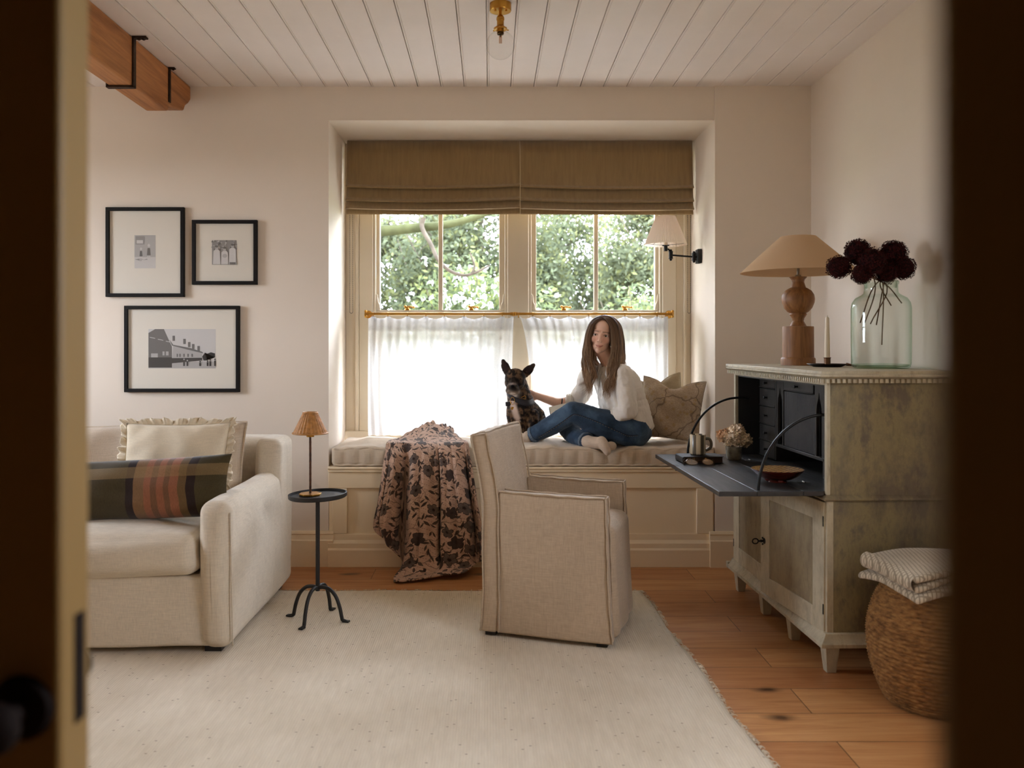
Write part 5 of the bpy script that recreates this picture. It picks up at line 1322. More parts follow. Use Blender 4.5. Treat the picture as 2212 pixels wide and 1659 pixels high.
# hydrangea posy in a silvered tumbler
SILV = plain('mercury_glass', C(206, 196, 176), 0.22, 0.7, 0.5, 0.45, 40)
vcup = (1.058, 3.725, FZ)
vt = thing('tumbler', 'small silvered glass tumbler holding the dried hydrangeas', 'vase', vcup)
m = MB(); m.lathe([(0.0, 0.0008), (0.029, 0.0008), (0.032, 0.004), (0.0365, 0.058), (0.035, 0.058), (0.031, 0.006), (0.0, 0.005)], 36); m.obj('tumbler_wall', SILV, vt)
PETAL = vcol('dry_petals', 0.8, 0.2, 0, 100, 0.1, Subsurface_Weight=0.0)
def petal_head(R, n, size, c0, c1, seed, squash=0.85):
    """florets of four cupped petals over a ball"""
    r_ = np.random.default_rng(seed); v, f, c = [], [], []
    for k in range(n):
        z = 1 - 2 * (k + 0.5) / n; a = k * 2.39996
        d = np.array((math.sqrt(max(0, 1 - z * z)) * math.cos(a), math.sqrt(max(0, 1 - z * z)) * math.sin(a), z))
        if d[2] < -0.75: continue
        p = d * R * r_.uniform(0.86, 1.08) * np.array((1, 1, squash))
        nrm = d + r_.normal(size=3) * 0.35; nrm /= np.linalg.norm(nrm)
        u = np.cross(nrm, r_.normal(size=3)); u /= np.linalg.norm(u); w_ = np.cross(nrm, u)
        t = r_.uniform(); colr = np.array(c0) * (1 - t) + np.array(c1) * t; colr = colr * r_.uniform(0.85, 1.1)
        for q in range(4):
            an_ = q * PI / 2 + r_.uniform(-0.2, 0.2); e = u * math.cos(an_) + w_ * math.sin(an_); g = -u * math.sin(an_) + w_ * math.cos(an_)
            s = size * r_.uniform(0.8, 1.2); b = len(v)
            for (le, lg, ln) in ((0.05, 0, 0), (0.5, -0.42, 0.12), (0.95, -0.26, 0.30), (1.05, 0.0, 0.26), (0.95, 0.28, 0.32), (0.5, 0.42, 0.14), (0.55, 0, 0.05)):
                v.append(tuple(p + e * le * s + g * lg * s + nrm * ln * s)); c.append(colr * (0.9 + 0.2 * le))
            for (i, j) in ((0, 1), (1, 2), (2, 3), (3, 4), (4, 5), (5, 0)): f.append((b + i, b + j, b + 6))
    me = bpy.data.meshes.new('petals'); me.from_pydata(v, [], f); set_colors(me, np.clip(np.array(c), 0, 1)); return me
STEM = plain('stem_brown', C(92, 66, 40), 0.7, 0, 0.3, 0.2, 40)
def cc(r, g, b): return C(r, g, b)[:3]
posy = [((-0.012, -0.012, 0.094), 0.036, cc(244, 228, 202), cc(224, 194, 164), 'large cream dried hydrangea head at the front of the tumbler posy'), ((-0.036, 0.012, 0.100), 0.030, cc(214, 162, 116), cc(236, 204, 168), 'rust-tinged dried hydrangea head at the left of the tumbler posy'),
        ((0.012, 0.012, 0.118), 0.034, cc(246, 230, 206), cc(222, 196, 166), 'cream dried hydrangea head at the top of the tumbler posy'), ((0.038, -0.006, 0.084), 0.032, cc(238, 222, 194), cc(206, 178, 144), 'beige dried hydrangea head at the right of the tumbler posy')]
for k, (o_, R_, a, c, lb) in enumerate(posy):
    t = thing('hydrangea', lb, 'flower', (vcup[0] + o_[0], vcup[1] + o_[1], FZ + 0.012), 0, 'dried hydrangeas in the tumbler')
    me = petal_head(R_, 90, 0.0125, a, c, 60 + k); vvx = verts_of(me); vvx[:, 2] += o_[2] - 0.012; set_verts(me, vvx); me.materials.append(PETAL); link('petals', me, t, 0)
    m = MB(); m.tube([(0, 0, o_[2] - 0.015), (-o_[0] * 0.5, -o_[1] * 0.5, 0.04), (-o_[0] * 0.8, -o_[1] * 0.8, 0.0)], 0.0018, 6); m.obj('stem', STEM, t)
bw = thing('bowl', 'shallow slipware bowl with brown lattice pattern near the flap edge', 'bowl', (1.045, 3.12, FZ))
bwl = NT('lattice_slip'); uvn = bwl.coords('Object', (1, 1, 1), (0, 0, 0.7))
wx1 = bwl.node('ShaderNodeTexWave', wave_type='BANDS', bands_direction='X'); bwl.set(wx1, Scale=18.0, Distortion=1.5, Detail=1.0); bwl.link(uvn, wx1.inputs['Vector'])
wx2 = bwl.node('ShaderNodeTexWave', wave_type='BANDS', bands_direction='Y'); bwl.set(wx2, Scale=18.0, Distortion=1.5, Detail=1.0); bwl.link(uvn, wx2.inputs['Vector'])
mxm = bwl.math('MAXIMUM', wx1.outputs[1], wx2.outputs[1])
bwl.pbr(bwl.ramp(mxm, [(0.86, C(186, 142, 82)), (0.95, C(74, 44, 22))]), 0.2, 0, 0.5); bwl = bwl.m
m = MB(); m.lathe([(0.026, 0.008), (0.050, 0.012), (0.072, 0.024), (0.088, 0.040), (0.0925, 0.044), (0.0935, 0.0465), (0.090, 0.0475)], 56); m.f = [f for f in m.f if len(f) == 4]; m.mi = [0] * len(m.f); m.uv = [None] * len(m.f)
m.tube([(0, 0, 0.0005), (0, 0, 0.010)], [0.034, 0.028], 32); m.obj('bowl_outside', plain('red_brown_glaze', C(74, 28, 18), 0.2), bw)
m = MB(); m.lathe([(0.0, 0.0135), (0.048, 0.015), (0.070, 0.0268), (0.086, 0.042), (0.091, 0.0475)], 56); m.obj('bowl_inside', bwl, bw)
m = MB()
for a in np.linspace(0, 2 * PI, 4)[:-1] + 0.5: m.sphere((0.036 * math.cos(a), 0.036 * math.sin(a), 0.0075), (0.010, 0.010, 0.0072), 10, 8)
m.obj('foot', plain('red_brown_glaze', C(110, 38, 26), 0.2), bw)

# ---------------------------------------------------------------- things on the top
TZ = 1.0322
lw = thing('table_lamp', 'turned wooden table lamp with wide cream coolie shade on the secretaire', 'lamp', (1.328, 3.70, TZ))
OAKT = wood('turned_elm', C(104, 66, 34), C(164, 114, 66), 2, 1.2, 0.5, bump=0.08, dark=C(82, 48, 24))
m = MB()
k_ = lambda z: (787.5 - z) / 500
rr = lambda d: d / 2 / 2.724 / 500
m.lathe([(0.0, 0.0003), (rr(195), 0.0003), (rr(195), k_(774)), (rr(190), k_(772)), (rr(178), k_(770)), (rr(176), k_(706)), (rr(174), k_(704)), (rr(96), k_(703)), (rr(84), k_(699)), (rr(62), k_(692)), (rr(70), k_(686)), (rr(92), k_(680)), (rr(98), k_(678)), (rr(90), k_(675)),
         (rr(120), k_(672)), (rr(158), k_(664)), (rr(182), k_(653)), (rr(188), k_(645)), (rr(180), k_(636)), (rr(150), k_(627)), (rr(110), k_(622)), (rr(88), k_(620)), (rr(84), k_(618)), (rr(68), k_(608)), (rr(74), k_(603)), (rr(98), k_(598)), (rr(100), k_(597)), (0.0, k_(597))], 48)
m.obj('turned_base', OAKT, lw, 25)
m = MB(); m.cyl((0, 0, k_(597)), (0, 0, k_(560)), 0.0065, None, 12); m.tube([(0, 0, k_(597)), (0, 0, k_(592))], [0.016, 0.010], 16); m.cyl((0, 0, k_(575)), (0, 0, k_(545)), 0.014, None, 14); m.obj('lamp_fitting', plain('steel', C(150, 140, 126), 0.35, 0.9), lw)
LSH = NT('cream_silk'); d_ = LSH.node('ShaderNodeBsdfDiffuse'); t_ = LSH.node('ShaderNodeBsdfTranslucent'); mx_ = LSH.node('ShaderNodeMixShader'); mx_.inputs[0].default_value = 0.2; d_.inputs[0].default_value = C(222, 192, 156); t_.inputs[0].default_value = C(226, 190, 150)
LSH.link(d_.outputs[0], mx_.inputs[1]); LSH.link(t_.outputs[0], mx_.inputs[2]); LSH.link(mx_.outputs[0], LSH.out.inputs[0]); LSH = LSH.m
m = MB(); zb, zt_ = k_(588), k_(510)
m.lathe([(0.238, zb), (0.242, zb + 0.002), (0.160, zb + (zt_ - zb) * 0.50), (0.074, zt_), (0.071, zt_ - 0.001), (0.156, zb + (zt_ - zb) * 0.49), (0.236, zb + 0.003)], 72); m.f = [f for f in m.f if len(f) == 4]; m.mi = [0] * len(m.f); m.uv = [None] * len(m.f); m.obj('lamp_shade', LSH, lw, 25)
m = MB()
for a in (0.3, 2.4, 4.5): m.tube([(0, 0, zt_ - 0.008), (0.071 * math.cos(a), 0.071 * math.sin(a), zt_ - 0.004)], 0.0012, 6)
m.obj('shade_carrier', plain('steel', C(150, 140, 126), 0.35, 0.9), lw)
ch2 = thing('candle_holder', 'dark metal chamberstick dish on the secretaire, beside the wooden lamp', 'candle holder', (1.342, 3.415, TZ))
DKB = plain('aged_bronze', C(40, 30, 24), 0.4, 0.7, 0.5, 0.2, 40)
m = MB(); m.lathe([(0.0, 0.0005), (0.052, 0.0005), (0.068, 0.007), (0.077, 0.0115), (0.0765, 0.0128), (0.066, 0.0085), (0.050, 0.0022), (0.0, 0.002)], 48); m.obj('dish', DKB, ch2)
m = MB(); m.lathe([(0.0135, 0.002), (0.0125, 0.006), (0.0125, 0.034), (0.0145, 0.036), (0.0145, 0.038), (0.0112, 0.038), (0.0112, 0.012), (0.0, 0.012)], 28); m.obj('candle_cup', plain('brown_bronze', C(96, 66, 42), 0.4, 0.7), ch2)
m = MB(); m.tube([Vector(p) for p in crom([(0.070, -0.012, 0.011), (0.088, -0.016, 0.008), (0.108, -0.02, -0.0005 + 0.004)], 10)], [0.006, 0.006, 0.0055, 0.005, 0.0045, 0.004, 0.004, 0.0035, 0.003, 0.003], 8); m.sphere((-0.022, -0.02, 0.0085), 0.006, 10, 8); m.obj('handle', plain('brown_bronze', C(96, 66, 42), 0.4, 0.7), ch2)
cd = thing('candle', 'ivory taper candle standing in the dark chamberstick', 'candle', (1.342, 3.415, TZ + 0.0125))
m = MB(); m.lathe([(0.0, 0.0), (0.0108, 0.0), (0.0106, 0.06), (0.0075, 0.180), (0.005, 0.186), (0.0, 0.1875)], 24); m.obj('wax', plain('ivory_wax', C(226, 210, 184), 0.45, 0, 0.4), cd)
m = MB(); m.cyl((0, 0, 0.186), (0.001, 0, 0.194), 0.0009, None, 6); m.obj('wick', plain('wick', C(190, 176, 150), 0.9), cd)
# big green glass jar
jr = thing('glass_jar', 'large pale green glass jar on the secretaire holding dark red flowers', 'jar', (1.458, 3.20, TZ))
JG = NT('green_bottle_glass'); b_ = JG.pbr((0.80, 0.90, 0.84, 1), 0.02, 0, 0.5); b_.inputs['Transmission Weight'].default_value = 1.0; b_.inputs['IOR'].default_value = 1.2
lp_ = JG.node('ShaderNodeBsdfTransparent'); lp_.inputs[0].default_value = (0.93, 0.965, 0.935, 1)
ly = JG.node('ShaderNodeLayerWeight'); ly.inputs[0].default_value = 0.35
gl_ = JG.node('ShaderNodeBsdfGlossy'); gl_.inputs['Roughness'].default_value = 0.03; gl_.inputs[0].default_value = (0.9, 1, 0.93, 1)
edge_ = JG.node('ShaderNodeBsdfTransparent'); edge_.inputs[0].default_value = (0.50, 0.66, 0.54, 1)
ma = JG.node('ShaderNodeMixShader'); mb_ = JG.node('ShaderNodeMixShader')
JG.link(JG.ramp(ly.outputs['Facing'], [(0.25, (0, 0, 0, 1)), (0.95, (1, 1, 1, 1))]), ma.inputs[0]); JG.link(lp_.outputs[0], ma.inputs[1]); JG.link(edge_.outputs[0], ma.inputs[2])
fr = JG.node('ShaderNodeFresnel'); fr.inputs[0].default_value = 1.45; ge = JG.node('ShaderNodeNewGeometry')
JG.link(JG.math('MULTIPLY', JG.math('MULTIPLY_ADD', fr.outputs[0], 0.8, 0.02), JG.math('SUBTRACT', 1.0, ge.outputs['Backfacing'])), mb_.inputs[0]); JG.link(ma.outputs[0], mb_.inputs[1]); JG.link(gl_.outputs[0], mb_.inputs[2]); JG.link(mb_.outputs[0], JG.out.inputs[0]); JG = JG.m
m = MB(); prof = [(0.0, 0.006), (0.06, 0.004), (0.092, 0.0008), (0.100, 0.006), (0.1035, 0.02), (0.1045, 0.10), (0.1045, 0.225), (0.101, 0.245), (0.090, 0.262), (0.072, 0.272), (0.0605, 0.280), (0.0585, 0.292), (0.0585, 0.312), (0.062, 0.316), (0.062, 0.324), (0.058, 0.327), (0.055, 0.324), (0.054, 0.30)]
m.lathe(prof, 64); m.f = [f for f in m.f if len(f) == 4]; m.mi = [0] * len(m.f); m.uv = [None] * len(m.f); m.obj('jar_wall', JG, jr, 60)
m = MB(); m.lathe([(0.0, 0.012), (0.05, 0.011), (0.09, 0.007), (0.0985, 0.012), (0.096, 0.016), (0.06, 0.018), (0.0, 0.020)], 48); m.obj('thick_base', JG, jr, 60)
# dark red flower heads
DRED = vcol('dark_red_florets', 0.85, 0.15)
def ball_head(R, n, seed):
    r_ = np.random.default_rng(seed); v, f, c = [], [], []
    mb2 = MB(); mb2.sphere((0, 0, 0), R * 0.86, 16, 10); v += mb2.v; f += [tuple(a) for a in mb2.f]; c += [np.array(cc(26, 8, 8))] * len(v)
    for k in range(n):
        z = 1 - 2 * (k + 0.5) / n; a = k * 2.39996
        d = np.array((math.sqrt(max(0, 1 - z * z)) * math.cos(a), math.sqrt(max(0, 1 - z * z)) * math.sin(a), z))
        bumpy = 1 + 0.09 * math.sin(5 * d[0] + seed) * math.cos(6 * d[1] + d[2] * 5)
        p = d * R * r_.uniform(0.86, 1.0) * bumpy
        nrm = d + r_.normal(size=3) * 0.3; nrm /= np.linalg.norm(nrm); u = np.cross(nrm, r_.normal(size=3)); u /= np.linalg.norm(u); w_ = np.cross(nrm, u)
        col_ = np.array(cc(58, 16, 16)) * r_.uniform(0.5, 1.3); s = R * 0.105
        b = len(v); v.append(tuple(p)); c.append(col_ * 0.6)
        for q in range(8):
            an_ = q * PI / 4; l = s * (1.25 if q % 2 == 0 else 0.55)
            v.append(tuple(p + (u * math.cos(an_) + w_ * math.sin(an_)) * l + nrm * s * (0.5 if q % 2 == 0 else 0.1))); c.append(col_)
        for q in range(8): f.append((b, b + 1 + q, b + 1 + (q + 1) % 8))
    me = bpy.data.meshes.new('florets'); me.from_pydata(v, [], f); set_colors(me, np.clip(np.array(c), 0, 1)); me.materials.append(DRED); return me
heads = [((1812, 577), 3.18, 24.5, (1880, 700), 'dark red flower head leaning out farthest to the left of the jar', 3.22), ((1853, 545), 3.22, 27, (1863, 712), 'tall dark red flower head at the upper left of the jar bunch', 3.16), ((1884, 566), 3.12, 28, (1905, 745), 'dark red flower head at the front centre of the jar bunch', 3.2),
         ((1929, 548), 3.2, 27.5, (1893, 702), 'tall dark red flower head at the upper right of the jar bunch', 3.25), ((1951, 579), 3.18, 24, (1858, 697), 'dark red flower head leaning out farthest to the right of the jar', 3.15), ((1862, 592), 3.13, 21, (1948, 655), 'low dark red flower head over the left rim of the jar', 3.2), ((1915, 590), 3.16, 22, (1925, 660), 'low dark red flower head over the right rim of the jar', 3.24)]
hm = [ball_head(1.0, 420, 5), ball_head(1.0, 420, 6)]
for k, ((px, py), Y, rp, (sx_, sy_), lb, Ys) in enumerate(heads):
    c = P(px, py, Y); R_ = 1.08 * rp / F * Y; s_end = P(sx_, sy_, Ys)
    t = thing('flower', lb, 'flower', s_end, 0, 'dark red flowers in the jar')
    o = link('florets', hm[k % 2], t, 0); o.location = c - s_end; o.scale = (R_, R_, R_ * 0.95); o.rotation_euler = (k * 0.7, k * 1.1, k)
    neck = Vector((1.458 + 0.02 * math.cos(k * 2.3), 3.20 + 0.022 * math.sin(k * 2.3), TZ + 0.30))
    m = MB(); m.tube([Vector(p) for p in crom([c - s_end, (neck - s_end) + Vector((0, 0, 0.012)), Vector((0, 0, 0))], 14)], 0.0023, 7); m.obj('stem', STEM, t)

# ---------------------------------------------------------------- basket with folded blanket
SEAG = NT('seagrass'); n_ = SEAG.noise(SEAG.coords('Object', (1, 1, 3)), 40, 4); n2_ = SEAG.noise(SEAG.coords('Object'), 9, 3)
c_ = SEAG.ramp(n_, [(0.3, C(98, 66, 34)), (0.55, C(150, 108, 62)), (0.75, C(176, 134, 82))]); c_ = SEAG.mix(1.0, c_, SEAG.ramp(n2_, [(0.35, (0.75, 0.72, 0.66, 1)), (0.65, (1, 1, 1, 1))]), 'MULTIPLY')
SEAG.pbr(c_, 0.8, 0, 0.2, SEAG.bump(n_, 0.3, 0.003)); SEAG = SEAG.m
bs = thing('basket', 'round-bellied woven seagrass basket on the floor at the near end of the secretaire', 'basket', (1.395, 2.685, 0))
ctrl = [(0.138, 0.004), (0.150, 0.012), (0.172, 0.06), (0.193, 0.13), (0.200, 0.20), (0.194, 0.26), (0.176, 0.32), (0.152, 0.365), (0.146, 0.378)]
nrow = 40; q = crom(ctrl, nrow * 4)
prof = [(0.0, 0.004)] + [tuple(a) for a in q] + [(0.138, 0.376), (0.17, 0.30), (0.188, 0.20), (0.165, 0.08), (0.130, 0.014), (0.0, 0.014)]
ncol = 36
def bo(i, k):
    if i < 1 or i > nrow * 4: return 0
    row = (i - 1) // 4
    return 0.0026 * math.cos(2 * PI * (i - 1) / 4) + 0.0022 * math.cos(PI * k / 6 + row * PI) * (0.5 + 0.5 * math.cos(2 * PI * (i - 1) / 4))
m = MB(); m.lathe(prof, ncol * 12, (0, 0, 0), bo); m.obj('woven_wall', SEAG, bs, 180)
m = MB(); m.tube([(0.147 * math.cos(a), 0.147 * math.sin(a), 0.380 + 0.002 * math.sin(a * 36)) for a in np.linspace(0, 2 * PI, 220)[:-1]], 0.0075, 8, closed=True); m.obj('rim', SEAG, bs, 180)
BLKT = NT('checked_cotton'); v_ = BLKT.coords('Object', (1, 1, 1), (0, 0, 0.2))
def lines(direction, sc):
    w_ = BLKT.node('ShaderNodeTexWave', wave_type='BANDS', bands_direction=direction); BLKT.set(w_, Scale=sc, Distortion=0.8, Detail=1.0); BLKT.link(v_, w_.inputs['Vector']); return BLKT.ramp(w_.outputs[1], [(0.72, (0, 0, 0, 1)), (0.86, (1, 1, 1, 1))])
gx = BLKT.math('MAXIMUM', lines('X', 26.0), lines('Y', 26.0))
c_ = BLKT.mix(BLKT.math('MULTIPLY', gx, 0.6), BLKT.ramp(BLKT.noise(v_, 6, 4), [(0.3, C(186, 172, 148)), (0.7, C(206, 192, 168))]), C(92, 76, 58))
BLKT.pbr(c_, 0.9, 0, 0.15, BLKT.bump(BLKT.noise(v_, 240, 3), 0.3, 0.002), 0.2); BLKT = BLKT.m
bl = thing('folded_blanket', 'cream checked blanket folded loosely on top of the seagrass basket', 'blanket', (1.400, 2.66, 0.385))
def blk_fn(sd, x_sag=0.0):
    def fn(w):
        x, y, z = w
        r2 = (x * x + (y * 0.9) ** 2) / 0.03
        over = max(0, math.hypot(x, y) - 0.135)
        return np.array((x + 0.004 * math.sin(y * 30 + sd), y + 0.004 * math.sin(x * 26 + sd), z + 0.006 * math.sin(x * 16 + sd) * math.cos(y * 13 + sd) - over * (0.22 + x_sag) + 0.012 * math.exp(-r2)))
    return fn
layers = [(-0.185, 0.175, -0.15, 0.15, 0.004, 0.026, 0, 0.10, 0.14), (-0.175, 0.175, -0.135, 0.14, 0.026, 0.045, 1.6, 0.0, 0.14), (-0.182, 0.175, -0.14, 0.14, 0.045, 0.066, 3.1, -0.10, 0.14)]
m = MB()
for x0, x1, y0, y1, z0, z1, sd, sg, rz in layers:
    m.T = Matrix.Rotation(rz, 4, 'Z'); m.softbox(x0, x1, y0, y1, z0, z1, 0.0105, 26, (0, 0, 0.002), blk_fn(sd, sg))
# rounded fold joining the layers at the left
yy = np.linspace(-0.13, 0.13, 24)
g = np.array([[(-0.166 - 0.026 * math.sin(a) + 0.004 * math.sin(y * 26), y, 0.038 - 0.026 * math.cos(a) + 0.004 * math.sin(y * 13)) for y in yy] for a in np.linspace(0.1, PI - 0.1, 14)])
m.T = Matrix.Rotation(0.14, 4, 'Z'); m.grid(g); m.obj('blanket_cloth', BLKT, bl, 180)
# ---------------------------------------------------------------- cushions in the corner of the seat
BLOCK = NT('block_printed_linen'); v_ = BLOCK.coords('Object')
vo = BLOCK.node('ShaderNodeTexVoronoi', feature='F1'); vo.inputs['Scale'].default_value = 26; BLOCK.link(v_, vo.inputs['Vector'])
wv_n = BLOCK.node('ShaderNodeTexWave', wave_type='RINGS'); BLOCK.set(wv_n, Scale=40.0, Distortion=14.0, Detail=3.0, Detail_Scale=2.0); BLOCK.link(v_, wv_n.inputs['Vector'])
c_ = BLOCK.mix(BLOCK.math('MULTIPLY', BLOCK.ramp(wv_n.outputs[1], [(0.35, (0, 0, 0, 1)), (0.6, (1, 1, 1, 1))]), 0.45), C(180, 162, 140), C(134, 114, 96))
c_ = BLOCK.mix(BLOCK.ramp(vo.outputs['Distance'], [(0.16, (0.8, 0.8, 0.8, 1)), (0.3, (0, 0, 0, 1))]), c_, C(162, 138, 98))
ve = BLOCK.node('ShaderNodeTexVoronoi', feature='DISTANCE_TO_EDGE'); ve.inputs['Scale'].default_value = 6.5; nz = BLOCK.node('ShaderNodeTexNoise'); nz.inputs['Scale'].default_value = 14; BLOCK.link(v_, nz.inputs['Vector'])
ad = BLOCK.node('ShaderNodeVectorMath', operation='MULTIPLY_ADD'); BLOCK.link(nz.outputs['Color'], ad.inputs[0]); ad.inputs[1].default_value = (0.07, 0.07, 0.07); BLOCK.link(v_, ad.inputs[2]); BLOCK.link(ad.outputs[0], ve.inputs['Vector'])
c_ = BLOCK.mix(BLOCK.ramp(ve.outputs['Distance'], [(0.008, (0.6, 0.6, 0.6, 1)), (0.03, (0, 0, 0, 1))]), c_, C(84, 66, 54))
BLOCK.pbr(c_, 0.9, 0, 0.15, BLOCK.bump(BLOCK.noise(v_, 300, 3), 0.2, 0.002), 0.15); BLOCK = BLOCK.m
LINB = linen('pale_cushion_linen', C(176, 160, 132), 0.08, 0.15, 0.06)
def chop(u, v): return -0.055 * math.exp(-(u / 0.45) ** 2) * max(0, v) ** 2
SEATZ = 0.612
t = thing('block_print_cushion', 'taupe block-printed cushion propped in the corner behind the seated person', 'cushion', (0.940, 4.50, SEATZ))
Mx = RM((0.005, 0, 0.172), -0.25, 0.08, -0.42)
pillow_obj('cushion_cover', t, 0.33, 0.325, 0.13, BLOCK, Mx, 0.003, chop, sd=0.3, wr=0.008, n=48)
t = thing('pale_print_cushion', 'paler print cushion half hidden behind the block-printed one', 'cushion', (0.90, 4.645, SEATZ))
Mx = RM((0, 0, 0.182), -0.10, -0.10, 0.05)
pillow_obj('cushion_cover', t, 0.30, 0.325, 0.09, LINB, Mx, 0.003, chop, sd=1.3, wr=0.006, n=40)

# ---------------------------------------------------------------- quilt over the bench
QM = NT('floral_quilt')
uvn = QM.node('ShaderNodeUVMap').outputs[0]
def qmap(sx_, sy_, lx_=0, ly_=0, rz=0):
    mp = QM.node('ShaderNodeMapping'); mp.inputs['Scale'].default_value = (sx_, sy_, 1); mp.inputs['Location'].default_value = (lx_, ly_, 0); mp.inputs['Rotation'].default_value = (0, 0, rz); QM.link(uvn, mp.inputs[0]); return mp.outputs[0]
def motif(sc, seed, R0, petals, depth, loc):
    """flower or leaf-rosette shapes, one per Voronoi cell, each turned its own way"""
    v = qmap(sc, sc, *loc)
    vo = QM.node('ShaderNodeTexVoronoi', feature='F1', voronoi_dimensions='2D'); vo.inputs['Scale'].default_value = 1.0; vo.inputs['Randomness'].default_value = 0.75; QM.link(v, vo.inputs['Vector'])
    d = QM.node('ShaderNodeVectorMath', operation='SUBTRACT'); QM.link(v, d.inputs[0]); QM.link(vo.outputs['Position'], d.inputs[1])
    s = QM.node('ShaderNodeSeparateXYZ'); QM.link(d.outputs[0], s.inputs[0])
    rc = QM.node('ShaderNodeSeparateColor'); QM.link(vo.outputs['Color'], rc.inputs[0])
    ang = QM.math('ADD', QM.math('ARCTAN2', s.outputs[1], s.outputs[0]), QM.math('MULTIPLY', rc.outputs[0], 6.28))
    lob = QM.math('ABSOLUTE', QM.math('COSINE', QM.math('MULTIPLY', ang, petals / 2)))
    rad = QM.math('MULTIPLY', QM.math('MULTIPLY_ADD', lob, depth, 1 - depth), QM.math('MULTIPLY_ADD', rc.outputs[1], 0.35 * R0, 0.78 * R0))
    q = QM.math('DIVIDE', vo.outputs['Distance'], rad)
    return q, rc, lob
PINK = QM.ramp(QM.noise(QM.coords('UV', (30, 30, 1)), 1, 3), [(0.3, C(184, 150, 128)), (0.7, C(200, 166, 144))])
def leafy(sc, loc, a, b_, thr):
    v = qmap(sc, sc, *loc); vo = QM.node('ShaderNodeTexVoronoi', feature='F1', voronoi_dimensions='2D'); vo.inputs['Scale'].default_value = 1.0; vo.inputs['Randomness'].default_value = 0.9; QM.link(v, vo.inputs['Vector'])
    d = QM.node('ShaderNodeVectorMath', operation='SUBTRACT'); QM.link(v, d.inputs[0]); QM.link(vo.outputs['Position'], d.inputs[1])
    rc = QM.node('ShaderNodeSeparateColor'); QM.link(vo.outputs['Color'], rc.inputs[0])
    rot = QM.node('ShaderNodeVectorRotate', rotation_type='Z_AXIS'); QM.link(d.outputs[0], rot.inputs['Vector']); QM.link(QM.math('MULTIPLY', rc.outputs[0], 6.28), rot.inputs['Angle'])
    s = QM.node('ShaderNodeSeparateXYZ'); QM.link(rot.outputs[0], s.inputs[0])
    x2 = QM.math('ABSOLUTE', QM.math('DIVIDE', s.outputs[0], a)); y2 = QM.math('ABSOLUTE', QM.math('DIVIDE', s.outputs[1], b_))
    e = QM.math('ADD', QM.math('POWER', x2, 1.4), y2)      # pointed leaf
    return QM.math('MULTIPLY', QM.math('LESS_THAN', e, 1.0), QM.math('GREATER_THAN', rc.outputs[1], thr))
# winding stems
nz = QM.node('ShaderNodeTexNoise'); nz.inputs['Scale'].default_value = 9; QM.link(uvn, nz.inputs['Vector'])
ad = QM.node('ShaderNodeVectorMath', operation='MULTIPLY_ADD'); QM.link(nz.outputs['Color'], ad.inputs[0]); ad.inputs[1].default_value = (0.16, 0.16, 0); QM.link(uvn, ad.inputs[2])
ve = QM.node('ShaderNodeTexVoronoi', feature='DISTANCE_TO_EDGE', voronoi_dimensions='2D'); ve.inputs['Scale'].default_value = 9.0; QM.link(ad.outputs[0], ve.inputs['Vector'])
stem = QM.ramp(ve.outputs['Distance'], [(0.008, (1, 1, 1, 1)), (0.016, (0, 0, 0, 1))])
c_ = QM.mix(QM.math('MULTIPLY', stem, 0.75), PINK, C(58, 44, 38))
for sc, loc, a, b_, thr in ((23, (0, 0), 0.42, 0.13, 0.4), (26, (3.3, 1.7), 0.40, 0.12, 0.45), (21, (7.1, 4.2), 0.44, 0.15, 0.55)):
    c_ = QM.mix(QM.math('MULTIPLY', leafy(sc, loc, a, b_, thr), 0.92), c_, C(58, 46, 40))
q, rc, lob = motif(11.5, 1, 0.37, 5, 0.34, (0.4, 0.2))
on = QM.math('MULTIPLY', QM.math('LESS_THAN', q, 1.0), QM.math('GREATER_THAN', rc.outputs[2], 0.36))
fcx = QM.ramp(q, [(0.0, C(40, 30, 26)), (0.22, C(52, 40, 36)), (0.3, C(96, 82, 74)), (0.85, C(104, 90, 82)), (0.93, C(58, 46, 40))])
fcx = QM.mix(QM.ramp(lob, [(0.0, (0.8, 0.8, 0.8, 1)), (0.25, (0, 0, 0, 1))]), fcx, C(60, 48, 42))
fcx = QM.mix(QM.math('MULTIPLY', QM.math('GREATER_THAN', rc.outputs[0], 0.55), 0.85), fcx, C(66, 52, 46))
c_ = QM.mix(on, c_, fcx)
# rows of running stitch
st = qmap(1, 1, 0, 0, 0.42); s = QM.node('ShaderNodeSeparateXYZ'); QM.link(st, s.inputs[0])
rowf = QM.math('FRACT', QM.math('MULTIPLY', s.outputs[1], 46)); dash = QM.math('FRACT', QM.math('MULTIPLY', s.outputs[0], 90))
stitch = QM.math('MULTIPLY', QM.math('LESS_THAN', QM.math('ABSOLUTE', QM.math('SUBTRACT', rowf, 0.5)), 0.055), QM.math('LESS_THAN', dash, 0.55))
c_ = QM.mix(QM.math('MULTIPLY', stitch, 0.7), c_, C(84, 62, 52))
pk = QM.noise(QM.coords('UV', (30, 90, 1)), 1, 3)
hh = QM.math('ADD', QM.math('MULTIPLY', QM.math('SINE', QM.math('MULTIPLY', rowf, 3.14159)), 0.4), QM.math('MULTIPLY', pk, 0.9))
QM.pbr(c_, 0.9, 0, 0.12, QM.bump(hh, 0.5, 0.006), 0.15); QM = QM.m
quilt = thing('quilt', 'dusty pink quilt printed with dark flowers, draped from the bench to the floor', 'blanket', P(940, 1222, 4.22))
qo = Vector(quilt.location)
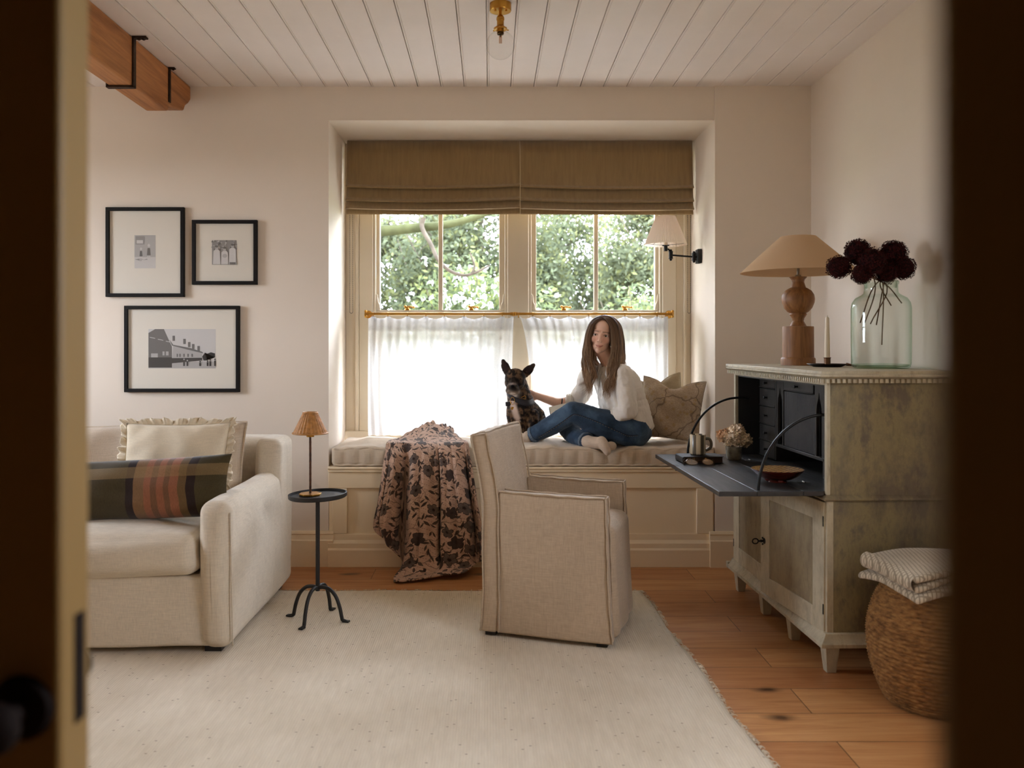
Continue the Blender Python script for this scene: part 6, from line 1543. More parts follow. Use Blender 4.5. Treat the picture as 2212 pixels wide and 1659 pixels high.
# control columns: s, list of (px, py, Y) from the back of the seat to the hem
cols_ = [
 (0.00, [(893, 940, 4.66), (866, 948, 4.58), (840, 962, 4.42), (834, 975, 4.315), (828, 1010, 4.285), (817, 1080, 4.272), (809, 1120, 4.262), (808, 1128, 4.26), (808.5, 1134, 4.26), (810, 1142, 4.26)]),
 (0.17, [(903, 934, 4.66), (880, 940, 4.58), (856, 955, 4.42), (850, 972, 4.29), (846, 1010, 4.245), (838, 1080, 4.225), (832, 1120, 4.215), (834, 1150, 4.21), (838, 1168, 4.21), (844, 1182, 4.21)]),
 (0.30, [(915, 928, 4.66), (900, 932, 4.58), (875, 951, 4.42), (872, 970, 4.285), (872, 1010, 4.27), (868, 1080, 4.275), (866, 1120, 4.275), (862, 1160, 4.27), (866, 1200, 4.25), (872, 1217, 4.235)]),
 (0.36, [(918, 927, 4.66), (905, 930, 4.58), (890, 950, 4.42), (890, 970, 4.275), (889, 1010, 4.24), (886, 1080, 4.215), (885, 1130, 4.205), (884, 1180, 4.195), (876, 1226, 4.16), (850, 1250, 4.045)]),
 (0.47, [(932, 923, 4.66), (922, 926, 4.58), (912, 948, 4.42), (914, 970, 4.275), (915, 1010, 4.225), (914, 1080, 4.195), (914, 1130, 4.185), (912, 1180, 4.175), (905, 1234, 4.12), (862, 1257, 4.005)]),
 (0.58, [(945, 922, 4.66), (938, 926, 4.58), (932, 948, 4.42), (938, 970, 4.275), (942, 1010, 4.235), (945, 1080, 4.225), (946, 1130, 4.22), (946, 1180, 4.205), (945, 1228, 4.14), (905, 1252, 4.03)]),
 (0.66, [(958, 924, 4.66), (952, 928, 4.58), (952, 950, 4.42), (956, 970, 4.275), (959, 1010, 4.235), (962, 1080, 4.21), (962, 1130, 4.20), (961, 1180, 4.19), (962, 1224, 4.14), (960, 1242, 4.07)]),
 (0.80, [(966, 924, 4.66), (966, 930, 4.58), (974, 953, 4.42), (982, 972, 4.285), (988, 1010, 4.235), (997, 1080, 4.205), (1004, 1130, 4.195), (1006, 1180, 4.185), (1005, 1218, 4.165), (1004, 1236, 4.09)]),
 (0.88, [(972, 926, 4.66), (976, 934, 4.58), (992, 955, 4.42), (1002, 974, 4.30), (1008, 1010, 4.275), (1018, 1080, 4.262), (1026, 1130, 4.255), (1030, 1180, 4.245), (1030, 1205, 4.235), (1030, 1216, 4.22)]),
 (1.00, [(980, 930, 4.66), (984, 940, 4.58), (1006, 960, 4.42), (1013, 976, 4.31), (1020, 1010, 4.275), (1031, 1080, 4.24), (1040, 1130, 4.225), (1045, 1180, 4.215), (1046, 1200, 4.21), (1046, 1212, 4.205)])]
svals = [c[0] for c in cols_]
K = np.array([[list(P(*p)) for p in c[1]] for c in cols_])
rows_n, cols_n = 150, 170
A = np.stack([crom(K[i], rows_n) for i in range(len(cols_))])          # cols x rows x 3
su = np.linspace(0, 1, cols_n); idx = np.interp(su, svals, range(len(svals)))
G = np.zeros((rows_n, cols_n, 3))
for r in range(rows_n):
    dense = crom(A[:, r, :], 400); G[r] = np.stack([np.interp(idx, np.linspace(0, len(svals) - 1, 400), dense[:, k]) for k in range(3)], 1)
rr_ = np.linspace(0, 1, rows_n)[:, None]; ss_ = su[None, :]
hang = np.clip((rr_ - 0.25) / 0.4, 0, 1)
floor_ = np.clip((G[..., 2] - 0.02) / 0.12, 0, 1)
for sv, wv_, dp in ((0.305, 0.022, 0.075), (0.335, 0.02, 0.07), (0.605, 0.014, 0.075), (0.875, 0.022, 0.07), (0.10, 0.02, 0.02), (0.75, 0.018, 0.018), (0.45, 0.015, 0.015)):
    G[..., 1] += dp * np.exp(-((ss_ - sv - 0.01 * np.sin(rr_ * 6)) / wv_) ** 2) * hang * floor_
G[..., 1] -= 0.022 * hang * floor_
G[..., 1] += 0.006 * np.sin(ss_ * 44 + 2 * np.sin(rr_ * 5)) * hang + 0.003 * np.sin(ss_ * 97 + rr_ * 9) * hang
top = np.clip(1 - rr_ / 0.28, 0, 1)
G[..., 2] += top * (0.010 * np.sin(ss_ * 29 + rr_ * 30) + 0.006 * np.sin(ss_ * 53 - rr_ * 60) + 0.004)
G[..., 2] += 0.018 * np.exp(-((ss_ - 0.45) / 0.25) ** 2 - ((rr_ - 0.02) / 0.1) ** 2)
cr = fbm(G.reshape(-1, 3), 26, 3).reshape(rows_n, cols_n); G[..., 2] += 0.0025 * cr; G[..., 1] += 0.003 * cr * hang
# keep clear of the cushion, bench and floor
onseat = G[..., 1] > 4.305
G[..., 2] = np.where(onseat, np.maximum(G[..., 2], 0.624), G[..., 2])
lim = np.where(G[..., 2] < 0.15, 4.300, 4.298); below = G[..., 2] < 0.60
G[..., 1] = np.where(below, np.minimum(G[..., 1], lim), G[..., 1])
G[..., 2] = np.maximum(G[..., 2], 0.010)
G[..., 2] += np.where(G[..., 2] < 0.012, 0.006 * (1 + np.sin(ss_ * 60 + rr_ * 25)) * 0.5, 0)
for _ in range(14):
    G[1:-1] = np.where((G[1:-1, :, 2:] > 0.35), (G[:-2] + 2 * G[1:-1] + G[2:]) / 4, G[1:-1])
m = MB(); m.grid(G - np.array(qo))
# UV in metres so the print keeps its size
dl = np.linalg.norm(np.diff(G, axis=0), axis=2); vlen = np.vstack([np.zeros(cols_n), np.cumsum(dl, 0)])
uvv = [(0.62 * su[c], 0.9 - vlen[r, c]) for r in range(rows_n) for c in range(cols_n)]
b_ = 0; m.uv = [[uvv[i] for i in f] for f in m.f]
m.obj('quilt_cloth', QM, quilt, 180, solid=0.006)
# ---------------------------------------------------------------- seated person
SKIN = vcol('skin', 0.5, 0.35, 0.05, 400, 0.0)
kH = 0.845
HC = P(1299, 724.5, 4.45)
HM = Matrix.Translation(HC) @ Euler((0.02, 0, math.radians(-11)), 'XYZ').to_matrix().to_4x4() @ Matrix.Rotation(math.radians(8), 4, 'Y') @ Matrix.Scale(kH, 4)
def hp(x, y, z): return HM @ Vector((x, y, z))
HR = HM.to_3x3().normalized().to_4x4()
def he(x, y, z, rx, ry, rz, tilt=None): return ('e', hp(x, y, z), (rx * kH, ry * kH, rz * kH), HR if tilt is None else HR @ tilt)
def hc(a, b, ra, rb): return ('c', hp(*a), hp(*b), ra * kH, rb * kH)
head = [he(0, 0.020, 0.030, 0.071, 0.093, 0.080), he(0, -0.022, -0.014, 0.0610, 0.064, 0.083), he(0, -0.032, -0.066, 0.047, 0.046, 0.040), he(0, -0.060, -0.094, 0.0200, 0.018, 0.017),
        he(0.034, -0.058, -0.024, 0.024, 0.022, 0.024), he(-0.034, -0.058, -0.024, 0.024, 0.022, 0.024), he(0, -0.040, 0.050, 0.052, 0.040, 0.042), he(0, -0.052, 0.022, 0.050, 0.030, 0.024),
        hc((-0.036, -0.072, 0.020), (-0.010, -0.081, 0.020), 0.0085, 0.010), hc((0.036, -0.072, 0.020), (0.010, -0.081, 0.020), 0.0085, 0.010),
        hc((0, -0.084, 0.010), (0, -0.105, -0.026), 0.0075, 0.0090), he(0, -0.107, -0.030, 0.0095, 0.0090, 0.0080), he(0.0105, -0.096, -0.034, 0.0078, 0.0090, 0.0066), he(-0.0105, -0.096, -0.034, 0.0078, 0.0090, 0.0066),
        hc((-0.0235, -0.0745, -0.0595), (-0.006, -0.0865, -0.0618), 0.0030, 0.0042), hc((0.0235, -0.0745, -0.0595), (0.006, -0.0865, -0.0618), 0.0030, 0.0042), hc((-0.006, -0.0865, -0.0618), (0.006, -0.0865, -0.0618), 0.0042, 0.0042),
        hc((-0.020, -0.0745, -0.0655), (0, -0.0845, -0.0715), 0.0040, 0.0062), hc((0.020, -0.0745, -0.0655), (0, -0.0845, -0.0715), 0.0040, 0.0062), he(0, -0.066, -0.064, 0.030, 0.018, 0.020),
        he(0.072, 0.012, -0.008, 0.010, 0.020, 0.030), he(-0.072, 0.012, -0.008, 0.010, 0.020, 0.030)]
for s in (-1, 1):                                         # lids round the eyes
    head += [hc((s * 0.0435, -0.0665, 0.003), (s * 0.031, -0.0795, 0.0092), 0.0036, 0.0040), hc((s * 0.031, -0.0795, 0.0092), (s * 0.018, -0.0765, 0.003), 0.0040, 0.0036),
             hc((s * 0.0435, -0.0660, 0.000), (s * 0.031, -0.0755, -0.0075), 0.0042, 0.0046), hc((s * 0.031, -0.0755, -0.0075), (s * 0.018, -0.0750, -0.002), 0.0046, 0.0042)]
def hand(wrist, tip_dir, palm_n, spread, size, curl, thumb_side):
    """palm, four unequal bent fingers and a thumb leaving the side of the palm"""
    d = Vector(tip_dir).normalized(); n = Vector(palm_n); n = (n - d * n.dot(d)).normalized(); w_ = d.cross(n)
    out = []; L = 0.085 * size
    w0 = Vector(wrist)
    for k in (-1.5, -0.5, 0.5, 1.5):
        base = w0 + d * L + w_ * k * 0.0185 * size
        out.append(('c', w0 + w_ * k * 0.009 * size, base, 0.013 * size, 0.0105 * size))
        fl_ = (0.062, 0.074, 0.080, 0.072)[int(k + 1.5)] * size * (1 if thumb_side > 0 else 1)
        p = base; ang = 0.0; dirv = (d + w_ * k * spread).normalized()
        for s_, (q, r0, r1) in enumerate(((0.45, 0.0092, 0.0085), (0.32, 0.0085, 0.0078), (0.25, 0.0078, 0.0068))):
            ang += curl * (0.8, 1.0, 0.8)[s_]
            dd = dirv * math.cos(ang) + n * math.sin(ang)
            p2 = p + dd * fl_ * q * 1.02; out.append(('c', p, p2, r0 * size, r1 * size)); p = p2
    tb_ = w0 + d * 0.022 * size + w_ * thumb_side * 0.022 * size; td = (d * 0.7 + w_ * thumb_side * 0.75 + n * 0.25).normalized()
    t1 = tb_ + td * 0.04 * size; t2 = t1 + (td * 0.75 + d * 0.5).normalized() * 0.030 * size; t3 = t2 + (td * 0.6 + d * 0.6 + n * 0.3).normalized() * 0.022 * size
    out += [('c', w0 + w_ * thumb_side * 0.008 * size, t1, 0.015 * size, 0.0105 * size), ('c', t1, t2, 0.0100 * size, 0.0090 * size), ('c', t2, t3, 0.0088 * size, 0.0072 * size)]
    return out
WAX = Vector((0.64, -0.77, 0)); FAX = Vector((-0.77, -0.64, 0))
TR = Matrix((( 0.64, 0.77, 0, 0), (-0.77, 0.64, 0, 0), (0, 0, 1, 0), (0, 0, 0, 1)))     # local x across the shoulders, y back
LS, LE, LW = P(1346, 809, 4.395), P(1355, 884, 4.365), P(1313, 901, 4.455)
RS, RE, RW = P(1272, 810, 4.605), P(1249, 866, 4.680), P(1160, 855, 4.690)
LH, LK, LA = P(1372, 932, 4.425), P(1238, 890, 4.415), P(1146, 940, 4.535)
RH_, RK, RA = P(1372, 934, 4.570), P(1228, 925, 4.590), P(1280, 957, 4.330)
body = list(head)
body += [('c', hp(0, 0.022, -0.06), P(1321, 790, 4.50), 0.042, 0.046), ('c', P(1321, 790, 4.50), P(1330, 815, 4.50), 0.050, 0.07),
         ('e', P(1330, 822, 4.50), (0.125, 0.075, 0.075), TR), ('e', P(1342, 862, 4.50), (0.115, 0.078, 0.085), TR), ('e', P(1352, 903, 4.50), (0.115, 0.082, 0.08), TR), ('e', P(1360, 928, 4.50), (0.090, 0.065, 0.060), TR),
         ('c', LS, RS, 0.040, 0.040), ('c', LS, LE, 0.036, 0.031), ('c', LE, LW, 0.029, 0.0205), ('c', RS, RE, 0.036, 0.031), ('c', RE, P(1205, 871, 4.685), 0.030, 0.028), ('c', P(1205, 871, 4.685), RW, 0.028, 0.0195),
         ('c', LH, LK, 0.062, 0.042), ('c', LK, LA, 0.040, 0.028), ('c', LA, P(1138, 949, 4.53), 0.028, 0.027), ('c', P(1138, 949, 4.53), P(1108, 953, 4.50), 0.025, 0.018),
         ('c', RH_, RK, 0.058, 0.042), ('c', RK, RA, 0.038, 0.024), ('c', RA, P(1300, 958, 4.300), 0.021, 0.020), ('c', P(1300, 958, 4.300), P(1311, 974, 4.282), 0.019, 0.013)]
body += hand(RW, P(1126, 862, 4.705) - RW, Vector((0, -1, 0.0)), 0.08, 0.78, 0.06, 1)
body += hand(LW, P(1296, 903, 4.56) - LW, Vector((0.2, 0.2, -1)), 0.10, 0.74, 0.30, 1)
me = blob(body, 0.0026, 5, 0.5)
co = verts_of(me)
HI = np.array(HM.inverted())
loc = (np.c_[co, np.ones(len(co))] @ HI.T)[:, :3]
col = np.tile(np.array(cc(236, 192, 166)), (len(co), 1))
col *= (1 + 0.04 * fbm(co, 30, 2))[:, None]
isface = (loc[:, 1] < 0.0) & (np.abs(loc[:, 2]) < 0.13) & (np.abs(loc[:, 0]) < 0.1)
def gauss(cx, cz, sx_, sz_): return np.exp(-((loc[:, 0] - cx) / sx_) ** 2 - ((loc[:, 2] - cz) / sz_) ** 2) * isface
def paint(mask, c, a=1.0):
    global col
    k = np.clip(mask * a, 0, 1)[:, None]; col = col * (1 - k) + np.array(c) * k
for s in (-1, 1):
    paint(gauss(s * 0.034, -0.026, 0.022, 0.018), cc(206, 132, 110), 0.5)                   # cheeks
    for t in np.linspace(0, 1, 7):
        paint(gauss(s * (0.014 + 0.032 * t), 0.0215 + 0.0035 * math.sin(t * 2.4) - 0.003 * t, 0.0045, 0.0030), cc(84, 56, 40), 0.8)   # eyebrows
    paint(gauss(s * 0.031, 0.002, 0.016, 0.0095), cc(150, 100, 82), 0.55)
    for t in np.linspace(-1, 1, 9): paint(gauss(s * 0.031 + 0.0125 * t, 0.0075 - 0.006 * t * t, 0.0026, 0.0020), cc(46, 30, 24), 0.75)   # lash line
    paint(gauss(s * 0.0105, -0.0395, 0.004, 0.002), cc(110, 62, 50), 0.6)
xs = np.clip(1 - (loc[:, 0] / 0.0245) ** 2, 0, 1) ** 0.7
paint(((np.abs(loc[:, 2] + 0.0665 - 0.008 * (loc[:, 0] / 0.0235) ** 2) < 0.0075 * xs) & isface & (loc[:, 1] < -0.066)).astype(float), cc(190, 112, 100), 0.7)
paint((np.exp(-((loc[:, 2] + 0.0660 - 0.0080 * (loc[:, 0] / 0.0235) ** 2) / 0.0013) ** 2) * (np.abs(loc[:, 0]) < 0.022) * isface), cc(92, 44, 40), 0.85)
set_colors(me, np.clip(col, 0, 1)); me.materials.append(SKIN)
per = thing('person', 'person in white shirt and blue jeans sitting sideways on the window seat', 'person', P(1370, 955, 4.48))
po = Vector(per.location)
def place(me, name, parent=per, mat=None):
    a = verts_of(me) - np.array(po); set_verts(me, a)
    if mat is not None: me.materials.clear(); me.materials.append(mat)
    return link(name, me, parent, 180)
body_o = place(me, 'body')
EYE = vcol('eye', 0.08, 0.6)
gaze = (Vector((0, 0, CH)) - HC).normalized()
for s in (-1, 1):
    mb = MB(); c = hp(s * 0.0312, -0.0672, 0.0012); mb.sphere((0, 0, 0), 0.0128 * kH, 40, 28); vv = np.array(mb.v)
    dt = vv @ np.array(gaze) / (0.0128 * kH)
    cl_ = np.where((dt > math.cos(0.24))[:, None], np.array(cc(14, 10, 8)), np.where((dt > math.cos(0.52))[:, None], np.array(cc(86, 66, 44)), np.array(cc(222, 208, 198))))
    e_me = bpy.data.meshes.new('eye'); e_me.from_pydata([tuple(a + np.array(c) - np.array(po)) for a in vv], [], mb.f); set_colors(e_me, cl_); e_me.materials.append(EYE); link('eye', e_me, per, 180)
# --- shirt
def cloth(prims, voxel, it, amp, f, seed):
    me_ = blob(prims, voxel, it)
    n = np.empty(len(me_.vertices) * 3); me_.vertices.foreach_get('normal', n); n = n.reshape(-1, 3); a = verts_of(me_)
    w_ = fbm(a * np.array([1, 1, 0.45]), f, seed) + 0.9 * (0.45 - np.abs(fbm(a * np.array([1.0, 1.0, 0.6]), f * 1.2, seed + 1)))
    set_verts(me_, a + n * (w_ * amp)[:, None]); return me_
def lerp_(tab, n):
    t = np.array(tab, float); q = crom(t, n); return q
torso = lerp_([(1323, 803, 0.100, 0.058, 0.034), (1328, 815, 0.140, 0.086, 0.060), (1336, 842, 0.143, 0.098, 0.065), (1345, 872, 0.142, 0.102, 0.065), (1352, 900, 0.145, 0.104, 0.062), (1357, 918, 0.149, 0.107, 0.050)], 13)
shirt = [('e', P(q_[0], q_[1], 4.497), (q_[2], q_[3], q_[4]), TR) for q_ in torso] + [
         ('c', LS + Vector((0, 0, 0.004)), RS, 0.050, 0.048), 
         ('t', [LS, P(1351, 850, 4.365), P(1356, 886, 4.350)], [0.047, 0.050, 0.049]), ('c', P(1357, 888, 4.352), P(1331, 901, 4.395), 0.046, 0.039), ('c', P(1333, 901, 4.392), P(1324, 903, 4.41), 0.039, 0.036),
         ('t', [RS, P(1256, 848, 4.650), P(1247, 864, 4.675)], [0.050, 0.050, 0.046]), ('c', P(1247, 866, 4.675), P(1232, 868, 4.672), 0.044, 0.037)]
SHM = linen('white_shirt_cotton', C(233, 225, 214), 0.025, 0.1, 0.02)
shm_ = cloth(shirt, 0.004, 9, 0.0078, 21, 4)
sbv = BVHTree.FromPolygons([tuple(a) for a in verts_of(shm_)], [tuple(p.vertices) for p in shm_.polygons])
sh = place(shm_, 'shirt', per, SHM)
m = MB()                                                  # turned-back cuffs, collar and front band
def ring(c, ax, r, n=22):
    ax = ax.normalized(); u = ax.orthogonal().normalized(); w_ = ax.cross(u); return [c + u * r * math.cos(a) + w_ * r * math.sin(a) - po for a in np.linspace(0, 2 * PI, n + 1)[:-1]]
for c, d, r in ((P(1327, 903, 4.405), LW - LE, 0.036), (P(1229, 867.5, 4.672), RW - RE, 0.036)):
    for k in range(4): m.tube(ring(c + d.normalized() * (k * 0.009 - 0.014), d, r + 0.0035 * math.sin(k * 1.1 + 0.4)), 0.0065, 8, closed=True)
m.obj('cuff', SHM, sh, 180)
m = MB()
nc_ = P(1321, 789, 4.497); gap = math.atan2(FAX.y, FAX.x)
an2 = np.linspace(gap + 0.30, gap + 2 * PI - 0.30, 44)
def cring(r, z, droop): return np.array([list(nc_ + Vector((r * math.cos(a), r * 0.92 * math.sin(a), z - droop * max(0, math.cos(a - gap)) ** 2)) - po) for a in an2])
m.grid(np.stack([cring(0.066, -0.020, 0.022), cring(0.056, 0.010, 0.020), cring(0.058, 0.018, 0.020), cring(0.068, 0.008, 0.026), cring(0.080, -0.014, 0.034)])); m.obj('collar', SHM, sh, 180, solid=0.003)
def on_shirt(px, py, off=0.001):
    d = (P(px, py, 4.4) - Vector((0, 0, CH))).normalized(); h = sbv.ray_cast(Vector((0, 0, CH)), d, 8)
    return None if h[0] is None else h[0] - d * off
pl = [on_shirt(a[0], a[1]) for a in crom([(1301, 803, 0), (1295, 822, 0), (1292, 845, 0), (1294, 870, 0), (1302, 895, 0)], 40)]; pl = [p - po for p in pl if p is not None]
m = MB(); m.tube(pl, 0.0016, 6); m.tube([p + Vector((0.020, -0.010, 0)) for p in pl], 0.0014, 6); m.obj('placket_seam', SHM, sh, 180)
m = MB()
for i in range(4, len(pl), 9): m.sphere(pl[i] + Vector((0.010, -0.006, 0)), (0.0045, 0.003, 0.0045), 10, 6)
m.obj('button', plain('pearl_button', C(214, 204, 190), 0.3), sh, 180)
# --- jeans
jeans = [('e', P(1364, 932, 4.50), (0.118, 0.090, 0.075), TR), ('e', P(1376, 936, 4.47), (0.062, 0.09, 0.072), None), ('t', [LH, P(1305, 916, 4.415), LK], [0.084, 0.078, 0.057]), ('t', [LK, P(1195, 917, 4.465), P(1154, 938, 4.52)], [0.056, 0.052, 0.040]),
         ('t', [RH_, P(1300, 932, 4.585), RK], [0.080, 0.072, 0.056]), ('t', [RK, P(1240, 940, 4.49), P(1264, 951, 4.385)], [0.055, 0.050, 0.041])]
DEN = NT('blue_denim'); nA = DEN.noise(DEN.coords('Object', (1, 1, 1), (0, 0.6, 0)), 7, 4, 0.6, 0.5); nB = DEN.noise(DEN.coords('Object', (500, 500, 500)), 1, 2)
c_ = DEN.ramp(nA, [(0.3, C(34, 48, 64)), (0.52, C(52, 72, 94)), (0.72, C(84, 108, 132))]); c_ = DEN.mix(1.0, c_, DEN.ramp(nB, [(0.3, (0.75, 0.75, 0.75, 1)), (0.7, (1.1, 1.1, 1.1, 1))]), 'MULTIPLY')
DEN.pbr(c_, 0.85, 0, 0.2, DEN.bump(nB, 0.2, 0.002), 0.1); DEN = DEN.m
jm = cloth(jeans, 0.0035, 8, 0.0028, 26, 9)
bvh_co = verts_of(jm).copy(); bvh = BVHTree.FromPolygons([tuple(a) for a in bvh_co], [tuple(p.vertices) for p in jm.polygons])
jn = place(jm, 'jeans', per, DEN)
cam0 = Vector((0, 0, CH))
def on_jeans(px, py, off=0.0008):
    d = (P(px, py, 4.4) - cam0).normalized(); h = bvh.ray_cast(cam0, d, 8)
    return None if h[0] is None else h[0] - d * off
THR = plain('seam_thread', C(150, 128, 100), 0.8); SEAMD = plain('dark_denim_seam', C(26, 36, 50), 0.85)
seamline = crom([(1164, 944, 0), (1188, 929, 0), (1215, 911, 0), (1236, 896, 0), (1246, 895, 0), (1268, 902, 0), (1296, 913, 0), (1330, 929, 0), (1356, 940, 0), (1378, 940, 0)], 150)
pts_ = [on_jeans(a[0], a[1]) for a in seamline]; pts_ = [p for p in pts_ if p is not None]
m = MB(); m.tube([p - po for p in pts_], 0.0018, 6); m.obj('seam', SEAMD, jn, 180)
m = MB()
for i in range(0, len(pts_) - 2, 3): m.tube([pts_[i] - po + Vector((0, -0.001, -0.004)), pts_[i + 1] - po + Vector((0, -0.001, -0.004))], 0.0010, 5)
f = m.obj('top_stitching', THR, jn, 180); f['kind'] = 'stuff'
m = MB()
for c, d, r in ((P(1152, 939, 4.522), LA - LK, 0.041), (P(1266, 952, 4.380), RA - RK, 0.041)):
    for k in range(3): m.tube(ring(c + d.normalized() * (k * 0.005 - 0.006), d, r), 0.0036, 7, closed=True)
m.obj('hem', plain('worn_hem', C(104, 118, 132), 0.85, 0, 0.2, 0.4, 120), jn, 180)
# --- socks
SOCK = linen('ribbed_socks', C(206, 186, 164), 0.06, 0.2, 0.04)
s1 = [('c', P(1141, 943, 4.532), P(1136, 950, 4.530), 0.0315, 0.032), ('c', P(1136, 951, 4.528), P(1106, 955, 4.498), 0.029, 0.022)]
s2 = [('c', P(1264, 952, 4.380), P(1278, 956, 4.335), 0.0335, 0.032), ('c', P(1278, 956, 4.335), P(1300, 957, 4.298), 0.031, 0.030), ('t', [P(1299, 954, 4.297), P(1306, 964, 4.284), P(1312, 975, 4.276)], [0.0285, 0.027, 0.020]), ('e', P(1320, 963, 4.315), (0.028, 0.025, 0.022), None)]
for s_ in (s1, s2): place(blob(s_, 0.003, 5), 'sock', per, SOCK)
MB_ = MB(); MB_.tube(ring(P(1213, 872, 4.665), RW - RE, 0.029), 0.0035, 8, closed=True); MB_.obj('wristband', plain('black_band', C(26, 22, 22), 0.5), per, 180)
# --- hair
HAIR = NT('hair'); a_ = HAIR.node('ShaderNodeVertexColor', layer_name='Col'); HAIR.pbr(a_.outputs[0], 0.5, 0, 0.25, None, 0.0); HAIR = HAIR.m
guides = [  # near side, front to back
 [(1302, 687, 4.420), (1309, 691, 4.400), (1318, 706, 4.380), (1321, 726, 4.376), (1321, 752, 4.376), (1317, 782, 4.372), (1311, 815, 4.375), (1308, 845, 4.378), (1303, 868, 4.385)],
 [(1303, 685, 4.430), (1315, 689, 4.410), (1325, 704, 4.392), (1329, 725, 4.386), (1330, 752, 4.382), (1325, 784, 4.376), (1317, 818, 4.372), (1313, 845, 4.372), (1317, 864, 4.375)],
 [(1304, 683, 4.450), (1319, 687, 4.432), (1331, 702, 4.412), (1336, 724, 4.404), (1337, 752, 4.397), (1333, 784, 4.384), (1325, 812, 4.368), (1321, 836, 4.365), (1327, 848, 4.37)],
 [(1305, 682.5, 4.475), (1322, 687, 4.465), (1335, 702, 4.450), (1341, 724, 4.442), (1341, 752, 4.430), (1338, 780, 4.405), (1331, 806, 4.374), (1322, 832, 4.366), (1313, 855, 4.368)],
 [(1306, 682.5, 4.505), (1324, 688, 4.505), (1337, 704, 4.500), (1342, 728, 4.495), (1343, 756, 4.488), (1344, 778, 4.470), (1338, 800, 4.41), (1330, 822, 4.37), (1321, 844, 4.366)],
 [(1305, 683, 4.530), (1323, 690, 4.545), (1335, 707, 4.550), (1341, 732, 4.555), (1343, 760, 4.560), (1345, 776, 4.57), (1346, 788, 4.58), (1347, 796, 4.59), (1348, 802, 4.595)],
 [(1302, 684, 4.540), (1314, 692, 4.562), (1322, 710, 4.575), (1326, 734, 4.582), (1328, 762, 4.588), (1331, 780, 4.592), (1334, 790, 4.597), (1336, 798, 4.60), (1338, 804, 4.60)]]
guides2 = [ # far side
 [(1301, 687, 4.420), (1293, 691, 4.402), (1282, 702, 4.394), (1276, 720, 4.398), (1273, 744, 4.406), (1278, 772, 4.425), (1283, 805, 4.425), (1283, 838, 4.405), (1276, 874, 4.40)],
 [(1300, 686, 4.430), (1289, 690, 4.414), (1278, 702, 4.408), (1272, 720, 4.412), (1269, 746, 4.422), (1270, 775, 4.440), (1276, 806, 4.435), (1275, 838, 4.415), (1267, 870, 4.41)],
 [(1300, 684, 4.450), (1286, 689, 4.440), (1275, 702, 4.438), (1268, 722, 4.442), (1265, 748, 4.452), (1264, 778, 4.465), (1270, 810, 4.46), (1269, 838, 4.44), (1264, 860, 4.43)],
 [(1300, 683, 4.480), (1285, 689, 4.478), (1273, 703, 4.477), (1267, 724, 4.477), (1263, 750, 4.482), (1259, 778, 4.490), (1265, 806, 4.49), (1261, 828, 4.47), (1251, 832, 4.46)],
 [(1300, 683, 4.510), (1287, 690, 4.516), (1276, 706, 4.520), (1269, 730, 4.523), (1266, 757, 4.527), (1268, 780, 4.53), (1273, 800, 4.53), (1274, 815, 4.53), (1274, 825, 4.53)],
 [(1301, 684, 4.535), (1294, 692, 4.552), (1288, 710, 4.560), (1286, 735, 4.563), (1287, 764, 4.567), (1292, 782, 4.57), (1298, 793, 4.58), (1303, 801, 4.59), (1306, 808, 4.60)]]
hv, hf, hcx = [], [], []
hr = np.random.default_rng(21)
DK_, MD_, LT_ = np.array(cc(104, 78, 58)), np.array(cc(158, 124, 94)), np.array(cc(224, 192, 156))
def strands(gs, n, spread0, spread1, r0, seed):
    hr = np.random.default_rng(seed)
    GA = np.stack([crom([P(*p) for p in g], 44) for g in gs])
    for _ in range(n):
        t = hr.uniform(0, len(gs) - 1); k = min(int(t), len(gs) - 2); f_ = t - k
        c = GA[k] * (1 - f_) + GA[k + 1] * f_
        u = np.linspace(0, 1, len(c))[:, None]
        off = hr.normal(size=3) * np.array([1, 1, 0.35]); sp_ = spread0 + (spread1 - spread0) * u
        stray = 1 + (hr.uniform() < 0.06) * hr.uniform(1.0, 2.2) * u
        wave = 0.0125 * np.clip((u - 0.45) / 0.35, 0, 1) * np.sin(u * 26 + 3.5 * f_ + k * 1.3 + hr.normal() * 0.35)
        c = c + off * sp_ * stray + np.concatenate([wave, wave * 0.5, 0 * wave], 1)
        end = hr.uniform(0.80, 1.0); mlen = int(len(c) * end); c = c[:mlen]
        rad = r0 * hr.uniform(0.7, 1.3) * np.clip(1.15 - np.linspace(0, 1, mlen) ** 3, 0.15, 1)
        b = len(hv); base = MD_ * hr.uniform(0.6, 1.25); hi = hr.uniform() < 0.38
        dv = np.gradient(c, axis=0); dv /= np.linalg.norm(dv, axis=1)[:, None] + 1e-9
        s1_ = np.cross(dv, np.array([0, 1, 0.01])); s1_ /= np.linalg.norm(s1_, axis=1)[:, None] + 1e-9; s2_ = np.cross(dv, s1_)
        for i in range(mlen):
            q = i / 43
            for a in range(3):
                an_ = 2 * PI * a / 3; hv.append(tuple(c[i] + (s1_[i] * math.cos(an_) + s2_[i] * math.sin(an_)) * rad[i] - np.array(po)))
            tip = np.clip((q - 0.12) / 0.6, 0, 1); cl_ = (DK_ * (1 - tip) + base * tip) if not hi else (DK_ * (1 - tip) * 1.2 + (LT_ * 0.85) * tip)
            hcx.extend([cl_] * 3)
        for i in range(mlen - 1):
            for a in range(3): a2 = (a + 1) % 3; hf.append((b + i * 3 + a, b + i * 3 + a2, b + (i + 1) * 3 + a2, b + (i + 1) * 3 + a))
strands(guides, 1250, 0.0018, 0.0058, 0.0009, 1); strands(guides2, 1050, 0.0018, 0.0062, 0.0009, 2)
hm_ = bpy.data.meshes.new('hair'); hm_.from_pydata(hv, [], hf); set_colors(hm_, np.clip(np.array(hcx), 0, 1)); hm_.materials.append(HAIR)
hair = link('hair', hm_, per, 180)
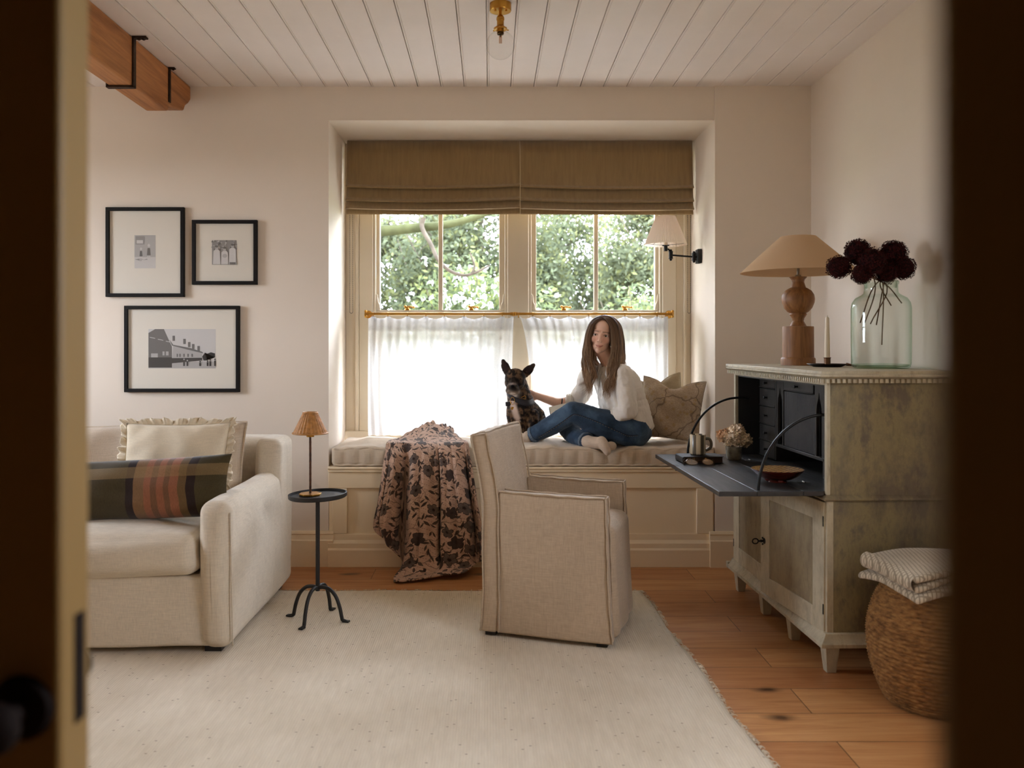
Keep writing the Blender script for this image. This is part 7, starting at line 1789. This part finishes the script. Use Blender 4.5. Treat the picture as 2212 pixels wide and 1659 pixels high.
# soft mass of hair beneath the strands
mass = [he(0, 0.042, 0.028, 0.076, 0.086, 0.083), he(0.0, 0.052, -0.03, 0.068, 0.066, 0.085)]
for g, rs in ((guides[2], (0.006, 0.009, 0.011, 0.011, 0.014, 0.017, 0.015, 0.010, 0.004)), (guides[4], (0.006, 0.010, 0.013, 0.015, 0.017, 0.018, 0.015, 0.010, 0.004)), (guides[1], (0.003, 0.004, 0.005, 0.006, 0.008, 0.012, 0.014, 0.010, 0.004)), (guides2[2], (0.005, 0.008, 0.010, 0.010, 0.011, 0.013, 0.012, 0.009, 0.003)), (guides2[1], (0.003, 0.004, 0.004, 0.005, 0.006, 0.010, 0.011, 0.009, 0.003)), (guides[5], (0.008, 0.012, 0.018, 0.02, 0.02, 0.016, 0.010, 0.006, 0.003)), (guides2[4], (0.008, 0.011, 0.014, 0.016, 0.016, 0.014, 0.010, 0.006, 0.003))):
    mass.append(('t', [P(*p) for p in g[:-1]], rs[:-2] + (0.004,)))
mm_ = blob(mass, 0.003, 4); a = verts_of(mm_)
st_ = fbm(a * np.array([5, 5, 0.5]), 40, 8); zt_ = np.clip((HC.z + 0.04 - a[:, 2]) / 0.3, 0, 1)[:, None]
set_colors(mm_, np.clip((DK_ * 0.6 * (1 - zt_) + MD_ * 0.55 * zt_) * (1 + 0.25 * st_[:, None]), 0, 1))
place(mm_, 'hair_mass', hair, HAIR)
# --- book in the lap
bk2 = thing('open_book', 'open book with dark cover resting behind the raised knee, by the dog', 'book', P(1206, 893, 4.56))
T = Euler((math.radians(62), math.radians(-14), math.radians(-8)), 'XYZ').to_matrix().to_4x4()
m = MB(); m.T = T; m.box(-0.045, 0.075, -0.05, 0.05, -0.008, -0.005); m.obj('book_cover', plain('dark_cover', C(48, 42, 40), 0.6), bk2)
m = MB(); m.T = T; m.box(-0.041, 0.073, -0.047, 0.047, -0.005, 0.004); m.obj('pages', plain('paper', C(222, 212, 190), 0.8), bk2)

# ---------------------------------------------------------------- dog
dg_ = thing('dog', 'brindle dog with upright ears and white chest sitting beside the person', 'dog', P(1130, 950, 4.58))
do = Vector(dg_.location)
def ear(base, tip, w_, fwd):
    b, t_ = P(*base), P(*tip); d = t_ - b; L = d.length; z = d.normalized(); y = Vector(fwd); y = (y - z * y.dot(z)).normalized(); x = y.cross(z)
    R = Matrix((x, y, z)).transposed().to_4x4()
    return [('e', b + d * 0.36, (w_, 0.0075, L * 0.50), R), ('e', b + d * 0.60, (w_ * 0.66, 0.0065, L * 0.42), R), ('e', b + d * 0.10, (w_ * 0.9, 0.014, L * 0.25), R)]
dog = [('e', P(1113, 817, 4.565), (0.056, 0.060, 0.053), None), ('e', P(1112, 826, 4.545), (0.054, 0.050, 0.045), None), ('e', P(1107.5, 838, 4.505), (0.034, 0.050, 0.026), None), ('e', P(1099, 844, 4.512), (0.017, 0.032, 0.017), None), ('e', P(1117, 844.5, 4.512), (0.017, 0.032, 0.017), None), ('e', P(1108.5, 849, 4.515), (0.022, 0.030, 0.012), None),
       ('c', P(1109, 822, 4.515), P(1107.5, 831, 4.478), 0.020, 0.014), ('c', P(1102, 811, 4.525), P(1096.5, 813, 4.535), 0.010, 0.009), ('c', P(1116, 812, 4.525), P(1124, 815, 4.535), 0.010, 0.009),
       ('e', P(1107.3, 834, 4.458), (0.0135, 0.009, 0.010), None), ('c', P(1117, 832, 4.60), P(1124, 868, 4.615), 0.057, 0.070), ('e', P(1125, 888, 4.605), (0.078, 0.078, 0.085), None), ('e', P(1112, 896, 4.585), (0.045, 0.05, 0.06), None), ('e', P(1140, 896, 4.595), (0.048, 0.055, 0.065), None),
       ('t', [P(1128, 884, 4.62), P(1148, 909, 4.650), P(1158, 921, 4.655)], [0.078, 0.086, 0.072]), ('e', P(1166, 928, 4.640), (0.045, 0.070, 0.055), None), ('c', P(1172, 938, 4.60), P(1166, 946, 4.55), 0.028, 0.020),
       ('t', [P(1108, 897, 4.575), P(1109, 922, 4.560), P(1110, 944, 4.548)], [0.036, 0.026, 0.021]), ('e', P(1109.5, 947, 4.530), (0.023, 0.032, 0.014), None), ('t', [P(1150, 897, 4.575), P(1153, 922, 4.560), P(1154, 944, 4.548)], [0.037, 0.027, 0.021]), ('e', P(1153.5, 947, 4.530), (0.023, 0.032, 0.014), None)]
dog += ear((1097, 806, 4.575), (1085.5, 776, 4.575), 0.0235, (-0.25, -1, 0.1)); dog += ear((1131, 810, 4.578), (1155.5, 786, 4.58), 0.0245, (0.2, -1, 0.1))
md = blob(dog, 0.0026, 4); a = verts_of(md)
pxy = np.c_[VX + F * a[:, 0] / a[:, 1], VY - F * (a[:, 2] - CH) / a[:, 1]]
br_ = fbm(a * np.array([1.0, 0.8, 2.0]), 44, 15) + 0.8 * fbm(a * np.array([2.2, 1, 1]), 90, 16)
t = np.clip(br_ * 0.9 + 0.40, 0, 1)[:, None]
col = np.array(cc(27, 20, 17)) * (1 - t) + np.array(cc(104, 80, 58)) * t
def near(px, py, rx, ry): return np.exp(-((pxy[:, 0] - px) / rx) ** 2 - ((pxy[:, 1] - py) / ry) ** 2)
front = a[:, 1] < 4.62
def paint2(mask, c, al=1.0):
    global col
    k = np.clip(mask * al, 0, 1)[:, None]; col = col * (1 - k) + np.array(c) * k
paint2(near(1112, 824, 20, 13) * front, cc(24, 19, 17), 0.85); paint2(np.clip(near(1108, 840, 12, 7) * 1.4, 0, 1) * (a[:, 1] < 4.56), cc(34, 27, 24), 0.9)
paint2(np.clip((near(1108, 853, 9, 6) * 1.6), 0, 1) * front, cc(206, 190, 176), 1.0)
paint2(np.clip(near(1099, 846, 5, 4) + near(1121, 848, 5, 4), 0, 1) * front, cc(150, 138, 126), 0.6)
streak = np.exp(-((pxy[:, 0] - (1107 + (pxy[:, 1] - 870) * 0.30)) / np.where(pxy[:, 1] < 905, 7.0, 5.0)) ** 4) * ((pxy[:, 1] > 866) & (pxy[:, 1] < 912)) * front
paint2(streak, cc(206, 182, 166), 0.95)
paint2(near(1107.5, 829.5, 6.5, 2.6) * front, cc(176, 160, 156), 0.8)
paint2(np.clip(near(1107.5, 834.5, 4.6, 3.6) * 1.5, 0, 1) * (a[:, 1] < 4.475), cc(16, 13, 14), 1.0)
for ex, ey, rx, ry in ((1091, 790, 5, 11), (1144, 797, 9, 8)): paint2(near(ex, ey, rx, ry) * (a[:, 1] < 4.574), cc(70, 52, 50), 0.8)
paint2((pxy[:, 1] < 800).astype(float) * ((pxy[:, 0] < 1103) | (pxy[:, 0] > 1131)) * 0.7, cc(44, 34, 32), 1.0)
paint2(np.clip((pxy[:, 1] - 940) / 6, 0, 1) * front, cc(190, 170, 154), 0.7)
set_colors(md, np.clip(col, 0, 1)); FUR = vcol('brindle_fur', 0.75, 0.15, 0.5, 160, 0.0); md.materials.append(FUR)
nn_ = np.empty(len(md.vertices) * 3); md.vertices.foreach_get('normal', nn_); set_verts(md, a + nn_.reshape(-1, 3) * (0.0008 * fbm(a, 160, 3))[:, None] - np.array(do)); link('body', md, dg_, 180)
dbv = BVHTree.FromPolygons([tuple(v) for v in (verts_of(md) + np.array(do))], [tuple(p.vertices) for p in md.polygons])
DEYE = plain('dog_eye', C(58, 38, 22), 0.12, 0, 0.5)
for px, py in ((1097.5, 817.0), (1124.5, 819.5)):
    d = (P(px, py, 4.5) - cam0).normalized(); h = dbv.ray_cast(cam0, d, 8)
    m = MB(); m.sphere(h[0] + d * 0.0036 - do, 0.0056, 20, 14); m.obj('eye', DEYE, dg_, 180)
COLL = plain('dark_collar', C(34, 30, 34), 0.6, 0, 0.4, 0.2, 60)
# collar hugs the neck: rays from outside towards the neck axis
cA, cB = P(1119, 846, 4.605), P(1125, 862, 4.612); axn = Vector((0.30, -0.42, 1.0)).normalized(); cc0 = (cA + cB) / 2
u = axn.orthogonal().normalized(); w_ = axn.cross(u); rows = [[], [], [], []]
for an_ in np.linspace(0, 2 * PI, 60)[:-1]:
    dr = u * math.cos(an_) + w_ * math.sin(an_)
    for k, hgt in enumerate((-0.0115, -0.004, 0.004, 0.0115)):
        o0 = cc0 + axn * hgt + dr * 0.2; h = dbv.ray_cast(o0, -dr, 0.2)
        dist = (h[0] - (cc0 + axn * hgt)).length if h[0] is not None else 0.06
        rows[k].append(cc0 + axn * hgt + dr * (min(dist, 0.098) + 0.0025) - do)
arr = np.array([[list(p) for p in r] for r in rows]); arr = np.concatenate([arr, arr[:, :1]], 1)
for _ in range(4): arr[:, 1:-1] = (arr[:, :-2] + 2 * arr[:, 1:-1] + arr[:, 2:]) / 4 * 1.0
m = MB(); m.grid(arr); colr = m.obj('collar', COLL, dg_, 180, solid=0.003)
def onfur(px, py, off): d = (P(px, py, 4.5) - cam0).normalized(); h = dbv.ray_cast(cam0, d, 8); return h[0] - d * off - do
c = onfur(1131, 858, 0.006)
m = MB(); m.tube([c + Vector(q) for q in ((-0.012, 0, -0.001), (0.006, -0.002, 0.008), (0.013, 0, 0.002), (0.010, 0, -0.010), (-0.004, 0, -0.008))], 0.0014, 6); m.tube([onfur(1107 + 4.5 * math.cos(b_), 866 + 8 * math.sin(b_), 0.006) for b_ in np.linspace(0, 2 * PI, 16)[:-1]], 0.0013, 6, closed=True); m.obj('brass_buckle', BRASS, colr)
c = onfur(1107, 882, 0.004); m = MB(); m.T = Matrix.Translation(c) @ Matrix.Rotation(PI / 2, 4, 'X') ; m.tube([(0, 0, -0.0008), (0, 0, 0.0008)], 0.0085, 16); m.obj('name_disc', BRASS, colr)
c = onfur(1100, 872, 0.010); m = MB(); m.T = Matrix.Translation(c) @ Matrix.Rotation(-0.08, 4, 'Y'); m.softbox(-0.020, 0.016, -0.007, 0.007, -0.013, 0.011, 0.005, 6, (0, 0.003, 0)); m.obj('bow_tie', COLL, colr, 180)
